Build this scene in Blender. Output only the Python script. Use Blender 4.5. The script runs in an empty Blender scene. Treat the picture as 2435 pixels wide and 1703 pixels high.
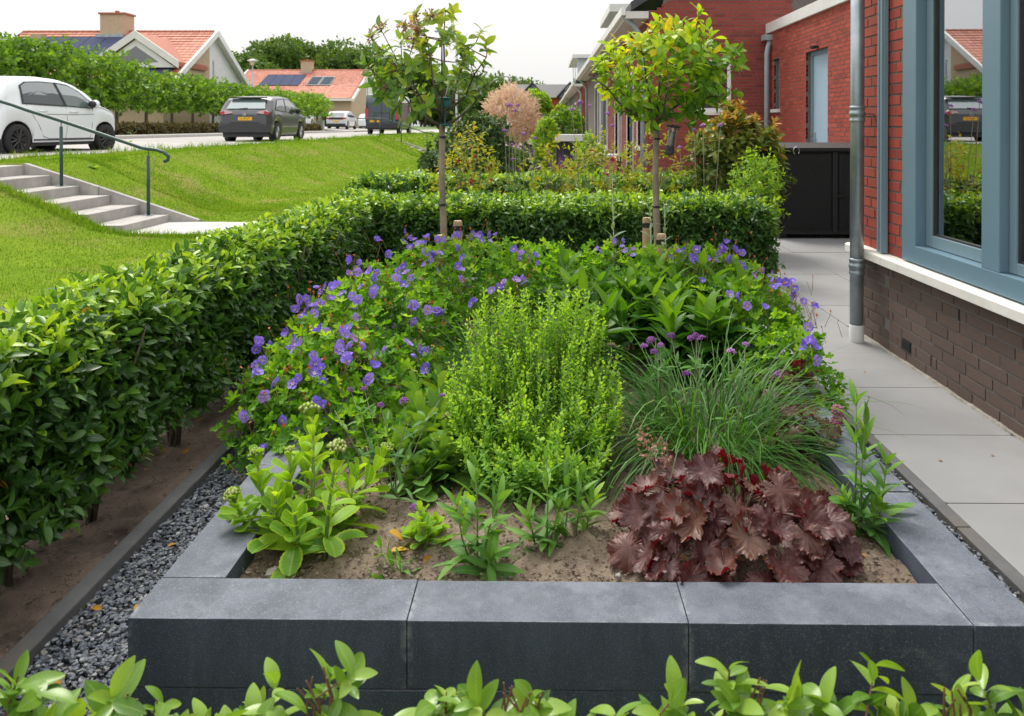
import bpy, bmesh, math, random
import numpy as np
from mathutils import Vector, Matrix

# ------------------------------------------------------------------ scene, camera, sky, sun
S = bpy.context.scene
COL = S.collection
RND = random.Random(11)
NR = np.random.default_rng(11)
rad = math.radians

F_PX, IMG_W, IMG_H = 1844.0, 2435.0, 1703.0
PPX, PPY = 1271.0, 314.75
CAM = np.array([0.0, 0.0, 1.317])
YAW = math.atan(22.0 / F_PX)
TILT = math.atan(0.008)

cam_d = bpy.data.cameras.new('camera')
cam_o = bpy.data.objects.new('camera', cam_d)
COL.objects.link(cam_o)
cam_o.location = CAM
cam_o.rotation_euler = (math.pi / 2 - TILT, 0, YAW)
cam_d.sensor_width = 36.0
cam_d.lens = F_PX / IMG_W * 36.0
cam_d.shift_x = -(PPX - IMG_W / 2) / IMG_W
cam_d.shift_y = -(IMG_H / 2 - PPY) / IMG_W
cam_d.clip_start = 0.02
cam_d.clip_end = 3000
cam_d.dof.use_dof = True
cam_d.dof.focus_distance = 3.0
cam_d.dof.aperture_fstop = 8.0
S.camera = cam_o

SUN_EL, SUN_AZ = rad(56), rad(-25)      # azimuth measured from +Y towards +X
world = bpy.data.worlds.new('World')
S.world = world
world.use_nodes = True
wn = world.node_tree
wn.nodes.clear()
sky = wn.nodes.new('ShaderNodeTexSky')
sky.sky_type = 'NISHITA'
sky.sun_disc = False
sky.sun_elevation = SUN_EL
sky.sun_rotation = SUN_AZ
sky.dust_density = 4.0
sky.air_density = 1.0
hs = wn.nodes.new('ShaderNodeHueSaturation')
hs.inputs['Saturation'].default_value = 0.12
hs.inputs['Value'].default_value = 1.0
mx = wn.nodes.new('ShaderNodeMix')
mx.data_type = 'RGBA'
mx.inputs[0].default_value = 0.86          # closed cloud sheet over the clear sky
mx.inputs[7].default_value = (9.3, 9.22, 9.05, 1)
bg = wn.nodes.new('ShaderNodeBackground')
bg.inputs['Strength'].default_value = 0.10
wo = wn.nodes.new('ShaderNodeOutputWorld')
wn.links.new(sky.outputs[0], hs.inputs['Color'])
wn.links.new(hs.outputs[0], mx.inputs[6])
# overcast luminance: the zenith is about twice as bright as the horizon
tcw = wn.nodes.new('ShaderNodeTexCoord')
sxyz = wn.nodes.new('ShaderNodeSeparateXYZ')
mrw = wn.nodes.new('ShaderNodeMapRange')
mrw.inputs[3].default_value = .44
mxm = wn.nodes.new('ShaderNodeMix'); mxm.data_type = 'RGBA'; mxm.blend_type = 'MULTIPLY'; mxm.inputs[0].default_value = 1.0
wn.links.new(tcw.outputs['Generated'], sxyz.inputs[0]); wn.links.new(sxyz.outputs[2], mrw.inputs[0])
wn.links.new(mx.outputs[2], mxm.inputs[6]); wn.links.new(mrw.outputs[0], mxm.inputs[7])
wn.links.new(mxm.outputs[2], bg.inputs['Color'])
wn.links.new(bg.outputs[0], wo.inputs['Surface'])

sun_d = bpy.data.lights.new('sun', 'SUN')
sun_o = bpy.data.objects.new('sun', sun_d)
COL.objects.link(sun_o)
sun_d.energy = 1.5
sun_d.angle = rad(24)
sun_d.color = (1.0, 0.95, 0.86)
sdir = Vector((math.sin(SUN_AZ) * math.cos(SUN_EL), math.cos(SUN_AZ) * math.cos(SUN_EL), math.sin(SUN_EL)))
sun_o.rotation_euler = (-sdir).to_track_quat('-Z', 'Y').to_euler()
sun_o.location = (-20, 30, 40)

S.view_settings.view_transform = 'Standard'
S.view_settings.look = 'None'
S.view_settings.gamma = 1.0
S.view_settings.use_curve_mapping = False
S.view_settings.exposure = 1.2

# pixel of the photograph -> point in the place
_R = np.array(cam_o.rotation_euler.to_matrix())
def ray(px, py):
    d = _R @ np.array([(px - PPX) / F_PX, -(py - PPY) / F_PX, -1.0])
    return d / np.linalg.norm(d)
def atz(px, py, z):
    d = ray(px, py); return CAM + d * ((z - CAM[2]) / d[2])
def aty(px, py, Y):
    d = ray(px, py); return CAM + d * (Y / d[1])

# ------------------------------------------------------------------ helpers
def nrm(a):
    return a / np.maximum(np.linalg.norm(a, axis=-1, keepdims=True), 1e-9)

def wloc(o):
    v = np.zeros(3)
    while o is not None:
        v += np.array(o.location); o = o.parent
    return v

def props(o, label=None, cat=None, group=None, kind=None):
    if label: o['label'] = label
    if cat: o['category'] = cat
    if group: o['group'] = group
    if kind: o['kind'] = kind
    return o

def thing(name, loc, label, cat, group=None, rz=0.0):
    o = bpy.data.objects.new(name, None)
    COL.objects.link(o)
    o.location = loc
    o.rotation_euler = (0, 0, rz)
    o.empty_display_size = 0.1
    return props(o, label, cat, group)

def np_mesh(name, V, T, mat=None, lf=None, smooth=False):
    me = bpy.data.meshes.new(name)
    V = np.ascontiguousarray(V, dtype=np.float32); T = np.ascontiguousarray(T, dtype=np.int32)
    me.vertices.add(len(V)); me.vertices.foreach_set('co', V.ravel())
    me.loops.add(T.size); me.loops.foreach_set('vertex_index', T.ravel())
    me.polygons.add(len(T))
    me.polygons.foreach_set('loop_start', np.arange(0, T.size, 3, dtype=np.int32))
    me.polygons.foreach_set('use_smooth', np.full(len(T), bool(smooth)))
    if lf is not None:
        a = me.attributes.new('lf', 'FLOAT_COLOR', 'POINT')
        c = np.ones((len(V), 4), dtype=np.float32); c[:, :3] = lf
        a.data.foreach_set('color', c.ravel())
    me.update(calc_edges=True)
    if mat: me.materials.append(mat)
    return me

class MB:
    """collects triangles in world space (or in the thing's own space)"""
    def __init__(self): self.V = []; self.T = []; self.n = 0
    def add(self, V, T):
        V = np.asarray(V, float); T = np.asarray(T, int)
        self.V.append(V); self.T.append(T + self.n); self.n += len(V); return self
    def box(self, x0, x1, y0, y1, z0, z1):
        V = [(x, y, z) for z in (z0, z1) for y in (y0, y1) for x in (x0, x1)]
        q = [(0, 2, 3, 1), (4, 5, 7, 6), (0, 1, 5, 4), (2, 6, 7, 3), (0, 4, 6, 2), (1, 3, 7, 5)]
        return self.add(V, [t for a, b, c, d in q for t in ((a, b, c), (a, c, d))])
    def quads(self, V, Q):
        return self.add(V, [t for q in Q for t in ([(q[0], q[1], q[2]), (q[0], q[2], q[3])] if len(q) == 4 else [tuple(q)])])
    def grid(self, P):
        """P: (n,m,3) array of points"""
        n, m = P.shape[:2]; i = np.arange(n * m).reshape(n, m)
        a, b, c, d = i[:-1, :-1].ravel(), i[1:, :-1].ravel(), i[1:, 1:].ravel(), i[:-1, 1:].ravel()
        return self.add(P.reshape(-1, 3), np.concatenate([np.stack([a, b, c], 1), np.stack([a, c, d], 1)]))
    def tube(self, pts, r, sides=8, cap=True):
        pts = np.asarray(pts, float); n = len(pts)
        r = np.full(n, r, float) if np.isscalar(r) else np.asarray(r, float)
        tg = nrm(np.gradient(pts, axis=0))
        up = np.array([0.0, 0.0, 1.0]) if abs(tg[0][2]) < 0.9 else np.array([1.0, 0, 0])
        A = np.arange(sides) / sides * 2 * np.pi
        rings = []
        for i in range(n):
            x = nrm(np.cross(up, tg[i])); y = np.cross(tg[i], x); up = y if abs(np.dot(y, tg[i])) < .5 else up
            rings.append(pts[i] + r[i] * (np.cos(A)[:, None] * x + np.sin(A)[:, None] * y))
            up = np.cross(tg[i], x) if True else up
        V = np.concatenate(rings); T = []
        for i in range(n - 1):
            for k in range(sides):
                a = i * sides + k; b = i * sides + (k + 1) % sides
                T += [(a, b, b + sides), (a, b + sides, a + sides)]
        if cap:
            V = np.concatenate([V, pts[:1], pts[-1:]]); c0 = n * sides; c1 = c0 + 1
            for k in range(sides):
                T.append((c0, (k + 1) % sides, k)); T.append((c1, (n - 1) * sides + k, (n - 1) * sides + (k + 1) % sides))
        return self.add(V, T)
    def lathe(self, prof, c=(0, 0, 0), sides=16, axis='z'):
        A = np.arange(sides) / sides * 2 * np.pi; V = []; T = []
        for r, h in prof:
            for a in A:
                p = (r * math.cos(a), r * math.sin(a), h)
                V.append(p if axis == 'z' else ((h, p[0], p[1]) if axis == 'x' else (p[0], h, p[1])))
        for i in range(len(prof) - 1):
            for k in range(sides):
                a = i * sides + k; b = i * sides + (k + 1) % sides
                T += [(a, b, b + sides), (a, b + sides, a + sides)]
        return self.add(np.array(V) + np.array(c), T)
    def prism(self, poly, h0, h1, plane='xz'):
        """poly in a plane, extruded along the third axis"""
        n = len(poly); V = []
        for h in (h0, h1):
            for a, b in poly:
                V.append({'xz': (a, h, b), 'yz': (h, a, b), 'xy': (a, b, h)}[plane])
        T = [(i, (i + 1) % n, (i + 1) % n + n) for i in range(n)] + [(i, (i + 1) % n + n, i + n) for i in range(n)]
        from mathutils.geometry import tessellate_polygon
        for t in tessellate_polygon([[Vector((a, b, 0)) for a, b in poly]]):
            T.append(tuple(t)); T.append(tuple(x + n for x in reversed(t)))
        return self.add(V, T)
    def build(self, name, mat, parent=None, local=False, smooth=False, bevel=0.0, kind=None, label=None, cat=None, group=None, lf=None):
        V = np.concatenate(self.V); T = np.concatenate(self.T)
        org = np.zeros(3)
        if parent is not None and not local: org = wloc(parent)
        elif parent is None:
            org = np.array([(V[:, 0].min() + V[:, 0].max()) / 2, (V[:, 1].min() + V[:, 1].max()) / 2, V[:, 2].min()])
        me = np_mesh(name, V - org, T, mat, lf, smooth)
        bm = bmesh.new(); bm.from_mesh(me)
        bmesh.ops.remove_doubles(bm, verts=bm.verts, dist=1e-5) if bevel else None
        bmesh.ops.recalc_face_normals(bm, faces=bm.faces)
        if bevel:
            bmesh.ops.dissolve_limit(bm, angle_limit=0.02, verts=bm.verts, edges=bm.edges)
            bmesh.ops.bevel(bm, geom=[e for e in bm.edges if len(e.link_faces) == 2 and e.calc_face_angle(0) > 0.5], offset=bevel, segments=2, affect='EDGES', profile=0.6)
        bm.to_mesh(me); bm.free()
        o = bpy.data.objects.new(name, me); COL.objects.link(o)
        if parent is not None: o.parent = parent
        else: o.location = org
        return props(o, label, cat, group, kind)

# ------------------------------------------------------------------ materials
def new_mat(name):
    m = bpy.data.materials.new(name); m.use_nodes = True
    nt = m.node_tree; nt.nodes.clear()
    out = nt.nodes.new('ShaderNodeOutputMaterial')
    return m, nt, out

def nd(nt, typ, **kw):
    n = nt.nodes.new(typ)
    for k, v in kw.items():
        if k.startswith('i_'): n.inputs[k[2:].replace('_', ' ')].default_value = v
        else: setattr(n, k, v)
    return n

def mixc(nt, fac, a, b, blend='MIX'):
    n = nt.nodes.new('ShaderNodeMix'); n.data_type = 'RGBA'; n.blend_type = blend
    for i, v in ((0, fac), (6, a), (7, b)):
        if hasattr(v, 'links'): nt.links.new(v, n.inputs[i])
        elif isinstance(v, (int, float)): n.inputs[i].default_value = v
        else: n.inputs[i].default_value = (*v[:3], 1)
    return n.outputs[2]

def ramp(nt, src, lo, hi, a=0.0, b=1.0):
    n = nt.nodes.new('ShaderNodeMapRange'); nt.links.new(src, n.inputs[0])
    n.inputs[1].default_value = lo; n.inputs[2].default_value = hi; n.inputs[3].default_value = a; n.inputs[4].default_value = b
    return n.outputs[0]

def noise(nt, scale, detail=4, rough=0.6, coord='Object', vec=None, stretch=None):
    n = nt.nodes.new('ShaderNodeTexNoise'); n.inputs['Scale'].default_value = scale
    n.inputs['Detail'].default_value = detail; n.inputs['Roughness'].default_value = rough
    if coord == 'World':
        g = nt.nodes.new('ShaderNodeNewGeometry'); src = g.outputs['Position']
    else:
        c = nt.nodes.new('ShaderNodeTexCoord'); src = c.outputs[coord]
    if stretch:
        mp = nt.nodes.new('ShaderNodeMapping'); mp.inputs['Scale'].default_value = stretch
        nt.links.new(src, mp.inputs[0]); src = mp.outputs[0]
    nt.links.new(src, n.inputs['Vector'])
    return n.outputs[0]

def surf(name, c1, c2=None, rough=0.7, scale=6.0, bump=0.0, bscale=60.0, metal=0.0, spec=0.5, c3=None, scale3=1.5, coat=0.0, lfvar=None, stretch=None, lo=.35, hi=.65, bdist=0.01):
    """general procedural surface: two tones mixed by noise, an optional third tone in larger patches, fine relief"""
    m, nt, out = new_mat(name)
    b = nd(nt, 'ShaderNodeBsdfPrincipled')
    b.inputs['Roughness'].default_value = rough; b.inputs['Metallic'].default_value = metal
    b.inputs['Specular IOR Level'].default_value = spec
    b.inputs['Coat Weight'].default_value = coat; b.inputs['Coat Roughness'].default_value = 0.05
    col = None
    if c2 is None: c2 = tuple(v * 0.85 for v in c1)
    f = ramp(nt, noise(nt, scale, 5, 0.65, 'World', stretch=stretch), lo, hi)
    col = mixc(nt, f, c1, c2)
    if c3 is not None:
        f3 = ramp(nt, noise(nt, scale3, 4, 0.6, 'World'), 0.5, 0.7)
        col = mixc(nt, f3, col, c3)
    if lfvar:
        at = nd(nt, 'ShaderNodeAttribute', attribute_name='lf')
        sp = nd(nt, 'ShaderNodeSeparateColor'); nt.links.new(at.outputs['Color'], sp.inputs[0])
        v = nd(nt, 'ShaderNodeValToRGB'); nt.links.new(sp.outputs[0], v.inputs[0])
        cr = v.color_ramp
        cr.elements[0].color = (*lfvar[0], 1); cr.elements[1].color = (*lfvar[-1], 1)
        for i, c in enumerate(lfvar[1:-1]):
            e = cr.elements.new((i + 1) / (len(lfvar) - 1)); e.color = (*c, 1)
        col = mixc(nt, 0.75, col, v.outputs[0])
        col = mixc(nt, ramp(nt, noise(nt, bscale * .5, 4, .7, 'World'), .35, .8, 0, .28), col, (0, 0, 0), 'MIX') if bump else col
    nt.links.new(col, b.inputs['Base Color'])
    if bump:
        bp = nd(nt, 'ShaderNodeBump'); bp.inputs['Strength'].default_value = bump; bp.inputs['Distance'].default_value = bdist
        nt.links.new(noise(nt, bscale, 6, 0.7, 'World', stretch=stretch), bp.inputs['Height']); nt.links.new(bp.outputs[0], b.inputs['Normal'])
    nt.links.new(b.outputs[0], out.inputs[0])
    return m

def leafmat(name, cols, trans=0.35, rough=0.4, vein=0.5, veincol=None, back=None, tcol=None, spec=0.24, edge=None, blot=None):
    """leaf: colour runs through cols with the leaf's own tone, pale midrib, light shining through"""
    m, nt, out = new_mat(name)
    at = nd(nt, 'ShaderNodeAttribute', attribute_name='lf')
    sp = nd(nt, 'ShaderNodeSeparateColor'); nt.links.new(at.outputs['Color'], sp.inputs[0])
    v = nd(nt, 'ShaderNodeValToRGB'); nt.links.new(sp.outputs[0], v.inputs[0])
    cr = v.color_ramp; cr.elements[0].color = (*cols[0], 1); cr.elements[1].color = (*cols[-1], 1)
    for i, c in enumerate(cols[1:-1]):
        e = cr.elements.new((i + 1) / (len(cols) - 1)); e.color = (*c, 1)
    col = v.outputs[0]
    n1 = noise(nt, 45, 3, .6, 'World')
    col = mixc(nt, ramp(nt, n1, .3, .7, 0, .35), col, mixc(nt, 1.0, col, (.55, .6, .5), 'MULTIPLY'))
    if blot is not None:
        col = mixc(nt, ramp(nt, noise(nt, 60, 5, .75, 'World'), .45, .62, 0, .62), col, blot)
    if vein > 0:
        vc = veincol or tuple(min(1, x * 1.6 + .03) for x in cols[-1])
        col = mixc(nt, ramp(nt, sp.outputs[1], 0.0, 0.16, vein, 0.0), col, vc)
    if vein > 0:      # side veins running from the midrib, and a few blemishes
        ma = nd(nt, 'ShaderNodeMath', operation='MULTIPLY'); nt.links.new(sp.outputs[2], ma.inputs[0]); ma.inputs[1].default_value = 62.0
        mb = nd(nt, 'ShaderNodeMath', operation='MULTIPLY'); nt.links.new(sp.outputs[1], mb.inputs[0]); mb.inputs[1].default_value = 14.0
        mc = nd(nt, 'ShaderNodeMath', operation='SUBTRACT'); nt.links.new(ma.outputs[0], mc.inputs[0]); nt.links.new(mb.outputs[0], mc.inputs[1])
        ms_ = nd(nt, 'ShaderNodeMath', operation='SINE'); nt.links.new(mc.outputs[0], ms_.inputs[0])
        col = mixc(nt, ramp(nt, ms_.outputs[0], .55, 1.0, 0, .30), col, mixc(nt, 1.0, col, (1.5, 1.45, 1.3), 'MULTIPLY'))
        col = mixc(nt, ramp(nt, noise(nt, 160, 2, .5, 'World'), .70, .78, 0, .6), col, (.16, .12, .04))
    if edge is not None:
        col = mixc(nt, ramp(nt, sp.outputs[1], 0.72, 1.0, 0.0, .8), col, edge)
    if back is not None:
        g = nd(nt, 'ShaderNodeNewGeometry')
        col = mixc(nt, g.outputs['Backfacing'], col, back)
    b = nd(nt, 'ShaderNodeBsdfPrincipled')
    b.inputs['Roughness'].default_value = rough; b.inputs['Specular IOR Level'].default_value = spec
    nt.links.new(col, b.inputs['Base Color'])
    t = nd(nt, 'ShaderNodeBsdfTranslucent')
    tc = mixc(nt, 1.0, col, tcol or (1.7, 1.55, .55), 'MULTIPLY')
    nt.links.new(tc, t.inputs[0])
    ms = nd(nt, 'ShaderNodeMixShader'); ms.inputs[0].default_value = trans
    nt.links.new(b.outputs[0], ms.inputs[1]); nt.links.new(t.outputs[0], ms.inputs[2])
    nt.links.new(ms.outputs[0], out.inputs[0])
    return m

def glassmat(name, tint=(.9, .95, .95), refl=0.0, dark=None):
    m, nt, out = new_mat(name)
    gl = nd(nt, 'ShaderNodeBsdfGlossy'); gl.inputs['Roughness'].default_value = 0.015; gl.inputs[0].default_value = (.95, .97, 1, 1)
    fr = nd(nt, 'ShaderNodeFresnel'); fr.inputs[0].default_value = 1.55
    if dark is None:
        tr = nd(nt, 'ShaderNodeBsdfTransparent'); tr.inputs[0].default_value = (*tint, 1)
    else:
        tr = nd(nt, 'ShaderNodeBsdfPrincipled'); tr.inputs['Base Color'].default_value = (*dark, 1); tr.inputs['Roughness'].default_value = .1
    ms = nd(nt, 'ShaderNodeMixShader')
    nt.links.new(ramp(nt, fr.outputs[0], 0, 1, refl, 1), ms.inputs[0])
    nt.links.new(tr.outputs[0], ms.inputs[1]); nt.links.new(gl.outputs[0], ms.inputs[2])
    nt.links.new(ms.outputs[0], out.inputs[0])
    return m

# ------------------------------------------------------------------ piece templates (unit size) and scattering
class Tpl:
    def __init__(self, V, T, lf=None, smooth=True):
        self.V = np.asarray(V, float); self.T = np.asarray(T, int)
        self.lf = np.zeros((len(self.V), 3)) if lf is None else np.asarray(lf, float)
        self.smooth = smooth; self.cache = {}

def grid_T(n, m):
    i = np.arange(n * m).reshape(n, m)
    a, b, c, d = i[:-1, :-1].ravel(), i[:-1, 1:].ravel(), i[1:, 1:].ravel(), i[1:, :-1].ravel()
    return np.concatenate([np.stack([a, b, c], 1), np.stack([a, c, d], 1)])

def leaf_tpl(W=0.4, rows=5, fold=0.2, curl=0.2, shape='ellip', serr=0.0, twist=0.0, stalk=0.0, wave=0.0):
    t = np.linspace(0, 1, rows)
    if shape == 'ellip': w = np.sin(np.pi * np.clip(t, .02, .99) ** .9) ** .66
    elif shape == 'lance': w = (t + .02) ** .55 * (1.0 - t + .004) ** .85; w = w / w.max()
    elif shape == 'obov': w = (t + .06) ** .9 * (1.02 - t) ** .35; w = w / w.max()
    elif shape == 'ovate': w = (t + .03) ** .45 * (1.01 - t) ** .6; w = w / w.max()
    else: w = 1 - t * .9
    w = w * W * .5
    if serr: w = w * (1 - serr * (np.arange(rows) % 2))
    V = []; L = []
    for i in range(rows):
        for s in (-1, 0, 1):
            x = s * w[i]
            V.append((x, t[i] * (1 - .12 * curl * t[i]), fold * abs(x) - curl * t[i] ** 2 * .5 + wave * math.sin(i * 2.1 + s) * abs(s) + twist * x * t[i]))
            L.append((0, abs(s), t[i]))
    return Tpl(V, grid_T(rows, 3), L)

def fan_tpl(lobes=5, depth=0.5, teeth=3, tdepth=.12, span=150, rings=2, cup=.15, ruffle=.05, n=None, seed=0):
    rg = random.Random(seed)
    n = n or lobes * (4 if teeth else 2) + 1
    th = np.linspace(-rad(span), rad(span), n); V = [(0, 0, 0)]; L = [(0, 0, 0)]
    u = (th / rad(span) + 1) / 2 * lobes
    lob = np.abs(np.sin(np.pi * u))
    r1 = (1 - depth) + depth * lob ** .8
    r1 = r1 * (1 - tdepth * (np.arange(n) % 2)) * (1 - .22 * np.abs(th) / rad(span))
    for k in range(1, rings + 1):
        f = k / rings
        for i in range(n):
            r = (f * (1 - (1 - r1[i]) * f))
            z = cup * f * f + ruffle * f * f * f * math.sin(th[i] * 5.3 + seed) + ruffle * f * f * rg.uniform(-.7, .7)
            V.append((r * math.sin(th[i]) * .55, .1 + r * math.cos(th[i]) * .55, z)); L.append((0, min(1, abs(((u[i] % 1) - .5)) * 2), f))
    T = []
    for i in range(n - 1): T.append((0, 2 + i, 1 + i))
    for k in range(rings - 1):
        for i in range(n - 1):
            a = 1 + k * n + i; b = a + n; T += [(a, a + 1, b + 1), (a, b + 1, b)]
    return Tpl(V, T, L)

def flower_tpl(petals=5, cup=.35, wid=36, notch=.06, seed=0):
    rg = random.Random(seed); V = []; T = []; L = []
    for p in range(petals):
        a0 = p / petals * 2 * math.pi + rg.uniform(-.06, .06); n0 = len(V); cz = cup + rg.uniform(-.15, .15)
        for r, hw in ((.06, .25), (.4, .62), (.75, 1.0), (.97, .72)):
            for s in (-1, -.5, 0, .5, 1):
                a = a0 + s * hw * rad(wid); rr = r * (1 - (notch if s == 0 and r > .9 else 0)) * (1 - .08 * abs(s) * (r > .7))
                V.append((rr * math.cos(a) * .5, rr * math.sin(a) * .5, cz * r * r * .5 + .03 * abs(s) * r)); L.append((0, abs(s), r))
        T += [tuple(int(x) + n0 for x in t) for t in grid_T(4, 5)]
    return Tpl(V, T, L)

def octa(c, r, V, T, L, lv):
    n = len(V)
    for d in ((1, 0, 0), (-1, 0, 0), (0, 1, 0), (0, -1, 0), (0, 0, 1), (0, 0, -1)):
        V.append(tuple(c[i] + r * d[i] for i in range(3))); L.append((0, lv, max(0, d[2])))
    for a, b, c_ in ((0, 2, 4), (2, 1, 4), (1, 3, 4), (3, 0, 4), (2, 0, 5), (1, 2, 5), (3, 1, 5), (0, 3, 5)): T.append((a + n, b + n, c_ + n))

def head_tpl(n=26, flat=.6, r=.13, seed=0):
    rg = random.Random(seed); V = []; T = []; L = []
    for i in range(n):
        f = math.sqrt((i + .5) / n); a = i * 2.39996
        octa((f * .45 * math.cos(a), f * .45 * math.sin(a), flat * (1 - f * f) * .5 + rg.uniform(-.05, .05)), r * rg.uniform(.7, 1.2), V, T, L, rg.random())
    return Tpl(V, T, L)

def blade_tpl(segs=8, bend=1.0, w=.012, seed=0):
    rg = random.Random(seed); V = []; L = []; y = z = 0.0; a = math.pi / 2 * .98
    sw = rg.uniform(-.15, .15)
    for i in range(segs + 1):
        t = i / segs; ww = w * (1 - t) ** .6 * (.6 + .4 * min(1, t * 4)) + .0006
        V += [(-ww + sw * t * t, y, z + ww * .4), (ww + sw * t * t, y, z + ww * .4)]; L += [(0, .5, t), (0, .5, t)]
        y += math.cos(a) / segs; z += math.sin(a) / segs; a -= bend / segs * (.4 + 1.2 * t)
    return Tpl(V, grid_T(segs + 1, 2), L)

def box_tpl(bev=0.0):
    bm = bmesh.new(); bmesh.ops.create_cube(bm, size=1.0)
    if bev: bmesh.ops.bevel(bm, geom=bm.edges[:], offset=bev, segments=1, affect='EDGES')
    bmesh.ops.triangulate(bm, faces=bm.faces[:])
    V = [v.co[:] for v in bm.verts]; T = [[v.index for v in f.verts] for f in bm.faces]; bm.free()
    return Tpl(V, T, None, smooth=False)

def frames(P, D, N, s, sx=None, sz=None):
    D = nrm(D); X = nrm(np.cross(D, N)); Z = np.cross(X, D)
    M = np.zeros((len(P), 4, 4)); s = np.broadcast_to(s, (len(P),))
    sx = s if sx is None else np.broadcast_to(sx, (len(P),)); sz = s if sz is None else np.broadcast_to(sz, (len(P),))
    M[:, :3, 0] = X * sx[:, None]; M[:, :3, 1] = D * s[:, None]; M[:, :3, 2] = Z * sz[:, None]; M[:, :3, 3] = P; M[:, 3, 3] = 1
    return M

BINS = 6
def scatter(parent, name, tpls, M, mat, var=None, choice=None, limit=300, rank=None, rest='foliage', local=False):
    """pieces of a thing: the ones that show largest become parts of their own, the rest one joined part"""
    n = len(M)
    if n == 0: return
    if not isinstance(tpls, (list, tuple)): tpls = [tpls]
    if choice is None: choice = NR.integers(0, len(tpls), n)
    var = np.zeros(n) if var is None else np.clip(var, 0, 1)
    vb = np.round(var * (BINS - 1)).astype(int)
    org = np.zeros(3) if (local or parent is None) else wloc(parent)
    if rank is None: rank = np.linalg.norm(M[:, :3, 3] - CAM, axis=1)
    order = np.argsort(rank)
    for i in order[:limit]:
        tp = tpls[choice[i]]; key = (vb[i], mat.name)
        if key not in tp.cache:
            lf = tp.lf.copy(); lf[:, 0] = vb[i] / (BINS - 1)
            tp.cache[key] = np_mesh(name, tp.V, tp.T, mat, lf, tp.smooth)
        o = bpy.data.objects.new(name, tp.cache[key]); COL.objects.link(o)
        o.parent = parent
        m = M[i].copy(); m[:3, 3] -= org
        o.matrix_basis = Matrix(m.tolist())
    r = order[limit:]
    if len(r) == 0: return
    Vs, Ts, Ls = [], [], []; base = 0; sm = True
    for k, tp in enumerate(tpls):
        idx = r[choice[r] == k]
        if len(idx) == 0: continue
        m = M[idx]; nv = len(tp.V); sm = tp.smooth
        V = np.einsum('nij,vj->nvi', m[:, :3, :3], tp.V) + (m[:, None, :3, 3] - org)
        T = tp.T[None] + (np.arange(len(idx)) * nv)[:, None, None] + base
        L = np.broadcast_to(tp.lf[None], (len(idx), nv, 3)).copy(); L[:, :, 0] = (vb[idx] / (BINS - 1))[:, None]
        Vs.append(V.reshape(-1, 3)); Ts.append(T.reshape(-1, 3)); Ls.append(L.reshape(-1, 3)); base += nv * len(idx)
    me = np_mesh(rest, np.concatenate(Vs), np.concatenate(Ts), mat, np.concatenate(Ls), sm)
    o = bpy.data.objects.new(rest, me); COL.objects.link(o); o.parent = parent; o['kind'] = 'stuff'
    return o

def shoots(P, D, length, K, L, tilt0=1.2, tilt1=.5, droop=.1, jit=.25, lvar=.25, grow=-.3, pair=False):
    """leaves set round shoots: P,D (n,3), returns frames, position along shoot, shoot index"""
    n = len(P); D = nrm(D); length = np.broadcast_to(length, (n,)); L = np.broadcast_to(L, (n,))
    ref = np.where(np.abs(D[:, 2:3]) < .9, np.array([[0, 0, 1.0]]), np.array([[1.0, 0, 0]]))
    U = nrm(np.cross(D, ref)); W = np.cross(D, U); Ms, ts, ids = [], [], []
    ph = NR.uniform(0, 6.28, n)
    for k in range(K):
        t = (k + .5) / K if not pair else ((k // 2) + .5) / ((K + 1) // 2)
        az = (ph + k * 2.39996 + NR.normal(0, .3, n)) if not pair else (ph + (k // 2) * 1.5708 + (k % 2) * 3.14159 + NR.normal(0, .15, n))
        tl = tilt0 + (tilt1 - tilt0) * t + NR.normal(0, jit, n)
        radl = np.cos(az)[:, None] * U + np.sin(az)[:, None] * W
        d = D * np.cos(tl)[:, None] + radl * np.sin(tl)[:, None]; d[:, 2] -= droop * NR.uniform(.3, 1.7, n); d = nrm(d)
        N = D * np.sin(tl)[:, None] - radl * np.cos(tl)[:, None] + NR.normal(0, .12, (n, 3))
        s = L * (1 + grow * (t - .5) * 2 * .5) * NR.uniform(1 - lvar, 1 + lvar, n)
        Ms.append(frames(P + D * (length * t)[:, None], d, N, s)); ts.append(np.full(n, t)); ids.append(np.arange(n))
    return np.concatenate(Ms), np.concatenate(ts), np.concatenate(ids)

# ------------------------------------------------------------------ surfaces
M_ground = surf('meadow', (.10, .16, .03), (.07, .12, .025), .9, 3, .4, 40)
M_lawn = surf('lawn', (.16, .235, .025), (.11, .185, .018), .95, 2.2, .5, 120, c3=(.24, .22, .075), scale3=1.1, spec=0.0)
M_road = surf('road', (.36, .34, .33), (.31, .295, .285), .85, 1.2, .3, 90, c3=(.27, .26, .255), scale3=.25)
M_conc = surf('concrete', (.42, .40, .38), (.33, .315, .30), .9, 5, .4, 60, c3=(.28, .265, .25), scale3=2.2)
M_slab = surf('paving_slab', (.46, .44, .42), (.43, .415, .40), .85, 4, .2, 80)
M_tile = surf('patio_tile', (.27, .27, .278), (.245, .245, .252), .62, 2.2, .08, 160, c3=(.215, .214, .218), scale3=.9)
M_joint = surf('joint_sand', (.12, .11, .10), (.08, .075, .07), .95, 20, .4, 90)
M_edging = surf('edging', (.125, .123, .128), (.085, .084, .088), .75, 8, .4, 150, c3=(.12, .105, .09), scale3=3)
M_soil = surf('soil', (.47, .365, .272), (.29, .22, .162), .98, 5, 1.0, 75, c3=(.20, .15, .11), scale3=3.5, bdist=.03)
M_soil2 = surf('garden_soil', (.36, .26, .205), (.21, .15, .118), .98, 8, 1.0, 60, c3=(.06, .042, .033), scale3=3.5, bdist=.03)
M_gravelbed = surf('gravel_bed', (.05, .053, .06), (.03, .032, .038), .9, 60, .8, 90)
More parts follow.
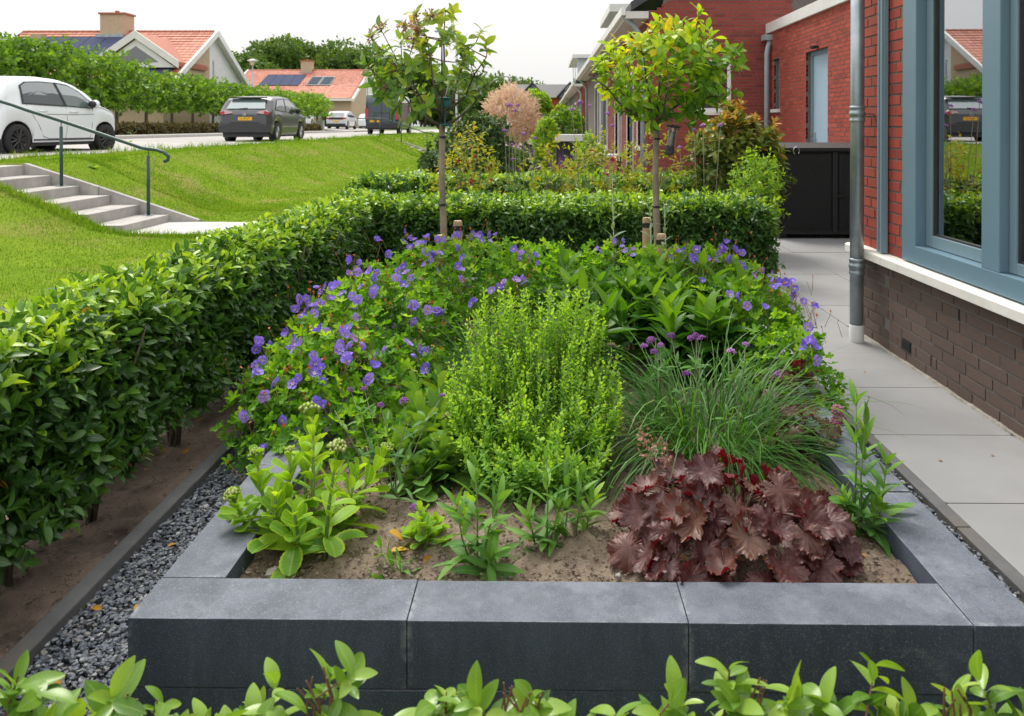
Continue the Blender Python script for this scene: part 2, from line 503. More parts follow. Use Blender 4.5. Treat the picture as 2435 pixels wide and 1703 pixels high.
M_slate = surf('slate_chip', (.12, .13, .15), None, .6, 30, .3, 200, lfvar=[(.065, .078, .10), (.15, .175, .22), (.24, .27, .32), (.20, .185, .17), (.42, .43, .44)])
M_crumb = surf('soil_crumb', (.24, .185, .14), (.15, .115, .085), .98, 40, .6, 200)
M_stone = surf('field_stone', (.33, .31, .28), (.2, .18, .15), .85, 25, .6, 90)
M_dry = surf('dry_leaf', (.36, .17, .06), (.25, .12, .05), .8, 30)

def block_mat():
    m, nt, out = new_mat('block_concrete')
    b = nd(nt, 'ShaderNodeBsdfPrincipled'); b.inputs['Roughness'].default_value = .72
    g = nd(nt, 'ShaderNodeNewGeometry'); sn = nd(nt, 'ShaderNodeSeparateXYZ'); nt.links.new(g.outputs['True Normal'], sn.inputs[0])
    # light from above painted in: worn tops lighter, sides darker with run-down smears
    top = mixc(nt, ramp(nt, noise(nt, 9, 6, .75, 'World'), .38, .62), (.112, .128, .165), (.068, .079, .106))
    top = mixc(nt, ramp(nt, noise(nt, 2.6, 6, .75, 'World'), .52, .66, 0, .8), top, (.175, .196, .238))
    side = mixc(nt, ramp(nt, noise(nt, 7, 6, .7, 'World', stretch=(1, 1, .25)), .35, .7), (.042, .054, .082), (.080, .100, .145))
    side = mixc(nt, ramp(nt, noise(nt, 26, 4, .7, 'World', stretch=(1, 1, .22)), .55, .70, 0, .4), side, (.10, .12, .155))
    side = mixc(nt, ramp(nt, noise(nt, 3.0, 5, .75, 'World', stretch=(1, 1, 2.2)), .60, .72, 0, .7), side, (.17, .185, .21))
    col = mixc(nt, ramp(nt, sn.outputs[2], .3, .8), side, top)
    # lime bloom along the block edges
    tcg = nd(nt, 'ShaderNodeTexCoord'); sg = nd(nt, 'ShaderNodeSeparateXYZ'); nt.links.new(tcg.outputs['Generated'], sg.inputs[0]); ed = None
    for ax_ in (0, 1):
        a_ = nd(nt, 'ShaderNodeMath', operation='SUBTRACT'); nt.links.new(sg.outputs[ax_], a_.inputs[0]); a_.inputs[1].default_value = .5
        b_ = nd(nt, 'ShaderNodeMath', operation='ABSOLUTE'); nt.links.new(a_.outputs[0], b_.inputs[0])
        n_ = nd(nt, 'ShaderNodeMath', operation='ABSOLUTE'); nt.links.new(sn.outputs[ax_], n_.inputs[0])
        k_ = nd(nt, 'ShaderNodeMath', operation='MULTIPLY'); nt.links.new(ramp(nt, b_.outputs[0], .476, .5), k_.inputs[0]); nt.links.new(ramp(nt, n_.outputs[0], .3, .6, 1, 0), k_.inputs[1])
        e_ = k_.outputs[0]
        if ed is None: ed = e_
        else:
            mm_ = nd(nt, 'ShaderNodeMath', operation='MAXIMUM'); nt.links.new(ed, mm_.inputs[0]); nt.links.new(e_, mm_.inputs[1]); ed = mm_.outputs[0]
    mu_ = nd(nt, 'ShaderNodeMath', operation='MULTIPLY'); nt.links.new(ed, mu_.inputs[0]); nt.links.new(ramp(nt, noise(nt, 14, 6, .85, 'World'), .47, .62, 0, .75), mu_.inputs[1])
    col = mixc(nt, mu_.outputs[0], col, (.33, .345, .37))
    speck = nd(nt, 'ShaderNodeTexVoronoi'); speck.inputs['Scale'].default_value = 260
    nt.links.new(g.outputs['Position'], speck.inputs['Vector'])
    col = mixc(nt, ramp(nt, speck.outputs[0], 0, .22, .45, 0), col, (.03, .032, .038))
    grain = noise(nt, 340, 2, .5, 'World')
    col = mixc(nt, ramp(nt, grain, .55, .75, 0, .35), col, (.42, .43, .45))
    nt.links.new(col, b.inputs['Base Color'])
    bp = nd(nt, 'ShaderNodeBump'); bp.inputs['Strength'].default_value = .35; bp.inputs['Distance'].default_value = .003
    nt.links.new(noise(nt, 350, 5, .7, 'World'), bp.inputs['Height']); nt.links.new(bp.outputs[0], b.inputs['Normal'])
    nt.links.new(b.outputs[0], out.inputs[0]); return m
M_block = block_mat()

M_brick = surf('red_brick', (.36, .06, .036), (.30, .05, .03), .85, 30, .5, 240, lfvar=[(.24, .036, .024), (.36, .052, .029), (.40, .062, .034), (.31, .044, .028), (.44, .08, .045)], bdist=.004)
M_brickfar = surf('red_brick_neighbour', (.21, .04, .03), (.17, .033, .026), .85, 20, .3, 160, lfvar=[(.20, .036, .027), (.31, .052, .035), (.35, .06, .04), (.26, .044, .032)], bdist=.004)
M_plinth = surf('dark_brick', (.135, .09, .072), (.095, .063, .052), .85, 30, .8, 180, lfvar=[(.115, .078, .064), (.145, .097, .079), (.13, .087, .071), (.16, .11, .09)], bdist=.006)
M_mortar = surf('mortar', (.175, .15, .14), (.13, .112, .105), .95, 20, .4, 150)
M_mortard = surf('mortar_dark', (.18, .162, .153), (.14, .127, .12), .95, 20, .4, 150)
M_sill = surf('sill_stone', (.74, .72, .68), (.66, .64, .60), .6, 6, .1, 90, c3=(.60, .575, .53), scale3=2)
M_frame = surf('frame_paint', (.135, .225, .29), (.125, .21, .272), .38, 3, .05, 200)
M_frame2 = surf('guide_paint', (.19, .28, .335), (.175, .26, .31), .4, 3)
M_doorp = surf('door_paint', (.36, .49, .60), (.33, .46, .57), .4, 2)
M_white = surf('white_paint', (.74, .74, .73), (.66, .66, .65), .5, 3)
M_cream = surf('cream_paint', (.62, .61, .58), (.55, .54, .51), .5, 3)
M_zinc = surf('zinc', (.36, .42, .45), (.27, .32, .35), .42, 9, .1, 60, metal=.75, c3=(.46, .5, .52), scale3=5, stretch=(1, 1, .25))
M_pvc = surf('grey_pipe', (.32, .38, .41), (.28, .33, .36), .5, 5)
M_steel = surf('steel', (.6, .6, .6), (.5, .5, .5), .3, 20, metal=.9)
M_black = surf('black_plastic', (.012, .012, .013), (.018, .018, .02), .5, 20)
M_gasket = surf('gasket', (.02, .02, .02), (.03, .03, .03), .6, 20)
M_glass = glassmat('window_glass', (.80, .86, .86), .48)
M_dark = surf('dark_room', (.05, .05, .052), (.04, .04, .042), .9, 2)
M_blind = surf('blind', (.22, .23, .235), (.19, .20, .205), .6, 4)
M_curtain = surf('curtain', (.42, .43, .43), (.34, .35, .35), .9, 30, stretch=(1, 1, .02))
M_roofdark = surf('slate_roof', (.035, .037, .042), (.05, .052, .058), .6, 6, .3, 20)
M_wicker_mat = surf('wicker', (.006, .006, .007), (.013, .013, .014), .55, 90, .8, 130, stretch=(1, 1, .3))
M_railg = surf('rail_green', (.018, .06, .052), (.014, .048, .042), .42, 10)
M_teal = surf('teal_tin', (.02, .14, .18), (.03, .19, .23), .45, 30)

# ------------------------------------------------------------------ terrain
GX = np.array([-700, -60, -40, -22, -17, -15.2, -8.55, -7.35, -7.1, -5.3, -5.0, -3.62, -3.6, 4, 30, 700], float)
GZ = np.array([1.3, 1.3, 1.3, 1.2, .93, .84, .765, .765, .73, .03, -.02, -.06, -.07, -.08, -.08, -.08], float)
def gz(x): return np.interp(x, GX, GZ)
ys = np.array([-40, -5, 3, 9.42, 9.5, 10.7, 10.86, 14, 20, 40, 80, 200, 500, 1200], float)
P = np.zeros((len(GX), len(ys), 3)); P[:, :, 0] = GX[:, None]; P[:, :, 1] = ys[None]; P[:, :, 2] = GZ[:, None] - .02
st = ((GX > -7.5) & (GX < -3.7))[:, None] & ((ys > 9.45) & (ys < 10.8))[None]
P[:, :, 2] -= np.where(st, .3, 0)
ground = MB().grid(P).build('ground', M_ground, kind='structure')

# lawn bank
lx = np.arange(-8.62, -3.6, .11); ly = np.unique(np.concatenate([np.arange(2.0, 16, .14), np.arange(16, 130, 1.2), [9.49, 9.5, 10.76, 10.78]]))
def lumps(x, y):
    return np.clip((17 - y) / 4, 0, 1) * (.022 * np.sin(x * 2.3 + 1.3 * np.sin(y * .9)) * np.sin(y * 1.7 + .5) + .014 * np.sin(x * 5.1 + y * 3.3) * np.sin(y * 4.1 - x))
def lawnz(x, y):
    return gz(x) + .012 + lumps(x, y) + .03 * np.exp(-((x + 7.3) / .5) ** 2)
LXm, LYm = np.meshgrid(lx, ly, indexing='ij')
LZ = lawnz(LXm, LYm); ins = (LYm > 9.495) & (LYm < 10.77) & (LXm > -7.5) & (LXm < -3.65)
LZ = np.where(ins, LZ - .32, LZ)
lawn = MB().grid(np.stack([LXm, LYm, LZ], -1)).build('lawn', M_lawn, kind='structure', smooth=True)

# grass blades
def grassmat():
    return leafmat('grass_blade', [(.065, .145, .012), (.14, .25, .02), (.225, .335, .034), (.42, .39, .13)], .32, .7, 0, tcol=(1.3, 1.5, .25), spec=0.0)
M_grass = grassmat()
def grass_field(n, x0, x1, y0, y1, hmin, hmax, w, bias=1.0):
    y = y0 + (y1 - y0) * NR.random(n) ** bias; x = NR.uniform(x0, x1, n)
    ok = ~((y > 9.47) & (y < 10.8) & (x > -7.6) & (x < -3.65)); x, y = x[ok], y[ok]; n = len(x)
    pv = np.sin(x * 1.9 + 2 * np.sin(y * .7)) * np.sin(y * 1.3 + 1.7 * np.sin(x * .8)) + .5 * np.sin(x * 4.7 + y * 3.9) + NR.normal(0, .5, n)
    h = NR.uniform(hmin, hmax, n) * (1 + .35 * np.clip(pv, -1, 1.5)); az = NR.uniform(0, 6.28, n); lean = NR.uniform(.2, 1.1, n) * h
    b = np.stack([x, y, lawnz(x, y) - .006], 1); sd = np.stack([np.cos(az), np.sin(az), np.zeros(n)], 1)
    ld = np.stack([np.cos(az + 1.4), np.sin(az + 1.4), np.zeros(n)], 1)
    ww = w * (1 + y / 14.0)
    m = b + ld * (lean * .3)[:, None] + np.array([0, 0, 1]) * (h * .6)[:, None]; t = b + ld * lean[:, None] + np.array([0, 0, 1]) * h[:, None]
    V = np.stack([b - sd * ww[:, None], b + sd * ww[:, None], m - sd * (ww * .7)[:, None], m + sd * (ww * .7)[:, None], t], 1)
    T = np.array([(0, 1, 3), (0, 3, 2), (2, 3, 4)])[None] + (np.arange(n) * 5)[:, None, None]
    dry = np.sin(x * 1.7 + y * .9 + 1.5 * np.sin(y * 1.1)) * np.sin(y * 2.3 - x * .8 + np.sin(x * 2.1)); var = np.clip(.36 + .13 * pv + NR.normal(0, .15, n), 0, 1); var = np.where(NR.random(n) < .06 + .75 * np.clip(dry - .45, 0, 1), .97, var)
    L = np.zeros((n, 5, 3)); L[:, :, 0] = var[:, None]; L[:, :, 1] = .5; L[:, :, 2] = np.array([0, 0, .5, .5, 1])
    return V.reshape(-1, 3), T.reshape(-1, 3), L.reshape(-1, 3)
parts = [grass_field(150000, -8.7, -3.6, 3.0, 13.0, .014, .036, .0018), grass_field(90000, -8.7, -3.6, 12.0, 34, .018, .036, .0026, 1.6), grass_field(26000, -8.7, -3.6, 32, 110, .03, .05, .008, 1.4), grass_field(5000, -8.75, -8.4, 6, 60, .05, .16, .0025, 1.5), grass_field(2500, -7.3, -3.7, 9.2, 9.48, .04, .10, .0022)]
base = 0; gv, gt, gl = [], [], []
for V, T, L in parts: gv.append(V); gt.append(T + base); gl.append(L); base += len(V)
go = bpy.data.objects.new('grass', np_mesh('grass', np.concatenate(gv), np.concatenate(gt), M_grass, np.concatenate(gl)))
COL.objects.link(go); props(go, 'short mown grass growing on the lawn bank below the street', 'grass', kind='stuff')

# broad weeds in the lawn
def rosette(x, y, z, n, L, name, label, mat, tpl, up=.5):
    t = thing(name, (x, y, z), label, 'weed', 'weeds in the lawn')
    a = NR.uniform(0, 6.28, n); D = np.stack([np.cos(a), np.sin(a), NR.uniform(up * .4, up * 1.6, n)], 1)
    N = np.stack([-np.cos(a) * .5, -np.sin(a) * .5, np.ones(n)], 1)
    scatter(t, 'leaf', tpl, frames(np.tile((x, y, z), (n, 1)), D, N, NR.uniform(.7, 1.2, n) * L), mat, NR.uniform(.2, .8, n))

# street
def strip(name, x0, x1, y0, y1, dz, mat, kind='structure', n=2):
    xs = np.unique(np.concatenate([[x0, x1], GX[(GX > x0) & (GX < x1)]])); yy = np.linspace(y0, y1, n)
    Q = np.zeros((len(xs), n, 3)); Q[:, :, 0] = xs[:, None]; Q[:, :, 1] = yy; Q[:, :, 2] = (gz(xs) + dz)[:, None]
    return MB().grid(Q).build(name, mat, kind=kind)
road = strip('road', -15.2, -8.62, -30, 400, .012, M_road)
drive = strip('driveway', -22, -15.2, 62, 76, .09, M_road)
pv = MB()
for y in np.arange(20, 61, 2.0): pv.box(-16.55, -15.22, y, y + 1.985, .72, gz(-15.9) + .09)
pavement = pv.build('pavement', M_slab, kind='structure')
kb = MB()
kerbt = thing('street_kerb', (-8.66, 30, .74), 'low concrete kerb where the lawn meets the street', 'kerb')
for y in np.arange(5, 75, 1.0): MB().box(-8.72, -8.62, y, y + .99, .6, .79).build('kerb_stone', M_conc, kerbt)

# stairs up the bank, with their side string
SX = [-7.23, -6.85, -6.45, -6.02, -5.62, -5.2]; SZ = [.774, .634, .49, .36, .226, .09]
SY0, SY1 = 9.5, 10.7
stairs = thing('concrete_stairs', (-6.2, 10.1, 0), 'concrete steps climbing the lawn bank to the street', 'stairs')
for i in range(6):
    x0 = (SX[i - 1] - .02) if i else -8.6
    MB().box(x0, SX[i], SY0, SY1 - (.004 * (i % 2)), SZ[i] - .34, SZ[i]).build('step', M_conc, stairs, bevel=.008)
for (a, b) in ((0, 2.6), (2.62, 5.9)):
    f = lambda s: (np.interp(s, range(7), SX + [-4.75]), np.interp(s, range(7), [.80, .69, .555, .42, .285, .15, .0]))
    (xa, za), (xb, zb) = f(a), f(b)
    MB().prism([(xa, za - .3), (xb, zb - .3), (xb, zb + .0), (xa, za + .0)], SY1, SY1 + .075).build('side_string', M_conc, stairs, bevel=.006)
rail = thing('handrail', (-6.2, 10.6, 0), 'dark green tube handrail beside the concrete steps', 'handrail')
ry = 10.56
posts = [(-7.62, .774), (-6.62, .49), (-5.42, .09)]
for x, z in posts:
    p = MB().tube([(x, ry, z), (x, ry, z + .82)], .022, 10).build('post', M_railg, rail, smooth=True)
    MB().box(x - .06, x + .06, ry - .05, ry + .05, z, z + .008).build('base_plate', M_zinc, p)
    for dx in (-.045, .045): MB().lathe([(0, .022), (.01, .02), (.012, .008)], (x + dx, ry, z), 6).build('bolt', M_zinc, p)
    MB().tube([(x, ry, z + .82), (x, ry, z + .90)], .006, 6).build('rail_pin', M_railg, p)
pts = [(-8.7, ry, .774 + .9), (-7.62, ry, .774 + .9), (-7.50, ry, .774 + .895), (-7.3, ry, 1.61)]
for x in np.linspace(-7.1, -5.3, 10): pts.append((x, ry, np.interp(x, [-7.62, -6.62, -5.42], [1.70, 1.39, .99])))
pts += [(-5.2, ry, .955), (-5.14, ry, .90), (-5.15, ry, .85), (-5.2, ry, .83)]
MB().tube(pts, .024, 10).build('rail', M_railg, rail, smooth=True)

# footpath slabs
fp = MB().box(-5.22, -2.15, 3, 60, -.12, -.052)
footpath = fp.build('footpath', M_joint, kind='structure')
TB = box_tpl(.012)
def slabs(parent, name, x0, x1, y0, y1, sx, sy, ztop, thick, mat, gap=.005, limit=300, jit=.0015):
    Ms = []
    for x in np.arange(x0, x1 - .05, sx):
        for y in np.arange(y0, y1 - .05, sy):
            w = min(sx, x1 - x) - gap; h = min(sy, y1 - y) - gap
            M = np.eye(4); M[0, 0], M[1, 1], M[2, 2] = w, h, thick
            M[:3, 3] = (x + w / 2, y + h / 2, ztop - thick / 2 + RND.uniform(-jit, jit)); Ms.append(M)
    Ms = np.array(Ms); scatter(parent, name, TB, Ms, mat, NR.random(len(Ms)), limit=limit, rest='far_slabs')
slabs(footpath, 'paving_slab', -3.55, -2.25, 3, 59, .64, .6, -.02, .05, M_slab)
slabs(footpath, 'paving_slab', -5.2, -3.56, 9.5, 10.7, .42, .4, -.012, .05, M_slab)
fk = thing('path_kerb', (-3.6, 20, -.05), 'pale kerb stones between the lawn and the footpath', 'kerb')
for y in np.arange(11, 58, 1.0): MB().box(-3.64, -3.56, y, y + .99, -.12, .03).build('kerb_stone', M_slab, fk)

# ------------------------------------------------------------------ raised planter
PT = .26
planter = thing('raised_planter', (0.08, 1.65, -.04), 'raised garden bed edged with grey concrete stacking blocks', 'planter')
def blk(x0, x1, y0, y1, z0, z1):
    j = lambda: RND.uniform(-.0015, .0015)
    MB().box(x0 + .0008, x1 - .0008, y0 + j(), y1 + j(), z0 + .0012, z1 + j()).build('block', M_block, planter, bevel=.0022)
FX = [-.895, -.293, .309, .911]
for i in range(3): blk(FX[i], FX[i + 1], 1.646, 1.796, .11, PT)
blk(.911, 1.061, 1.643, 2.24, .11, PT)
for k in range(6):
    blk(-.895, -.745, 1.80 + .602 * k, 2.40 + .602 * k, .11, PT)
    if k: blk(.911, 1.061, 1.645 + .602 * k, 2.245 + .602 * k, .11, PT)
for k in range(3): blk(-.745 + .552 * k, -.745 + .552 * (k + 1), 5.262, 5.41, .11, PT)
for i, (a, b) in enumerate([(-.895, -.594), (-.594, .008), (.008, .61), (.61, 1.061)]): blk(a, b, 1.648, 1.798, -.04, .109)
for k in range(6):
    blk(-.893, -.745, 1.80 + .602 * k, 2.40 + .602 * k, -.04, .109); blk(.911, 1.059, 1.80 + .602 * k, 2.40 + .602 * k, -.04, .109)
def hnoise(x, y, s, seed=0):
    return (np.sin(x * s * 1.3 + 2.1 * np.sin(y * s * .7 + seed)) * np.sin(y * s * 1.1 + 1.7 * np.sin(x * s * .9 - seed)) + .5 * np.sin(x * s * 3.1 + y * s * 2.3 + seed) * np.sin(y * s * 2.9 - x * s * 1.7))
def soilz(x, y): return .205 + .010 * hnoise(x, y, 7) + .006 * hnoise(x, y, 23, 2) + .004 * hnoise(x, y, 60, 1)
gx, gy = np.meshgrid(np.arange(-.745, .912, .0125), np.arange(1.795, 5.27, .02), indexing='ij')
soil = MB().grid(np.stack([gx, gy, soilz(gx, gy) + NR.normal(0, .0015, gx.shape)], -1)).build('soil', M_soil, kind='structure', smooth=True)
# garden strip below the side hedge
def s2z(x, y): return .085 + .014 * hnoise(x, y, 6, 3) + .007 * hnoise(x, y, 22, 4)
gx, gy = np.meshgrid(np.arange(-2.2, -1.21, .02), np.arange(.4, 8.0, .025), indexing='ij')
garden_soil = MB().grid(np.stack([gx, gy, s2z(gx, gy)], -1)).build('garden_soil', M_soil2, kind='structure', smooth=True)
gx, gy = np.meshgrid(np.arange(-2.2, 2.2, .05), np.arange(5.42, 9.6, .05), indexing='ij')
gs2 = MB().grid(np.stack([gx, gy, -.01 + .015 * hnoise(gx, gy, 6, 3)], -1)).build('garden_soil', M_soil2, kind='structure', smooth=True)
gx, gy = np.meshgrid(np.arange(-1.3, 2.0, .05), np.arange(.3, 1.3, .05), indexing='ij')
gs3 = MB().grid(np.stack([gx, gy, .015 + .01 * hnoise(gx, gy, 6, 3)], -1)).build('garden_soil', M_soil2, kind='structure', smooth=True)
# edging bands
edl = thing('edging_band', (-1.19, 3, .0), 'dark concrete edging between the side hedge and the slate chippings', 'edging')
for k in range(6): MB().box(-1.224, -1.176, .6 + k * 1.0, 1.595 + k * 1.0, -.06, .114 + RND.uniform(-.003, .003)).build('edging_stone', M_edging, edl, bevel=.005)
edr = thing('edging_band', (1.38, 3, -.06), 'dark concrete edging between the patio tiles and the planter', 'edging')
for k in range(6): MB().box(1.352, 1.402, .55 + k * 1.0, 1.545 + k * 1.0, -.1, .004).build('edging_stone', M_edging, edr, bevel=.004)
# slate chippings
gb = MB().box(-1.175, -.895, .6, 5.45, -.05, .075).build('gravel_bed', M_gravelbed, kind='structure')
gb2 = MB().box(1.061, 1.352, .6, 5.6, -.07, -.03).build('gravel_bed', M_gravelbed, kind='structure')
def chip_tpl(seed):
    rg = random.Random(seed); n = rg.choice((5, 6, 7)); V = []; 
    for z, s in ((-.13, .8), (0.02, 1.0), (.12, .8)):
        for i in range(n):
            a = i / n * 6.283 + rg.uniform(-.25, .25); r = .5 * s * rg.uniform(.7, 1.1); V.append((r * math.cos(a), r * math.sin(a) * .68, z + rg.uniform(-.05, .05)))
    T = []
    for k in range(2):
        for i in range(n):
            a = k * n + i; b = k * n + (i + 1) % n; T += [(a, b, b + n), (a, b + n, a + n)]
    T += [(2 * n, 2 * n + i, 2 * n + i + 1) for i in range(1, n - 1)]
    return Tpl(V, T, None, smooth=False)
CH = [chip_tpl(i) for i in range(8)]
def chips(name, label, n, x0, x1, y0, y1, z, smin, smax, mat, vfun=None, cat='gravel', zf=None, power=1.0):
    x = NR.uniform(x0, x1, n); y = y0 + (y1 - y0) * NR.random(n) ** power
    a = NR.uniform(0, 6.28, n); D = np.stack([np.cos(a), np.sin(a), NR.normal(0, .28, n)], 1); N = np.stack([NR.normal(0, .35, n), NR.normal(0, .35, n), np.ones(n)], 1)
    zz = (z if zf is None else zf(x, y)) + NR.uniform(0, .012, n)
    s = NR.uniform(smin, smax, n) * NR.choice([.6, .8, 1.0, 1.3], n)
    var = NR.choice([0, .2, .2, .2, .4, .4, .6, .8, .2, 0, 1.0], n)
    o = scatter(None, name, CH, frames(np.stack([x, y, zz], 1), D, N, s), mat, var, limit=0, rest=name)
    return props(o, label, cat, kind='stuff')
chips('gravel', 'grey slate chippings between the side hedge edging and the planter', 19000, -1.178, -.897, .9, 5.4, .080, .010, .021, M_slate, power=1.25)
chips('gravel', 'narrow band of slate chippings between the planter and the patio', 7500, 1.062, 1.352, 1.4, 5.4, -.022, .011, .022, M_slate)
chips('soil_crumbs', 'crumbs of dry earth lying on the planter soil', 9000, -.74, .90, 1.80, 3.1, .2, .004, .014, M_crumb, zf=soilz, power=1.5, cat='soil')
chips('soil_crumbs', 'crumbs of dark earth under the side hedge', 1600, -1.6, -1.24, 1.2, 5.0, .08, .005, .016, M_crumb, zf=s2z, cat='soil')

# ------------------------------------------------------------------ patio
patio = MB().box(1.402, 4.3, .5, 15, -.12, -.035).build('patio', M_joint, kind='structure')
slabs(patio, 'paving_tile', 1.405, 2.0, .92, 5.12, .6, .6, 0.0, .05, M_tile, gap=.004)
slabs(patio, 'paving_tile', 1.405, 4.2, 5.12, 14.8, .6, .6, 0.0, .05, M_tile, gap=.004)
# ------------------------------------------------------------------ brick walls
BT = box_tpl(.012)
def subtract(iv, cuts):
    out = [iv]
    for a, b in cuts:
        nx = []
        for s, e in out:
            if b <= s or a >= e: nx.append((s, e)); continue
            if a > s: nx.append((s, a))
            if b < e: nx.append((b, e))
        out = nx
    return out
def bricks(parent, origin, u, out, u0, u1, z0, z1, mat, holes=(), bl=.21, bh=.051, j=.011, proud=.004, limit=300, slope=None, rest='bricks', deep=.03):
    """running bond of single bricks standing proud of the mortar; u along the wall, out = outward normal"""
    u = np.array(u, float); out = np.array(out, float); O = np.array(origin, float); Ms = []; z = z0; c = 0
    while z + bh * .5 < z1:
        h = min(bh, z1 - z); lim = (u0, u1) if slope is None else slope(z)
        cuts = [(a, b) for a, b, c0, c1 in holes if z + h * .5 > c0 and z + h * .5 < c1]
        x = u0 - (bl + j) * (.5 if c % 2 else 0) + (0 if c % 4 < 2 else .055)
        while x < u1:
            for s, e in subtract((max(x, lim[0]), min(x + bl, lim[1])), cuts):
                if e - s > .025:
                    M = np.eye(4); M[:3, 0] = u * (e - s); M[:3, 1] = out * deep; M[:3, 2] = (0, 0, h)
                    M[:3, 3] = O + u * ((s + e) / 2) + out * (proud - deep / 2 + RND.uniform(-.0015, .0015)) + np.array([0, 0, z + h / 2]); Ms.append(M)
            x += bl + j
        z += bh + j; c += 1
    Ms = np.array(Ms); scatter(parent, 'brick', BT, Ms, mat, NR.random(len(Ms)), limit=limit, rest=rest)
def wall_cells(mb, axis, c0, c1, u0, u1, z0, z1, holes):
    us = sorted({u0, u1, *[h[0] for h in holes], *[h[1] for h in holes]}); zs = sorted({z0, z1, *[h[2] for h in holes], *[h[3] for h in holes]})
    us = [v for v in us if u0 <= v <= u1]; zs = [v for v in zs if z0 <= v <= z1]
    for a, b in zip(us, us[1:]):
        for c, d in zip(zs, zs[1:]):
            m = ((a + b) / 2, (c + d) / 2)
            if any(h[0] < m[0] < h[1] and h[2] < m[1] < h[3] for h in holes): continue
            if axis == 'x': mb.box(c0, c1, a, b, c, d)
            else: mb.box(a, b, c0, c1, c, d)
    return mb

# the brick house beside the patio
house = thing('brick_house', (2.4, 3.0, 0), 'red brick house with dark plinth and large blue framed window beside the patio', 'house')
WX = 2.02
pl = wall_cells(MB(), 'x', WX, WX + .25, -2.0, 5.0, -.1, .51, []).build('plinth', M_mortard, house)
bricks(pl, (WX, 0, 0), (0, 1, 0), (-1, 0, 0), 1.9, 4.545, .004, .51, M_plinth, limit=220, holes=[(4.27, 4.385, .066, .126), (3.775, 3.787, .375, .43), (4.045, 4.057, .066, .126)], proud=.004)
bricks(pl, (WX, 0, 0), (0, 1, 0), (-1, 0, 0), 4.558, 5.0, .004, .51, M_plinth, limit=60, proud=.004)
vg = MB().box(WX - .004, WX + .02, 4.272, 4.383, .066, .126)
for k in range(5): vg.box(WX - .010, WX, 4.276, 4.379, .07 + k * .0112, .0745 + k * .0112)
vg.build('vent_grille', M_black, pl)
for y, z in ((3.781, .40), (4.051, .096)):
    v = MB().box(WX - .003, WX + .01, y - .005, y + .005, z - .028, z + .028)
    for k in range(5): v.box(WX - .008, WX, y - .005, y + .005, z - .026 + k * .011, z - .021 + k * .011)
    v.build('joint_vent', M_black, pl)
uw = wall_cells(MB(), 'x', WX, WX + .25, -2.0, 5.0, .511, 2.9, [(1.3, 4.36, .511, 2.42)]).build('wall', M_mortar, house)
bricks(uw, (WX, 0, 0), (0, 1, 0), (-1, 0, 0), 4.36, 5.0, .572, 2.88, M_brick, limit=150, proud=.004)
# return wall and rear of the house, roof
MB().box(WX + .25, 5.6, 4.75, 4.998, -.1, 2.9).build('end_wall', M_mortar, house)
MB().box(WX - .12, 5.8, -2.1, 5.12, 2.9, 3.02).build('roof_edge', M_white, house, bevel=.006)
sill = MB()
for (a, b) in ((.9, 2.7), (2.703, 4.50), (4.503, 5.03)):
    MB().prism([(1.945, .512), (2.10, .512), (2.10, .574), (1.957, .566), (1.945, .558)], a, b, 'xz').build('sill', M_sill, house, bevel=.003)
g = MB(); g.box(1.985, 2.008, 4.545, 4.62, .575, 2.9); g.box(1.972, 1.986, 4.552, 4.575, .575, 2.9); g.box(1.972, 1.986, 4.592, 4.613, .575, 2.9)
g.build('screen_guide', M_frame2, house, bevel=.002)
# window
win = MB().box(1.997, 2.13, 4.19, 4.345, .578, 2.40).box(1.997, 2.13, 3.42, 3.56, .672, 2.31).box(1.997, 2.13, 2.35, 2.49, .672, 2.31).box(1.997, 2.13, 1.32, 1.46, .578, 2.40)
win.box(1.9955, 2.131, 1.461, 4.189, .578, .672).box(1.9955, 2.131, 1.461, 4.189, 2.31, 2.40)
window = win.build('window', M_frame, house, bevel=.004)
def sash(y0, y1, x, w, z0, z1):
    m = MB().box(x, x + .06, y0, y0 + w, z0, z1).box(x, x + .06, y1 - w, y1, z0, z1).box(x + .001, x + .061, y0 + w, y1 - w, z0, z0 + w).box(x + .001, x + .061, y0 + w, y1 - w, z1 - w, z1)
    m.build('sash', M_frame2, window, bevel=.003)
    k = MB().box(x + .01, x + .05, y0 + w, y0 + w + .012, z0 + w, z1 - w).box(x + .01, x + .05, y1 - w - .012, y1 - w, z0 + w, z1 - w).box(x + .012, x + .05, y0 + w + .012, y1 - w - .012, z0 + w, z0 + w + .010)
    k.build('gasket', M_gasket, window)
    MB().box(x + .022, x + .028, y0 + w - .003, y1 - w + .003, z0 + w - .003, z1 - w + .003).build('pane', M_glass, window)
sash(3.563, 4.187, 2.052, .062, .675, 2.307)
sash(2.493, 3.417, 2.038, .05, .675, 2.307)
sash(1.463, 2.347, 2.038, .05, .675, 2.307)
cur = np.zeros((40, 2, 3)); cy = np.linspace(3.86, 4.16, 40)
cur[:, :, 1] = cy[:, None]; cur[:, :, 0] = (2.24 + .02 * np.sin(cy * 75))[:, None]; cur[:, 0, 2] = .62; cur[:, 1, 2] = 2.4
MB().grid(cur).build('curtain', M_curtain, house, smooth=True)
SL = box_tpl()
Ms = []
for z in np.arange(.70, 2.32, .048):
    M = np.eye(4); c_, s_ = math.cos(.55), math.sin(.55)
    M[:3, 0] = np.array([c_, 0, s_]) * .05; M[:3, 1] = (0, 2.05, 0); M[:3, 2] = np.array([-s_, 0, c_]) * .002; M[:3, 3] = (2.20, 2.40, z); Ms.append(M)
scatter(house, 'blind_slat', SL, np.array(Ms), M_blind)
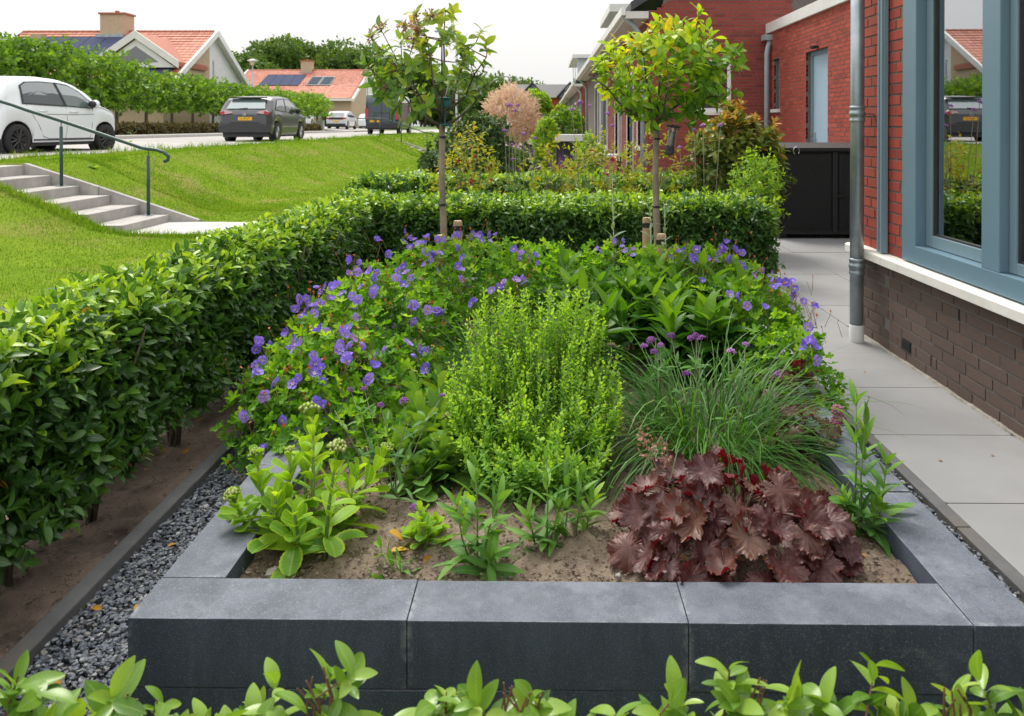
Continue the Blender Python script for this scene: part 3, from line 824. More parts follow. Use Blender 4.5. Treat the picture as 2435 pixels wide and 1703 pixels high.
room = MB().box(2.27, 5.5, -1.9, 4.74, .02, .05).box(5.4, 5.5, -1.9, 4.74, .05, 2.6).box(2.27, 5.5, -1.9, 4.74, 2.6, 2.7).box(2.27, 5.4, -1.9, -1.8, .05, 2.6).box(2.28, 5.4, 4.64, 4.74, .05, 2.6)
room.build('room', M_dark, house)
# downpipe
dp = MB().tube([(1.915, 4.76, .10), (1.915, 4.76, 2.9)], .040, 20).build('downpipe', M_zinc, house, smooth=True)
MB().lathe([(.0435, .001), (.0435, .10), (.041, .105)], (1.915, 4.76, 0), 20).build('pipe_shoe', M_white, dp, smooth=True)
for z in (.46, 1.39):
    MB().lathe([(.0405, -.05), (.045, -.045), (.046, -.035), (.043, -.03), (.043, -.012), (.047, -.008), (.047, .012), (.043, .016), (.043, .03), (.046, .035), (.045, .048), (.0405, .05)], (1.915, 4.76, z), 20).build('pipe_bracket', M_zinc, dp, smooth=True)
    MB().box(1.93, 2.02, 4.752, 4.768, z - .006, z + .006).build('bracket_pin', M_steel, dp)
mo = MB()
for k in range(60):
    y = 1.9 + k * .053
fy = np.linspace(1.5, 5.0, 240); fw = .006 + .007 * np.sin(fy * 23) * np.sin(fy * 7.1) + NR.uniform(-.004, .004, 240)
fg = np.zeros((240, 3, 3)); fg[:, :, 1] = fy[:, None]; fg[:, 0, 0] = 2.002 - fw; fg[:, 1, 0] = 2.006 - fw * .4; fg[:, 2, 0] = 2.022
fg[:, 0, 2] = -.004; fg[:, 1, 2] = .003 + fw * .25; fg[:, 2, 2] = .008 + fw * .3
mo.grid(fg).build('mortar_fillet', M_stone, house)

# the low wing behind, with door, narrow window and downpipe
wing = thing('garage_wing', (4.4, 11, 0), 'flat roofed red brick extension with pale blue door behind the black storage box', 'building')
GWX = 4.15
wh = [(11.38, 12.32, 0, 2.48), (13.7, 14.02, 1.62, 2.52)]
ww = wall_cells(MB(), 'x', GWX, GWX + .25, 6.0, 14.4, -.1, 3.02, wh).build('wall', M_mortar, wing)
bricks(ww, (GWX, 0, 0), (0, 1, 0), (-1, 0, 0), 9.3, 14.4, .62, 3.02, M_brick, holes=wh, limit=300)
MB().box(GWX - .05, GWX + .4, 5.9, 14.41, 3.02, 3.20).build('coping', M_white, wing, bevel=.006)
MB().box(GWX + .3, 8, 6.0, 14.4, 2.9, 3.0).build('flat_roof', M_roofdark, wing)
dr = MB().box(GWX + .10, GWX + .14, 11.44, 12.26, .02, 2.42).build('door', M_doorp, wing)
fr = MB().box(GWX + .07, GWX + .15, 11.38, 11.44, 0, 2.48).box(GWX + .07, GWX + .15, 12.26, 12.32, 0, 2.48).box(GWX + .069, GWX + .151, 11.44, 12.26, 2.42, 2.48).build('door_frame', M_frame2, dr)
MB().box(GWX + .06, GWX + .10, 12.16, 12.20, 1.02, 1.22).tube([(GWX + .08, 12.18, 1.12), (GWX + .03, 12.18, 1.12), (GWX + .03, 12.06, 1.12)], .01, 8).build('handle', M_steel, dr)
MB().box(GWX - .09, GWX + .07, 11.75, 11.85, 2.50, 2.53).lathe([(0, -.05), (.045, -.04), (.05, .0), (.0, .01)], (GWX - .07, 11.8, 2.53), 10).build('door_lamp', M_black, wing)
nw = MB().box(GWX + .08, GWX + .13, 13.7, 13.75, 1.62, 2.52).box(GWX + .08, GWX + .13, 13.97, 14.02, 1.62, 2.52).box(GWX + .081, GWX + .131, 13.75, 13.97, 1.62, 1.67).box(GWX + .081, GWX + .131, 13.75, 13.97, 2.47, 2.52).build('narrow_window', M_frame, wing)
MB().box(GWX + .10, GWX + .11, 13.75, 13.97, 1.67, 2.47).build('pane', glassmat('pane_dark', dark=(.03, .04, .05)), nw)
MB().box(GWX - .06, GWX + .08, 13.66, 14.06, 1.56, 1.618).build('window_sill', M_sill, wing)
MB().box(GWX + .16, GWX + .2, 11.3, 14.1, 0, 2.6).build('lining', M_dark, wing)
MB().tube([(4.06, 14.18, 0), (4.06, 14.18, 2.62), (4.08, 14.18, 2.75), (4.12, 14.2, 2.86), (4.12, 14.25, 2.92)], .045, 14).build('downpipe', M_pvc, wing, smooth=True)
MB().box(4.0, 4.15, 14.12, 14.34, 2.88, 2.98).build('rain_outlet', M_pvc, wing)

# ------------------------------------------------------------------ neighbouring brick houses in the row
M_panedk = glassmat('pane_reflecting', dark=(.02, .025, .03), refl=.1)
M_soffit = surf('soffit_paint', (.62, .61, .58), (.54, .53, .50), .5, 3)
M_dormer = surf('dormer_panel', (.56, .60, .66), (.5, .54, .6), .5, 2)
def row_house(label, y0, y1, near_bricks, windows, dormers, gable_window=None):
    fx, ez = 1.93, 3.46; rx, rz_ = 6.2, ez + .65 * (6.2 - 1.93)
    h = thing('row_house', (fx, y0, 0), label, 'house', 'row of brick houses')
    holes = [(a, b, c, d) for a, b, c, d, *_ in windows]
    w = wall_cells(MB(), 'x', fx, fx + .28, y0 + .001, y1, -.1, ez, holes).build('wall', M_mortar, h)
    g = MB().prism([(fx + .282, -.1), (10.4, -.1), (10.4, ez), (rx, rz_), (fx + .282, ez + .18)], y0, y0 + .28).build('gable_wall', M_mortar, h)
    gh = [gable_window] if gable_window else []
    if near_bricks:
        bricks(g, (0, y0, 0), (1, 0, 0), (0, -1, 0), fx, 4.6, .3, 4.6, M_brickfar, holes=gh, slope=lambda z: (fx if z < ez - .1 else fx + (z - ez + .1) / .65, 4.6), limit=300)
        bricks(w, (fx, 0, 0), (0, 1, 0), (-1, 0, 0), y0, min(y1, y0 + 12), .0, ez, M_brickfar, holes=holes, limit=0)
    else:
        bricks(g, (0, y0, 0), (1, 0, 0), (0, -1, 0), fx, 3.6, .3, 4.2, M_brickfar, slope=lambda z: (fx if z < ez - .1 else fx + (z - ez + .1) / .65, 3.6), limit=0)
        bricks(w, (fx, 0, 0), (0, 1, 0), (-1, 0, 0), y0, y0 + 6, .0, ez, M_brickfar, holes=holes, limit=0)
    if gable_window:
        a, b, c, d = gable_window
        gw = MB().box(a, a + .07, y0 - .02, y0 + .06, c, d).box(b - .07, b, y0 - .02, y0 + .06, c, d).box(a + .07, b - .07, y0 - .019, y0 + .06, d - .07, d).box(a + .07, b - .07, y0 - .019, y0 + .06, c, c + .07).build('window', M_white, h)
        MB().box(a + .07, b - .07, y0 - .006, y0 - .001, c + .07, d - .07).build('pane', M_panedk, gw)
        MB().box(a - .05, b + .05, y0 - .06, y0 - .009, c - .06, c - .001).build('window_sill', M_sill, h)
    for a, b, c, d, kind in windows:
        mt = {'white': M_white, 'blue': M_frame}[kind]; x = fx + .05
        wn_ = MB().box(x, x + .07, a, a + .09, c, d).box(x, x + .07, b - .09, b, c, d).box(x + .001, x + .071, a + .09, b - .09, d - .09, d).box(x + .001, x + .071, a + .09, b - .09, c, c + .09)
        if b - a > 1.6: wn_.box(x, x + .07, (a + b) / 2 - .05, (a + b) / 2 + .05, c + .09, d - .09)
        wn_ = wn_.build('window' if c > .2 else 'door', mt, h)
        MB().box(x + .03, x + .045, a + .09, b - .09, c + .09, d - .09).build('pane', M_panedk, wn_)
        MB().box(fx - .02, fx + .05, a - .07, a, c, d + .02).box(fx - .02, fx + .05, b, b + .07, c, d + .02).box(fx - .021, fx + .049, a - .07, b + .07, d + .02, d + .14).build('window_trim', M_white, wn_)
        if c > .2: MB().box(fx - .06, fx + .05, a - .08, b + .08, c - .06, c - .002).build('window_sill', M_sill, h)
    MB().box(fx + .3, fx + .34, y0 + .5, y1 - .2, 0, ez).build('lining', M_dark, h)
    # roof: slab, white eaves box and gutter, dark verge
    rf = MB().prism([(fx - .33, ez - .02), (rx, rz_ + .14), (rx, rz_ + .30), (fx - .33, ez + .14)], y0 - .12, y1 + .1).prism([(rx, rz_ + .14), (10.7, ez - .1), (10.7, ez + .06), (rx, rz_ + .30)], y0 - .12, y1 + .1).build('roof', M_roofdark, h)
    MB().box(fx - .42, fx - .002, y0 - .10, y1 + .08, ez - .16, ez - .03).build('eaves', M_soffit, rf)
    MB().box(fx - .50, fx - .425, y0 - .11, y1 + .08, ez - .10, ez + .05).build('gutter', M_white, rf)
    for a, b, z0, z1, xo in dormers:
        dm = MB().box(xo, 5.2, a, b, z0, z1).build('dormer', M_dormer, h)
        MB().box(xo - .32, 5.3, a - .3, b + .3, z1, z1 + .20).build('dormer_roof', M_white, dm)
        f = MB().box(xo - .03, xo - .001, a, a + .1, z0, z1).box(xo - .03, xo - .001, b - .1, b, z0, z1).box(xo - .029, xo - .001, a + .1, b - .1, z1 - .1, z1).box(xo - .029, xo - .001, a + .1, b - .1, z0, z0 + .12).box(xo - .028, xo - .001, (a + b) / 2 - .05, (a + b) / 2 + .05, z0 + .12, z1 - .1).build('dormer_frame', M_white, dm)
        MB().box(xo - .012, xo - .002, a + .1, b - .1, z0 + .12, z1 - .1).build('pane', M_panedk, dm)
    for y in (y0 + .12, (y0 + y1) / 2, y1 - .3):
        MB().tube([(fx - .08, y, 0), (fx - .08, y, ez - .55), (fx - .25, y, ez - .25), (fx - .44, y, ez - .1)], .05, 10).build('downpipe', M_pvc, h, smooth=True)
    return h
row_house('red brick house with white dormer behind the right lollipop tree', 14.4, 34, True,
          [(15.1, 15.9, .9, 2.4, 'blue'), (16.7, 17.9, .0, 2.35, 'blue'), (19.3, 20.9, .5, 2.6, 'white'), (23.4, 26.0, .6, 2.7, 'white'), (26.4, 29.0, .6, 2.7, 'white')],
          [(20.4, 23.2, 3.6, 4.28, 2.02)], (2.80, 3.46, 1.58, 2.54))
row_house('second red brick house farther along the row with small white dormer', 38.7, 72, False,
          [(41, 43, .7, 2.6, 'white'), (46, 48, .7, 2.6, 'white'), (52, 54, .7, 2.6, 'white')],
          [(45, 52, 4.0, 5.25, 1.98)])

# dark roofed house and orange wall at the end of the row
dh = thing('distant_house', (2, 150, 0), 'distant house with dark pointed gables at the end of the row', 'house')
M_orange = surf('orange_brick', (.42, .10, .045), (.36, .085, .04), .85, 3)
M_greywall = surf('grey_boarding', (.16, .18, .21), (.13, .15, .18), .8, 3)
MB().box(-6, 14, 150, 158, 0, 6.9).build('wall', M_orange, dh)
MB().prism([(149, 6.8), (154, 9.6), (159, 6.8)], -6.5, 14.5, 'yz').build('roof', M_roofdark, dh)
for x in (-2.2, 5.0):
    MB().prism([(x - 2.2, 6.8), (x, 9.2), (x + 2.2, 6.8)], 147.9, 150.5, 'xz').build('gable', M_greywall, dh)
    MB().prism([(x - 2.6, 6.6), (x, 9.4), (x + 2.6, 6.6), (x + 2.6, 6.95), (x, 9.8), (x - 2.6, 6.95)], 147.4, 152, 'xz').build('gable_roof', M_roofdark, dh)
    for dx in (-.7, .7): MB().box(x + dx - .4, x + dx + .4, 147.75, 147.89, 6.9, 7.7).build('window', M_white, dh)

# ------------------------------------------------------------------ houses across the street
M_tileo = surf('roof_tile', (.44, .155, .095), (.38, .13, .08), .7, 4, lfvar=[(.34, .11, .07), (.47, .165, .10), (.52, .20, .13), (.40, .14, .09)])
M_beige = surf('beige_brick', (.50, .38, .27), (.44, .33, .23), .9, 5, .2, 60)
M_panel = surf('solar_panel', (.06, .07, .12), (.07, .08, .135), .85, 2, spec=.03)
M_skyl = surf('skylight_glass', (.05, .07, .09), (.06, .08, .10), .85, 2, spec=.03)
M_boards = surf('white_boarding', (.72, .73, .74), (.65, .66, .67), .6, 3)
RT = box_tpl()
def bungalow(label, xg, xl, yf, ya, yb, zr, slope, g0, chimney, extras):
    """ridge along x at y=ya; gable at xg looks down the street, front slope towards the gardens"""
    h = thing('bungalow', (xg, yf, g0), label, 'house', 'houses across the street')
    zf = zr - slope * (ya - yf); zb = zr - slope * (yb - ya); d = .55
    zw = lambda y: zr - slope * abs(ya - y) - .18
    MB().box(xl + .3, xg - .3, yf + d, yf + d + .3, g0 - .3, zw(yf + d)).build('wall', M_beige, h)
    MB().prism([(yf + d + .3, g0 - .3), (yf + d + .3, zw(yf + d + .3)), (ya - .4, zw(ya - .4)), (ya - .4, g0 - .3)], xg - .55, xg - .3, 'yz').build('gable_wall', M_beige, h)
    bd = MB().prism([(ya - .39, g0 - .3), (ya - .39, zw(ya - .39)), (ya, zw(ya)), (yb - d, zw(yb - d)), (yb - d, g0 - .3)], xg - .53, xg - .32, 'yz').build('white_boarding', M_boards, h)
    MB().box(xg - .319, xg - .30, ya + .1, ya + .28, zr - 3.0, zr - 1.7).build('pane', M_panedk, bd)
    rfm = MB(); 
    rfm.quads([(xl, yf, zf), (xg, yf, zf), (xg, ya, zr), (xl, ya, zr), (xl, yb, zb), (xg, yb, zb)], [(0, 1, 2, 3), (3, 2, 5, 4)])
    rf = rfm.build('roof', M_tileo, h)
    MB().quads([(xl, yf, zf - .16), (xg, yf, zf - .16), (xg, ya, zr - .16), (xl, ya, zr - .16), (xl, yb, zb - .16), (xg, yb, zb - .16)], [(3, 2, 1, 0), (4, 5, 2, 3)]).build('soffit', M_white, rf)
    nx = int((xg - xl - .1) / .34); sl = math.hypot(ya - yf, zr - zf); nr = int(sl / .36); Ms = []
    uy, uz = (ya - yf) / sl, (zr - zf) / sl
    for r in range(nr):
        for c in range(nx):
            M = np.eye(4); x = xl + .1 + (c + .5) * .34; s = (r + .55) * sl / nr
            M[:3, 0] = (.32, 0, 0); M[:3, 1] = np.array([0, uy, uz]) * (sl / nr * 1.12) + np.array([0, 0, -.05]); M[:3, 2] = np.array([0, -uz, uy]) * .035
            M[:3, 3] = (x, yf + uy * s - uz * .045, zf + uz * s + uy * .045); Ms.append(M)
    Ms = np.array(Ms); scatter(rf, 'roof_tile', RT, Ms, M_tileo, np.clip(NR.random(len(Ms)), 0, 1), limit=300, rest='roof_tiles')
    rg = MB()
    for c in range(int((xg - xl) / .42)): rg.lathe([(0, 0), (.11, .001), (.12, .40), (0, .41)], (xl + .05 + c * .42, ya, zr + .03), 8, 'x')
    rg.build('ridge_tiles', M_tileo, rf)
    for x0 in (xg - .02, xl - .1):
        MB().prism([(yf - .1, zf - .30), (ya, zr - .24), (yb + .1, zb - .30), (yb + .1, zb + .06), (ya, zr + .14), (yf - .1, zf + .06)], x0, x0 + .12, 'yz').build('barge_board', M_white, rf)
    MB().box(xl, xg - .03, yf - .13, yf - .005, zf - .22, zf + .02).build('gutter', M_white, rf)
    cx0, cx1 = chimney
    ch = MB().box(cx0, cx1, ya - .55, ya + .55, zr - .6, zr + 1.05).build('chimney', M_beige, rf)
    MB().box(cx0 - .08, cx1 + .08, ya - .63, ya + .63, zr + 1.05, zr + 1.15).build('chimney_cap', M_tileo, ch)
    MB().lathe([(.12, 1.15), (.14, 1.32), (0, 1.33)], ((cx0 + cx1) / 2, ya, zr), 8).build('chimney_pot', M_tileo, ch)
    MB().box(cx0 - .1, cx1 + .1, ya - .9, ya - .56, zr - .62, zr - .2).build('flashing', M_zinc, ch)
    for kind, x0, x1, s0, s1 in extras:      # things lying on the front slope, s = fraction up the slope
        nrm_ = np.array([0, -uz, uy])
        a = np.array([0, yf + (ya - yf) * s0, zf + (zr - zf) * s0]) + nrm_ * .14; b = np.array([0, yf + (ya - yf) * s1, zf + (zr - zf) * s1]) + nrm_ * .14
        n = max(1, round((x1 - x0) / 1.1)); wv = (x1 - x0) / n
        for i in range(n):
            xa, xb = x0 + i * wv + .02, x0 + (i + 1) * wv - .02; t = nrm_ * .05
            m = MB(); A = [(xa, *a[1:]), (xb, *a[1:]), (xb, *b[1:]), (xa, *b[1:])]; V = [np.array(p) for p in A] + [np.array(p) - t for p in A]
            m.quads(V, [(0, 1, 2, 3), (7, 6, 5, 4), (0, 4, 5, 1), (1, 5, 6, 2), (2, 6, 7, 3), (3, 7, 4, 0)])
            if kind == 'solar': m.build('solar_panel', M_panel, rf)
            else:
                p = m.build('skylight', M_roofdark, rf); e = nrm_ * .012; sh = lambda f, q: np.array(f) * .88 + np.array(q) * .12
                c0 = sum(V[:4]) / 4; V2 = [v * .84 + c0 * .16 + e for v in V[:4]]
                MB().quads(V2, [(0, 1, 2, 3)]).build('pane', M_skyl, p)
    return h, rf, zf
G1 = 1.25
h1, rf1, zf1 = bungalow('beige bungalow with orange tiled roof and pointed white dormer behind the clipped street trees', -20, -32, 40.6, 47.3, 54, 7.05, .585, G1, (-26.9, -25.4), [('solar', -31.4, -25.2, .50, .88), ('solar', -22.9, -20.5, .20, .45)])
dy0 = 42.9
dm = MB().prism([(-24.6, 4.55), (-20.3, 4.55), (-22.45, 6.1)], dy0 - .45, dy0 + 2.6, 'xz').build('dormer', M_boards, h1)
MB().prism([(-24.75, 4.62), (-22.45, 6.28), (-20.15, 4.62), (-20.15, 4.86), (-22.45, 6.52), (-24.75, 4.86)], dy0 - .5, dy0 + 3.4, 'xz').build('dormer_roof', M_tileo, dm)
MB().prism([(-24.85, 4.50), (-22.45, 6.14), (-20.05, 4.50), (-20.05, 4.92), (-22.45, 6.58), (-24.85, 4.92)], dy0 - .6, dy0 - .505, 'xz').build('barge_board', M_white, dm)
MB().prism([(-23.7, 4.85), (-21.2, 4.85), (-22.45, 5.72)], dy0 - .48, dy0 - .452, 'xz').build('pane', M_panedk, dm)
MB().box(-30.2, -29.6, 45.3, 45.9, 6.2, 6.75).build('roof_vent', M_beige, rf1)
wn1 = MB().box(-26, -23.6, 41.05, 41.14, 2.0, 3.0).build('window', M_white, h1); MB().box(-25.9, -23.7, 41.02, 41.045, 2.1, 2.9).build('pane', M_panedk, wn1)
h2, rf2, zf2 = bungalow('far bungalow with orange roof, solar panels and two skylights', -20, -34, 81, 89, 97, 7.7, .44, G1, (-27.8, -26.6), [('solar', -31.2, -26.8, .42, .8), ('sky', -26.0, -23.3, .42, .74)])
wn2 = MB().box(-25.2, -23.2, 81.44, 81.54, 2.2, 3.6).build('window', M_white, h2); MB().box(-25.1, -23.3, 81.41, 81.43, 2.3, 3.5).build('pane', M_panedk, wn2)

# ------------------------------------------------------------------ cars
M_tyre = surf('tyre', (.014, .014, .015), (.02, .02, .021), .8, 20)
M_rimb = surf('rim_black', (.02, .02, .022), (.03, .03, .032), .35, 20)
M_rims = surf('rim_silver', (.5, .5, .51), (.4, .4, .41), .3, 20, metal=.8)
M_cglass = glassmat('car_glass', dark=(.055, .07, .08), refl=.2)
M_cglass2 = glassmat('car_glass_light', dark=(.16, .22, .22), refl=.2)
M_tail = surf('tail_lamp', (.45, .012, .02), (.36, .01, .015), .15, 6, coat=.8)
M_clear = surf('clear_lamp', (.55, .45, .47), (.6, .3, .33), .12, 12, coat=.8)
M_plate = surf('plate_yellow', (.82, .45, .015), (.78, .42, .015), .4, 3)
M_plateb = surf('plate_blue', (.02, .08, .35), (.02, .07, .3), .4, 3)
def paint(n, c): return surf(n, c, tuple(v * .96 for v in c), .28, 2, coat=.7)
M_pw, M_pg, M_ps, M_pv = paint('paint_white', (.78, .82, .88)), paint('paint_grey', (.055, .058, .066)), paint('paint_silver', (.62, .65, .68)), paint('paint_slate', (.045, .065, .085))
M_trim = surf('black_trim', (.03, .032, .035), (.04, .042, .045), .6, 10)
M_seam = surf('panel_gap', (.10, .105, .11), (.08, .085, .09), .7, 10)

def car(name, label, loc, L, W, top, belt, wheels, wr, mat, sidewins, rz=0.0, rim=M_rims, rear=None, arch=.07, tumble=.30, roofmat=None, spokes=7, cladding=True, zsill=.24, box=False):
    c = thing(name, loc, label, 'van' if box else 'car', None, rz)
    ty, tz = np.array([p[0] for p in top]), np.array([p[1] for p in top])
    y = np.unique(np.concatenate([np.linspace(0, L, 56)] + [w + np.linspace(-wr - arch, wr + arch, 17) for w in wheels])); y = y[(y >= 0) & (y <= L)]
    def half(yy):
        e = .16 if not box else .06
        return W / 2 * (1 - .16 * np.clip(1 - yy / e, 0, 1) ** 2 - .30 * np.clip(1 - (L - yy) / .55, 0, 1) ** 2.2)
    def section(yy):
        zt = np.interp(yy, ty, tz); hw = half(yy); zb = zsill + .10 * np.clip(1 - yy / .4, 0, 1) + .06 * np.clip(1 - (L - yy) / .4, 0, 1)
        for w in wheels:
            d = abs(yy - w); R_ = wr + arch
            if d < R_: zb = max(zb, wr + math.sqrt(R_ * R_ - d * d) * .98)
        zs = min(belt, zt - .07); zs = max(zs, zb + .08)
        wr_ = hw * (1 - tumble * max(0, zt - zs - .05) / 1.0 * (.62 / max(W / 2, .1)))
        zr = max(zt - .075, zs + .01)
        return [(hw * .93, zb), (hw * .975, zb + (zs - zb) * .22), (hw, zb + (zs - zb) * .55), (hw * .995, zb + (zs - zb) * .85), (hw * .97, zs), ((hw * .97 + wr_) / 2 + .012, (zs + zr) / 2), (wr_, zr), (wr_ * .94, zt - .032), (wr_ * .78, zt - .008), (wr_ * .4, zt + .006), (0, zt + .012)]
    def hwz(yy, z):
        s = section(yy); zz = [p[1] for p in s]; xx = [p[0] for p in s]; return float(np.interp(z, zz, xx))
    Pn = []
    for yy in y:
        s = section(yy); row = [(x, yy, z) for x, z in s] + [(-x, yy, z) for x, z in reversed(s[:-1])]; Pn.append(row)
    Pn = np.array(Pn); body = MB().grid(Pn)
    for end, fl in ((0, 1), (-1, 0)):
        row = Pn[end]; cen = row.mean(0); k = len(row); V = np.concatenate([row, [cen]]); T = [(i, (i + 1) % k, k) for i in range(k)]; body.add(V, T)
    body.box(-W * .42, W * .42, .12, L - .2, zsill - .02, zsill + .25)
    bo = body.build('body', mat, c, local=True, smooth=True)
    m = MB()
    m.box(-W * .43, W * .43, .08, L - .15, zsill - .07, zsill + .06).build('underbody', M_trim, c, local=True)
    for w in wheels:
        for sx in (-1, 1): MB().lathe([(0.001, -.10), (wr + arch * .9, -.10), (wr + arch * .9, .05)], (sx * (W / 2 - .12), w, wr), 20, 'x').build('wheel_arch', M_trim, c, local=True)
    # side windows, laid on the body side
    for poly, gm, nm in sidewins:
        pp = []
        for i in range(len(poly)):
            a, b = np.array(poly[i]), np.array(poly[(i + 1) % len(poly)])
            for t in np.linspace(0, 1, 5)[:-1]: pp.append(a + (b - a) * t)
        pp = np.array(pp); cen = pp.mean(0)
        for sx in (1, -1):
            V = []; T = []; n = len(pp)
            trim = []; k0 = len(pp)
            for f in (1.0, .66, .33, 0.0):
                for p in pp:
                    q = cen + (p - cen) * f; V.append((sx * (hwz(q[0], q[1]) + .010), q[0], q[1]))
            for k in range(3):
                for i in range(n):
                    a = k * n + i; b = k * n + (i + 1) % n; T += [(a, b, b + n), (a, b + n, a + n)]
            MB().add(V, T).build(nm, gm, c, local=True)
            Vt = []; Tt = []
            for f in (1.085, .98):
                for p in pp:
                    q = cen + (p - cen) * f; Vt.append((sx * (hwz(q[0], q[1]) + .012), q[0], q[1]))
            for i in range(n):
                a = i; b = (i + 1) % n; Tt += [(a, b, b + n), (a, b + n, a + n)]
            MB().add(Vt, Tt).build('window_seal', M_trim, c, local=True)
    # wheels
    for w in wheels:
        for sx in (-1, 1):
            cx = sx * (W / 2 - .115)
            ty_ = MB().lathe([(wr * .68, -.095), (wr * .93, -.10), (wr, -.075), (wr, .075), (wr * .93, .10), (wr * .68, .095)], (cx, w, wr), 28, 'x')
            wo_ = ty_.build('wheel', M_tyre, c, local=True, smooth=True)
            r = MB().lathe([(wr * .70, sx * .088), (wr * .66, sx * .092), (wr * .62, sx * .05), (wr * .3, sx * .035), (.001, sx * .03)], (cx, w, wr), 28, 'x')
            r.build('rim_dish', M_rimb, wo_, local=True, smooth=True)
            sp = MB()
            for k in range(spokes):
                a = k / spokes * 6.283
                for da in (-.16, .16):
                    d0 = np.array([0, math.cos(a), math.sin(a)]); d1 = np.array([0, math.cos(a + da * 1.6), math.sin(a + da * 1.6)])
                    p0 = np.array([cx + sx * .085, w, wr]) + d0 * wr * .12; p1 = np.array([cx + sx * .088, w, wr]) + d1 * wr * .66
                    sp.tube([p0, p1], [wr * .055, wr * .045], 5)
            sp.lathe([(wr * .15, sx * .07), (wr * .14, sx * .10), (.001, sx * .103)], (cx, w, wr), 14, 'x')
            sp.build('rim', rim, wo_, local=True)
    # mirrors
    return c, hwz

# white small hatchback by the steps
wtop = [(0, .80), (.03, 1.05), (.10, 1.24), (.24, 1.43), (.5, 1.52), (1.1, 1.555), (1.6, 1.535), (2.0, 1.45), (2.35, 1.29), (2.66, 1.08), (2.85, 1.01), (3.1, .94), (3.32, .82), (3.44, .68), (3.5, .55)]
wc, whw = car('parked_car', 'small white hatchback with black wheels parked above the concrete steps', (-10.88, 14.34, .755), 3.5, 1.66, wtop, .98, (.46, 2.93), .30, M_pw,
    [([(.56, 1.01), (.53, 1.34), (.66, 1.41), (1.02, 1.435), (1.40, 1.43), (1.64, .985)], M_cglass, 'rear_side_window'), ([(1.70, .985), (1.46, 1.43), (1.78, 1.405), (2.08, 1.29), (2.36, 1.10), (2.46, .955)], M_cglass2, 'front_side_window')], rim=M_rimb, spokes=6, rz=-.117)
MB().lathe([(.001, -.05), (.065, -.045), (.085, .0), (.07, .05), (.001, .055)], (.92, 2.33, 1.03), 12, 'y').build('mirror', M_black, wc, local=True, smooth=True)
MB().lathe([(.06, -.02), (.082, .0), (.092, .03), (.07, .09), (.001, .11)], (.935, 2.37, 1.035), 12, 'y').build('mirror_cap', M_pw, wc, local=True, smooth=True)
for yy in (1.02, 1.88):
    MB().tube([(whw(yy - .12, .86) + .012, yy - .12, .86), (whw(yy, .86) + .03, yy, .865), (whw(yy + .12, .86) + .012, yy + .12, .86)], .012, 6).build('door_handle', M_pw, wc, local=True, smooth=True)
def seam(c, hw, pts):
    MB().tube([(hw(a, b) + .001, a, b) for a, b in pts], .006, 4).build('panel_seam', M_seam, c, local=True)
seam(wc, whw, [(1.69, .97), (1.70, .7), (1.71, .45), (1.70, .32)]); seam(wc, whw, [(.63, .97), (.80, .75), (.96, .55), (1.08, .36), (1.25, .31), (1.70, .31), (2.45, .31)]); seam(wc, whw, [(2.47, .93), (2.45, .6), (2.43, .33)]); seam(wc, whw, [(1.05, .80), (1.8, .80), (2.5, .82)])

MB().lathe([(.001, .03), (.09, .025), (.11, .0), (.10, -.05)], (.60, 3.27, .72), 14, 'y').build('headlight', M_clear, wc, local=True, smooth=True)
MB().tube([(whw(y_, .29) + .004, y_, .29) for y_ in np.linspace(.85, 2.52, 12)], .018, 6).build('sill_trim', M_trim, wc, local=True)
# grey crossover
stop = [(0, .93), (.05, 1.03), (.14, 1.10), (.46, 1.46), (.62, 1.53), (.9, 1.575), (1.6, 1.605), (2.2, 1.57), (2.7, 1.40), (3.1, 1.14), (3.3, 1.07), (3.9, .97), (4.12, .82), (4.21, .6)]
sc, shw = car('parked_car', 'dark grey crossover with yellow number plate parked at the kerb', (-10.08, 26, .775), 4.21, 1.77, stop, 1.03, (.78, 3.38), .33, M_pg,
    [([(.55, 1.1), (.82, 1.44), (1.5, 1.50), (1.55, 1.05)], M_cglass, 'rear_side_window'), ([(1.62, 1.05), (1.57, 1.50), (2.15, 1.48), (2.6, 1.30), (2.85, 1.04)], M_cglass, 'front_side_window')])
def rear_panel(c, top, name, mat, x0b, x1b, x0t, x1t, z0, z1, off=.012):
    tz = [p[1] for p in top[:6]]; ty = [p[0] for p in top[:6]]
    P_ = np.zeros((7, 6, 3))
    for i, z in enumerate(np.linspace(z0, z1, 6)):
        yy = np.interp(z, tz, ty) - off; a = x0b + (x0t - x0b) * i / 5; b = x1b + (x1t - x1b) * i / 5
        for k, x in enumerate(np.linspace(a, b, 7)): P_[k, i] = (x, yy, z + off * .5)
    return MB().grid(P_).build(name, mat, c, local=True, smooth=True)
rear_panel(sc, stop, 'rear_window', M_cglass2, -.66, .66, -.56, .56, 1.12, 1.46, .03)
MB().box(-.60, .60, .30, .52, 1.49, 1.535).build('spoiler', M_trim, sc, local=True, bevel=.012)
for sx in (-1, 1):
    MB().prism([(sx * .42, .98), (sx * .80, .92), (sx * .82, 1.02), (sx * .70, 1.085), (sx * .46, 1.03)], -.02, .16, 'xz').build('tail_light', M_clear, sc, local=True)
    MB().prism([(sx * .66, .945), (sx * .81, .925), (sx * .825, 1.01), (sx * .68, 1.05)], -.03, .1, 'xz').build('brake_light', M_tail, sc, local=True)
    MB().box(sx * .72 - .08, sx * .72 + .08, -.03, .05, .44, .49).build('reflector', M_tail, sc, local=True)
    MB().lathe([(.001, -.05), (.08, -.045), (.10, 0), (.08, .05), (.001, .055)], (sx * .98, 2.62, 1.10), 10, 'y').build('mirror', M_black, sc, local=True, smooth=True)
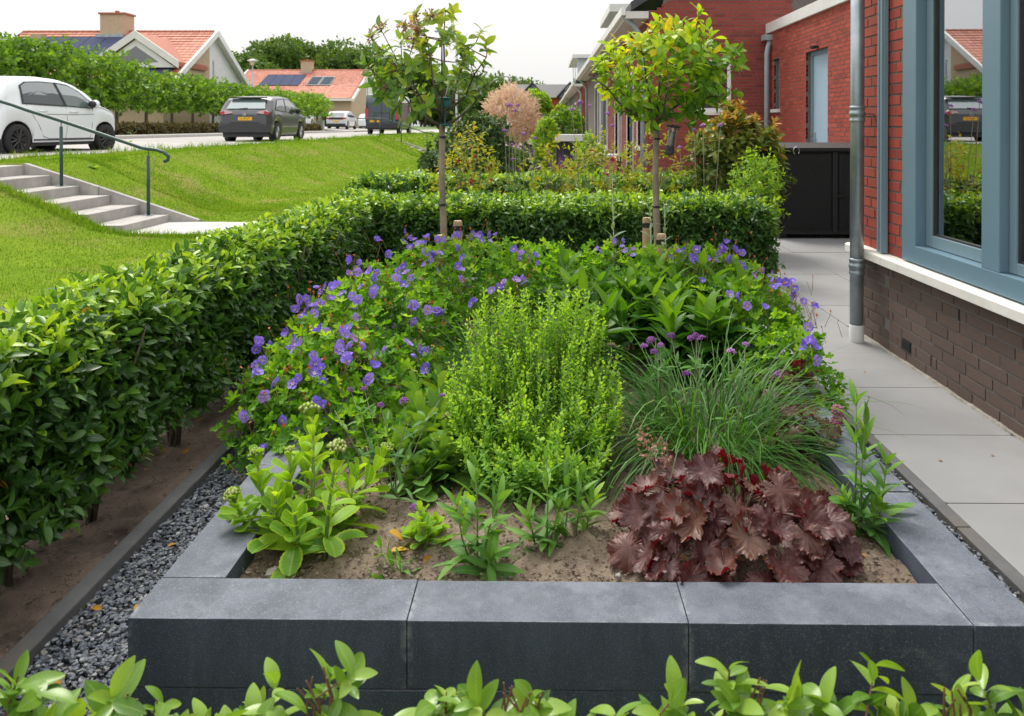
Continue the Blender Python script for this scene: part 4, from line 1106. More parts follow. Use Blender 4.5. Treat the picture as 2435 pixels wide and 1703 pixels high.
MB().prism([(-.86, .32), (.86, .32), (.87, .58), (.60, .61), (-.60, .61), (-.87, .58)], -.045, .12, 'xz').build('bumper', M_trim, sc, local=True, bevel=.02)
MB().box(-.5, .5, -.05, .03, .645, .665).build('bumper_strip', M_black, sc, local=True)
MB().box(-.21, .26, -.016, .004, .735, .845).build('number_plate', M_plate, sc, local=True)
MB().box(-.255, -.212, -.016, .004, .735, .845).build('plate_band', M_plateb, sc, local=True)
def text(c, s, loc, size, mat, rot=(math.pi / 2, 0, 0)):
    cu = bpy.data.curves.new('lettering', 'FONT'); cu.body = s; cu.size = size; cu.align_x = 'CENTER'; cu.align_y = 'CENTER'; cu.extrude = .001
    o = bpy.data.objects.new('lettering', cu); COL.objects.link(o); o.parent = c; o.location = loc; o.rotation_euler = rot
    dg = bpy.context.evaluated_depsgraph_get(); me = bpy.data.meshes.new_from_object(o.evaluated_get(dg)); me.materials.clear(); me.materials.append(mat)
    bpy.data.objects.remove(o); o = bpy.data.objects.new('lettering', me); COL.objects.link(o); o.parent = c; o.location = loc; o.rotation_euler = rot
    return o
text(sc, 'G-187-VT', (.02, -.018, .79), .085, M_black)
MB().lathe([(.048, -.03), (.060, -.03), (.060, -.01), (.048, -.01)], (0, -.004, .935), 20, 'y').tube([(-.06, -.028, .948), (.01, -.028, .940), (-.01, -.028, .930), (.06, -.028, .922)], .006, 5).build('emblem', M_steel, sc, local=True)
MB().tube([(-.25, .13, 1.13), (.0, .12, 1.145), (.06, .13, 1.15)], .012, 5).build('wiper', M_black, sc, local=True)
for a, b, w in ((.78, .33, .42), (3.38, .33, .42)): pass

# white electric hatchback, other cars and van farther along
etop = [(0, .90), (.05, 1.0), (.15, 1.08), (.42, 1.42), (.7, 1.51), (1.5, 1.565), (2.2, 1.53), (2.9, 1.28), (3.4, 1.06), (3.9, .95), (4.15, .8), (4.26, .6)]
win3 = [([(.6, 1.06), (.85, 1.36), (1.5, 1.44), (1.6, 1.02)], M_cglass, 'rear_side_window'), ([(1.66, 1.02), (1.58, 1.44), (2.2, 1.42), (2.7, 1.25), (3.1, 1.02)], M_cglass, 'front_side_window')]
ec, ehw = car('parked_car', 'white hatchback with black tailgate on the driveway of the far bungalow', (-18.0, 67, gz(-18) + .10), 4.26, 1.8, etop, 1.0, (.75, 3.5), .33, M_ps, win3)
rear_panel(ec, etop, 'rear_window', M_cglass, -.68, .68, -.56, .56, 1.08, 1.42, .03)
MB().box(-.62, .62, -.02, .06, .80, 1.0).build('tailgate', M_black, ec, local=True)
for sx in (-1, 1): MB().prism([(sx * .5, .84), (sx * .86, .86), (sx * .86, .97), (sx * .5, .98)], -.03, .1, 'xz').build('tail_light', M_tail, ec, local=True)
MB().box(-.26, .26, -.03, -.0, .60, .71).build('number_plate', M_plate, ec, local=True)
MB().box(-.8, .8, -.03, .08, .30, .46).build('bumper', M_trim, ec, local=True)
hc, _ = car('parked_car', 'white car parked behind the trunks of the clipped trees', (-20.9, 63.5, gz(-20.9) + .10), 4.2, 1.78, etop, 1.0, (.75, 3.45), .32, M_pw, win3)
for sx in (-1, 1): MB().prism([(sx * .55, .8), (sx * .86, .82), (sx * .86, 1.0), (sx * .6, 1.0)], -.03, .1, 'xz').build('tail_light', M_tail, hc, local=True)
rear_panel(hc, etop, 'rear_window', M_cglass, -.68, .68, -.56, .56, 1.08, 1.42, .03)
bc, _ = car('parked_car', 'silver car half hidden behind the white hatchback', (-17.4, 76, gz(-17.4) + .05), 4.2, 1.78, etop, 1.0, (.75, 3.45), .32, M_ps, win3)
vtop = [(0, 2.0), (.03, 2.42), (.12, 2.5), (3.9, 2.5), (4.25, 2.40), (4.75, 1.5), (5.3, 1.15), (5.38, .8), (5.4, .6)]
vc, vhw = car('parked_van', 'tall slate grey delivery van with bicycle rack parked on the street', (-9.95, 47.5, .775), 5.4, 2.05, vtop, 1.35, (.95, 4.4), .36, M_pv, [([(3.6, 1.4), (3.6, 2.05), (4.15, 2.05), (4.6, 1.42)], M_cglass, 'front_side_window')], box=True, tumble=.08, zsill=.38)
for sx in (-1, 1): MB().box(sx * .93 - .09, sx * .93 + .09, -.03, .12, .95, 1.62).build('tail_light', M_tail, vc, local=True)
MB().box(-.96, .96, -.06, .1, .42, .68).build('bumper', M_trim, vc, local=True)
for x0, x1 in ((-.72, -.42), (-.30, -.10)): MB().box(x0, x1, -.035, -.0, .78, .90).build('number_plate', M_plate, vc, local=True)
rk = MB().tube([(-.6, -.1, .75), (-.6, -.45, .75), (.7, -.45, .75), (.7, -.1, .75)], .025, 6).tube([(-.4, -.3, .75), (-.4, -.3, 1.35), (.55, -.3, 1.35), (.55, -.3, .75)], .022, 6)
rk.build('bicycle_rack', M_black, vc, local=True)
MB().box(-.012, .012, -.02, .03, .7, 2.35).build('door_gap', M_trim, vc, local=True)

# ------------------------------------------------------------------ second flight of steps along the bank
def copy_tree(o, parent=None, dy=0.0, label=None):
    c = o.copy(); COL.objects.link(c); c.parent = parent
    if parent is None: c.location = o.location + Vector((0, dy, 0))
    if label: c['label'] = label
    for ch in [x for x in bpy.data.objects if x.parent == o]: copy_tree(ch, c)
    return c
copy_tree(rail, None, 25.4, 'dark green handrail of the far steps near the van')
copy_tree(stairs, None, 25.4, 'far flight of concrete steps on the bank near the van')

# ------------------------------------------------------------------ street lamps and small street things
M_pole = surf('galvanised', (.42, .44, .45), (.36, .38, .39), .45, 10, metal=.4)
M_lampw = surf('lamp_glass', (.78, .74, .66), (.72, .68, .6), .4, 10)
def lamp(x, y, h, z0, label, kind):
    t = thing('street_lamp', (x, y, z0), label, 'street lamp', 'street lamps')
    MB().tube([(x, y, z0), (x, y, z0 + 1.1), (x, y, z0 + 1.15), (x, y, z0 + h)], [.075, .075, .055, .04], 10).build('post', M_pole, t, smooth=True)
    if kind == 'cone':
        MB().lathe([(.04, h - .02), (.10, h + .02), (.16, h + .22), (.34, h + .30)], (x, y, z0), 14).build('lamp_glass', M_lampw, t, smooth=True)
        MB().lathe([(.36, h + .30), (.35, h + .33), (.1, h + .42), (.0, h + .43)], (x, y, z0), 14).build('lamp_cap', M_pole, t, smooth=True)
    else:
        MB().prism([(x - .9, z0 + h), (x + .06, z0 + h - .03), (x + .06, z0 + h + .06), (x - .9, z0 + h + .05)], y - .12, y + .12, 'xz').build('lamp_head', M_pole, t)
lamp(-19.6, 52, 4.3, 1.1, 'street lamp with glass cone rising above the clipped trees', 'cone')
lamp(-3.0, 66, 5.5, 0, 'slim street lamp with flat arm rising beyond the pink globe willow', 'arm')
lamp(-3.6, 32, 5.2, .0, 'street lamp with flat head behind the crown of the thin leaved tree', 'arm')
ub = thing('utility_box', (-17.3, 60, gz(-17.3)), 'small grey utility cabinet beside the low street hedge', 'cabinet')
z0 = gz(-17.3)
MB().box(-17.55, -17.05, 59.8, 60.1, z0 - .1, z0 + .75).build('body', M_pole, ub, bevel=.01); MB().box(-17.58, -17.02, 59.77, 60.13, z0 + .75, z0 + .80).build('lid', M_pole, ub)

# ------------------------------------------------------------------ storage box on the patio
sb = thing('storage_box', (3.4, 9.5, 0), 'black wicker storage box with hinged lid against the red brick wing', 'storage box')
bx0, bx1, by0, by1, bz = 2.71, 4.08, 9.1, 9.92, 1.02
MB().box(bx0 + .01, bx1 - .01, by0 + .015, by1, .05, bz).build('body', M_wicker_mat, sb)
for x in (bx0, 3.375, bx1 - .06): MB().box(x, x + .06, by0 - .012, by0 + .012, .05, bz).build('frame_post', M_black, sb, bevel=.006)
for x0, x1 in ((bx0 + .075, 3.36), (3.45, bx1 - .075)):
    d = MB()
    n = int((x1 - x0) / .010)
    for k in range(n): d.box(x0 + k * .010 + .0005, x0 + k * .010 + .0095, by0 - .004 - .0015 * (k % 2), by0 + .012, .10, bz - .03)
    d.build('door', M_wicker_mat, sb)
MB().box(bx0 + .02, bx1 - .02, by0 + .0, by0 + .02, .051, .098).build('bottom_rail', M_black, sb)
MB().prism([(by0 - .03, bz + .002), (by1 + .02, bz + .002), (by1 + .02, bz + .09), (by0 - .03, bz + .045)], bx0 - .03, bx1 + .02, 'yz').build('lid', M_wicker_mat, sb, bevel=.006)
MB().box(3.35, 3.52, by0 - .03, by0 - .012, .49, .51).build('latch', M_black, sb)
t_ = np.linspace(0, 6.283, 13)[:-1]
MB().tube([(3.36 + .035 * math.cos(a) - .42, by0 - .04, bz + .01 + .045 * math.sin(a)) for a in np.linspace(-.8, 4.2, 12)], .006, 6).build('pull_ring', M_steel, sb)
for x in (bx0 + .1, bx1 - .1): MB().box(x - .04, x + .04, by0 + .03, by1 - .03, 0, .05).build('foot', M_black, sb)

# garden box with white lid, dark planter and garden table beyond the second hedge
gbx = thing('garden_box', (.65, 17, 0), 'black garden box under a rounded white lid beyond the flower beds', 'storage box')
MB().box(.28, 1.0, 17, 17.7, 0, .98).build('body', M_black, gbx, bevel=.01)
MB().prism([(.26, .985), (1.02, .985), (1.02, 1.08), (.95, 1.13), (.33, 1.13), (.26, 1.08)], 16.95, 17.75, 'xz').build('lid', M_white, gbx)
fp2 = thing('dark_planter', (0, 21.6, -.08), 'long dark concrete planter wall in the neighbouring garden', 'planter')
for k in range(4):
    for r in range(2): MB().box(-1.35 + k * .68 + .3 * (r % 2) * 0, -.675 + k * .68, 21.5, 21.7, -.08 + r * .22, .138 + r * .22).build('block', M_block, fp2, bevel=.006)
gt = thing('garden_table', (1.35, 16, -.08), 'small garden table with white top beside the brick house', 'table')
MB().box(1.05, 1.62, 15.7, 16.3, .70, .74).build('table_top', M_white, gt)
for dx in (-.22, .22):
    for dy in (-.24, .24): MB().tube([(1.335 + dx, 16 + dy, -.08), (1.335 + dx, 16 + dy, .70)], .018, 6).build('leg', M_black, gt)
# ground of the neighbouring gardens
strip('garden_ground', -2.1, 1.9, 9.6, 60, .03, M_soil2)

# ------------------------------------------------------------------ foliage materials
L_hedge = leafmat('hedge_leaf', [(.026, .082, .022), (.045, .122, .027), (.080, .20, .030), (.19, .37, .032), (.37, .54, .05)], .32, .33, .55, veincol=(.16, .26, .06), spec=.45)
L_front = leafmat('front_hedge_leaf', [(0.033, 0.094, 0.018), (0.061, 0.154, 0.022), (0.132, 0.264, 0.031), (0.220, 0.363, 0.050), (0.330, 0.462, 0.088)], .36, .30, .6, veincol=(.25, .38, .08), spec=.5)
L_treeA = leafmat('tree_leaf_thin', [(.06, .15, .045), (.11, .22, .05), (.19, .31, .05), (.33, .42, .055), (.42, .34, .10)], .42, .36, .5, veincol=(.22, .28, .08))
L_treeB = leafmat('tree_leaf_dense', [(0.054, 0.147, 0.024), (0.109, 0.248, 0.027), (0.217, 0.389, 0.031), (0.389, 0.528, 0.037), (0.590, 0.466, 0.037), (0.652, 0.310, 0.049)], .42, .33, .5, veincol=(.28, .36, .07))
L_ger = leafmat('geranium_leaf', [(0.045, 0.151, 0.017), (0.090, 0.252, 0.022), (0.180, 0.394, 0.026), (0.345, 0.554, 0.036)], .44, .5, .35, veincol=(.2, .3, .05))
L_phlox = leafmat('phlox_leaf', [(.022, .085, .016), (.045, .145, .016), (.10, .24, .018), (.20, .36, .024)], .44, .40, .6, veincol=(.16, .30, .045))
L_ore = leafmat('oregano_leaf', [(.07, .20, .042), (.125, .30, .048), (.225, .43, .05), (.42, .60, .055)], .44, .5, .25)
L_sed = leafmat('sedum_leaf_lime', [(.085, .23, .025), (.16, .35, .028), (.27, .47, .032), (.42, .58, .05)], .42, .42, .5, veincol=(.38, .50, .16), edge=(.46, .56, .06))
L_sedd = leafmat('sedum_leaf_green', [(.06, .17, .04), (.11, .25, .045), (.19, .35, .045), (.32, .46, .05)], .28, .45, .5, veincol=(.2, .32, .10))
L_verb = leafmat('verbena_leaf', [(0.042, 0.133, 0.039), (0.084, 0.224, 0.042), (0.154, 0.322, 0.042), (0.238, 0.406, 0.049)], .32, .5, .6, veincol=(.16, .28, .07))
L_heu = leafmat('heuchera_leaf', [(.040, .007, .010), (.070, .013, .016), (.095, .022, .020), (.13, .055, .035), (.10, .055, .022)], .16, .48, .75, veincol=(.04, .006, .009), back=(.15, .008, .018), tcol=(2.2, .5, .5), spec=.5, edge=None, blot=(.165, .08, .073))
L_blade = leafmat('sedge_blade', [(.028, .10, .014), (.055, .165, .02), (.105, .245, .03), (.27, .40, .11)], .3, .42, 0)
L_photin = leafmat('photinia_leaf', [(0.039, 0.098, 0.021), (0.091, 0.156, 0.026), (0.182, 0.221, 0.033), (0.364, 0.221, 0.039), (0.546, 0.260, 0.117), (0.585, 0.390, 0.286)], .3, .35, .3)
L_lime = leafmat('lime_shrub_leaf', [(0.069, 0.172, 0.021), (0.149, 0.310, 0.025), (0.276, 0.437, 0.032), (0.380, 0.517, 0.046)], .4, .45, .3)
L_gold = leafmat('golden_shrub_leaf', [(0.104, 0.169, 0.023), (0.208, 0.273, 0.029), (0.351, 0.377, 0.036), (0.494, 0.286, 0.039)], .38, .5, 0)
L_far = leafmat('far_foliage', [(0.036, 0.084, 0.022), (0.072, 0.144, 0.026), (0.120, 0.204, 0.036), (0.180, 0.264, 0.042)], .3, .6, 0)
L_street = leafmat('street_tree_leaf', [(0.046, 0.111, 0.019), (0.104, 0.221, 0.026), (0.195, 0.351, 0.033), (0.338, 0.468, 0.046)], .4, .45, 0)
L_dull = leafmat('brown_hedge_leaf', [(.07, .06, .03), (.12, .085, .04), (.11, .12, .03), (.16, .10, .05)], .2, .6, 0)
L_conif = leafmat('conifer_leaf', [(.018, .05, .022), (.035, .085, .03), (.07, .13, .035), (.11, .18, .04)], .2, .6, 0)
L_willow = leafmat('willow_leaf', [(.36, .30, .19), (.62, .44, .34), (.72, .52, .44), (.74, .60, .46)], .35, .6, 0, tcol=(1.2, 1.1, .9))
L_silver = leafmat('silver_leaf', [(.16, .23, .15), (.23, .31, .19), (.32, .40, .26)], .3, .6, 0)
L_pet = leafmat('geranium_petal', [(.19, .12, .66), (.25, .17, .74), (.33, .23, .80), (.42, .25, .76)], .3, .5, .22, veincol=(.16, .05, .40), tcol=(1.2, 1.1, 1.4))
L_eye = leafmat('flower_eye', [(.62, .42, .62), (.62, .42, .62)], .2, .5, 0, tcol=(1, 1, 1))
L_vhead = leafmat('verbena_floret', [(.22, .06, .30), (.36, .13, .45), (.50, .24, .58)], .25, .5, 0, tcol=(1.1, 1, 1.2))
L_bud = leafmat('sedum_bud', [(.26, .38, .08), (.38, .47, .15), (.46, .52, .20)], .25, .5, 0)
L_salvia = leafmat('salvia_floret', [(.16, .04, .26), (.24, .08, .36), (.30, .12, .42)], .25, .5, 0, tcol=(1.1, 1, 1.2))
L_red = leafmat('red_flower', [(.45, .015, .04), (.58, .03, .06), (.62, .06, .08)], .25, .5, 0, tcol=(1.2, .9, .9))
L_pink = leafmat('pink_floret', [(.42, .10, .20), (.52, .18, .28), (.5, .25, .30)], .25, .5, 0, tcol=(1.1, 1, 1))
L_panicle = leafmat('dry_panicle', [(.36, .17, .12), (.46, .26, .20), (.52, .32, .26)], .3, .6, 0, tcol=(1, 1, .9))
L_blush = leafmat('red_stalk_tip', [(.45, .10, .05), (.5, .16, .07)], .2, .6, 0)
L_yellow = leafmat('yellow_leaf', [(.50, .32, .03), (.48, .22, .03)], .3, .5, .3)
M_wood = surf('bark', (.16, .125, .095), (.10, .078, .06), .9, 30, .6, 80, stretch=(1, 1, .2))
M_trunk = surf('smooth_bark', (.33, .265, .20), (.23, .18, .135), .85, 22, .5, 70, c3=(.17, .15, .115), scale3=9, stretch=(1, 1, .35))
M_trunkd = surf('dark_bark', (.13, .105, .075), (.085, .068, .05), .85, 30, .5, 70, stretch=(1, 1, .3))
M_twig = surf('red_twig', (.17, .075, .045), (.11, .05, .03), .7, 30)
M_stake = surf('stake_wood', (.45, .31, .19), (.36, .24, .14), .85, 18, .4, 60, stretch=(1, 1, .15))
M_stakecut = surf('stake_end', (.55, .42, .28), (.47, .35, .22), .9, 60, .3, 90)
M_gstem = surf('green_stem', (.17, .25, .06), (.12, .19, .045), .6, 20)
M_rstem = surf('wine_stem', (.14, .035, .032), (.09, .022, .022), .55, 20)
M_vstem = surf('grey_green_stem', (.16, .20, .10), (.15, .125, .085), .65, 20)
M_fstalk = surf('flower_stalk', (.26, .24, .09), (.33, .15, .08), .6, 12)

T_LAU = [leaf_tpl(.42, 6, .30, .35, 'ellip'), leaf_tpl(.46, 6, .15, .7, 'ellip', twist=.4), leaf_tpl(.39, 6, .45, .15, 'ellip', twist=-.3)]
T_LAU4 = [leaf_tpl(.38, 4, .30, .35, 'ellip'), leaf_tpl(.42, 4, .15, .6, 'ellip', twist=.4)]
T_FINE = [leaf_tpl(.43, 11, .28, .45, 'ellip'), leaf_tpl(.46, 11, .12, .8, 'ellip', twist=.5), leaf_tpl(.40, 11, .42, .3, 'ellip', twist=-.4)]
T_SMALL = [leaf_tpl(.62, 3, .2, .3, 'ovate'), leaf_tpl(.68, 3, .1, .1, 'ovate')]
T_QUAD = [leaf_tpl(.62, 3, .2, .3, 'ellip'), leaf_tpl(.75, 3, .1, .1, 'ellip')]
T_LANCE = [leaf_tpl(.34, 9, .35, .45, 'lance', wave=.006), leaf_tpl(.37, 9, .2, .8, 'lance', twist=.4, wave=.006), leaf_tpl(.32, 9, .5, .2, 'lance', wave=.006)]
T_SED = [leaf_tpl(.52, 15, .30, .25, 'obov', serr=.07), leaf_tpl(.56, 15, .45, .5, 'obov', serr=.07), leaf_tpl(.50, 15, .2, .1, 'obov', serr=.08, twist=.3)]
T_VERB = [leaf_tpl(.22, 17, .4, .35, 'lance', serr=.14), leaf_tpl(.25, 17, .25, .7, 'lance', serr=.14, twist=.3), leaf_tpl(.30, 17, .2, .5, 'ellip', serr=.14)]
T_GER = [fan_tpl(5, .72, 3, .10, 160, 2, .10, .06, n=41, seed=s) for s in range(3)]
T_HEU = [fan_tpl(7, .20, 3, .09, 172, 5, c, .07, n=71, seed=s) for s, c in ((1, .10), (2, -.14), (3, .2), (4, -.05))]
T_FLW = [flower_tpl(5, c, 37, .05, s) for s, c in ((0, .15), (1, .45), (2, .8), (3, .3))]
T_HEAD = [head_tpl(26, .6, .12, s) for s in range(3)]
T_BLADE = [blade_tpl(9, b, w, s) for s, (b, w) in enumerate(((1.9, .0065), (2.4, .006), (2.8, .0065), (1.4, .006), (3.3, .0055)))]
T_SPIKE = []
for s in range(2):
    V, T, L = [], [], []
    rg = random.Random(s)
    for i in range(22):
        a = i * 2.4; t = i / 22; octa((.09 * (1 - t) * math.cos(a), t, .09 * (1 - t) * math.sin(a)), .05 * (1.2 - t), V, T, L, rg.random())
    T_SPIKE.append(Tpl(V, T, L))

def rnd_dirs(n, up=0.0):
    d = NR.normal(0, 1, (n, 3)); d = nrm(d); d[:, 2] += up; return nrm(d)

# ------------------------------------------------------------------ hedges
def hedge(name, label, cat, boxes, nsh, leaf, tpl, mat, group=None, limit=300, K=7, depth=.07, stems=None, open_base=.0, sprig=.09, toplight=.72, jit=.02, round_=.06, inner=0, shootlen=.065, var0=.27, wander=None):
    x0 = min(b[0] for b in boxes); y0 = min(b[2] for b in boxes); z0 = min(b[4] for b in boxes)
    xm = (min(b[0] for b in boxes) + max(b[1] for b in boxes)) / 2; ym = (min(b[2] for b in boxes) + max(b[3] for b in boxes)) / 2
    t = thing(name, (xm, ym, z0), label, cat, group)
    Ps, Ds, tops, deps = [], [], [], []
    areas = []
    for b in boxes:
        a, c, h = b[1] - b[0], b[3] - b[2], b[5] - b[4]; areas.append((a * c, a * h, a * h, c * h, c * h))
    tot = sum(sum(a) for a in areas)
    for b, ar in zip(boxes, areas):
        for f in range(5):
            n = int(nsh * ar[f] / tot); u, v = NR.random(n), NR.random(n)
            lo, hi = b[4] + open_base, b[5]
            X = lambda q: b[0] + (b[1] - b[0]) * q
            Y = lambda q: b[2] + (b[3] - b[2]) * q
            Z = lambda q: lo + (hi - lo) * q ** .85
            o = np.ones(n)
            if f == 0: p = np.stack([X(u), Y(v), hi * o], 1); nn = np.array([0, 0, 1.0])
            elif f == 1: p = np.stack([X(u), b[2] * o, Z(v)], 1); nn = np.array([0, -1.0, 0])
            elif f == 2: p = np.stack([X(u), b[3] * o, Z(v)], 1); nn = np.array([0, 1.0, 0])
            elif f == 3: p = np.stack([b[0] * o, Y(u), Z(v)], 1); nn = np.array([-1.0, 0, 0])
            else: p = np.stack([b[1] * o, Y(u), Z(v)], 1); nn = np.array([1.0, 0, 0])
            d = NR.exponential(depth, n); wob = .018 * np.sin(p[:, 0] * 7 + p[:, 1] * 5) + .014 * np.sin(p[:, 1] * 11 + p[:, 2] * 13 + p[:, 0] * 3)
            dd = np.minimum(d, .28) - wob * .6
            # rounded upper edges
            ez = np.clip((p[:, 2] - (hi - .14)) / .14, 0, 1) if f else 0
            edge = 0
            if f == 0:
                ex = np.minimum(np.minimum(p[:, 0] - b[0], b[1] - p[:, 0]), np.minimum(p[:, 1] - b[2], b[3] - p[:, 1])); edge = round_ * np.clip(1 - ex / .13, 0, 1) ** 2
                p[:, 2] -= edge
            else: dd = dd + round_ * ez ** 2
            p = p - nn * dd[:, None] + NR.normal(0, jit, (n, 3))
            dr = nn * .75 + NR.normal(0, .42, (n, 3)); dr[:, 2] += .50 if f else .25
            Ps.append(p); Ds.append(dr); tops.append((np.ones(n) if f == 0 else np.clip((p[:, 2] - (hi - .16)) / .16, 0, 1))); deps.append(d)
    P_, D_, tp, dp_ = np.concatenate(Ps), np.concatenate(Ds), np.concatenate(tops), np.concatenate(deps)
    M, ts, ids = shoots(P_ - nrm(D_) * shootlen * .5, D_, shootlen * NR.uniform(.6, 1.3, len(P_)), K, leaf, 1.35, .55, .22, .3, .38)
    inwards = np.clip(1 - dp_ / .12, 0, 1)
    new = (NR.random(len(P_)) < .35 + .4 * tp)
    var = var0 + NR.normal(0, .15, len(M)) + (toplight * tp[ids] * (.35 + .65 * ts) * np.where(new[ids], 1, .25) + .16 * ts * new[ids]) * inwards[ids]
    rank = np.linalg.norm(M[:, :3, 3] - CAM, axis=1) + 7 * dp_[ids] + np.where(M[:, 2, 3] < z0, 9, 0)
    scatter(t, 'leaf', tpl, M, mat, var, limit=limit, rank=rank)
    yl = NR.random(len(P_)) < .012
    if yl.sum() and limit:
        Py = P_[yl]; scatter(t, 'yellow_leaf', tpl, frames(Py, rnd_dirs(len(Py), -.3), rnd_dirs(len(Py), .6), leaf * .9), L_yellow, NR.random(len(Py)))
    return t, P_, D_, tp, dp_

def woody_stems(t, pts, h, spread, mat, n=5, r=.011, name='stem'):
    for x, y, z in pts:
        m = MB()
        for k in range(n):
            a = RND.uniform(0, 6.28); s = RND.uniform(.4, 1) * spread
            q = [(x + RND.uniform(-.015, .015), y + RND.uniform(-.015, .015), z)]
            for i in range(1, 5): q.append((x + math.cos(a) * s * (i / 4) ** 1.2 + RND.uniform(-.012, .012), y + math.sin(a) * s * (i / 4) ** 1.2, z + h * i / 4))
            m.tube(q, np.linspace(r, r * .35, 5) * RND.uniform(.7, 1.1), 6)
        m.build(name, mat, t, smooth=True)

hl, Ph, Dh, tph, dph = hedge('hedge', 'glossy dark green clipped hedge running along the slate chippings', 'hedge', [(-1.62, -1.285, .7, 6.35, .10, .765)], 13000, .044, T_LAU, L_hedge, group='clipped hedges', depth=.05, open_base=.15, K=8, jit=.012)
woody_stems(hl, [(-1.43 + RND.uniform(-.03, .03), y, .07) for y in (1.25, 1.65, 2.08, 2.4, 2.95, 3.59, 4.1, 4.6, 5.1, 5.6, 6.1)], .62, .24, M_wood, 6, .0085)
ct = MB()
sel_ = NR.choice(np.where(dph < .05)[0], 420)
for p_, d_ in zip(Ph[sel_], nrm(Dh[sel_])): ct.tube([p_ - d_ * .09, p_ - d_ * .02, p_ + d_ * RND.uniform(.0, .03)], [.003, .0024, .0018], 5)
ct.build('cut_twigs', M_twig, hl, kind='stuff')
hb, *_ = hedge('hedge', 'low clipped hedge closing the back of the planted bed', 'hedge', [(-1.62, 1.69, 5.72, 6.32, .0, .745)], 10500, .046, T_LAU4, L_hedge, group='clipped hedges', depth=.06, open_base=.06, K=7)
woody_stems(hb, [(x, 6.0, -.02) for x in np.arange(-1.4, 1.6, .4)], .6, .22, M_wood, 5, .012)
h2_, *_ = hedge('hedge', 'second low clipped hedge beyond the red flowering shrub', 'hedge', [(-2.1, 1.75, 8.55, 9.15, -.03, .735)], 3800, .07, T_LAU4, L_hedge, group='clipped hedges', depth=.06, K=6, limit=200)
woody_stems(h2_, [(x, 8.85, -.05) for x in np.arange(-1.9, 1.7, .5)], .5, .2, M_wood, 4, .012)
# hedge right in front of the planter, seen only by its top shoots
hf, Pf, Df, tpf, dpf = hedge('hedge', 'light green hedge top with young shoots in front of the block wall', 'hedge', [(-1.25, 1.45, .62, 1.12, .03, .456)], 4600, .046, T_FINE, L_front, depth=.06, K=7, group='clipped hedges', var0=.42, toplight=.45, open_base=.1, limit=260)
woody_stems(hf, [(x, .9, .0) for x in np.arange(-1.1, 1.4, .35)], .40, .18, M_wood, 5, .010)
fs = []
for px, py, hgt in ((60, 1600, .05), (270, 1590, .07), (355, 1640, .05), (560, 1640, .03), (650, 1610, .05), (745, 1600, .07), (800, 1560, .05), (1015, 1640, .06), (1060, 1600, .06), (1160, 1600, .06), (1225, 1640, .05), (1260, 1600, .05), (1470, 1640, .04), (1545, 1610, .08), (1625, 1640, .05), (1725, 1555, .08), (1760, 1600, .05), (1830, 1610, .06), (1905, 1600, .04), (1990, 1640, .05), (2060, 1580, .07), (2120, 1630, .05), (2230, 1625, .05), (2290, 1640, .05), (2370, 1600, .06), (2420, 1640, .04), (20, 1560, .06), (130, 1650, .04), (445, 1650, .04), (1340, 1675, .03)):
    p = aty(px, py + 118, 1.06); fs.append((p, hgt))
Pn = np.array([p for p, _ in fs]); hg = np.array([h for _, h in fs]) + .035
Dn = np.stack([NR.normal(0, .5, len(fs)), NR.normal(.0, .35, len(fs)), np.ones(len(fs))], 1)
M, ts, ids = shoots(Pn, Dn, hg * NR.uniform(.3, .75, len(fs)), 10, .048, 1.45, .7, .12, .35, .35)
scatter(hf, 'leaf', T_FINE, M, L_front, .5 + .25 * ts + NR.normal(0, .14, len(M)))
tw = MB()
for p, d, h in zip(Pn, nrm(Dn), hg): tw.tube([p - d * .08, p, p + d * h * .38], [.0026, .002, .0011], 5)
for p, d in zip(Pf[(tpf > .9)][::6], nrm(Df[(tpf > .9)][::6])):
    tw.tube([p - d * .05, p + d * RND.uniform(.0, .02)], [.0018, .0011], 5)
for px_, py_ in ((330, 1600), (740, 1585), (775, 1560), (1190, 1590), (1225, 1600), (1265, 1595), (1800, 1580), (2260, 1600), (2300, 1590), (345, 1625), (1285, 1640), (1780, 1640)):
    p_ = aty(px_, py_ + 45, 1.05)
    for _k in range(3): tw.tube([p_ + np.array([RND.uniform(-.006, .006), 0, -.12]), p_ + np.array([RND.uniform(-.012, .012), 0, -.03]), p_ + np.array([RND.uniform(-.02, .02), RND.uniform(-.01, .01), RND.uniform(-.01, .008)])], [.0020, .0016, .0012], 6)
tw.build('twigs', M_twig, hf, kind='stuff')

# low brownish hedge along the far pavement
hs_, *_ = hedge('street_hedge', 'low brownish box hedge below the clipped street trees', 'hedge', [(-17.5, -16.8, 25, 58.5, .9, 1.38)], 2600, .14, T_QUAD, L_dull, depth=.08, K=5, limit=120, shootlen=.15)
hd_, *_ = hedge('garden_hedge', 'clipped green garden hedge in front of the far bungalow', 'hedge', [(-22.4, -21.6, 78, 90, 1.1, 2.5)], 700, .25, T_QUAD, L_far, depth=.1, K=5, limit=60, shootlen=.2)

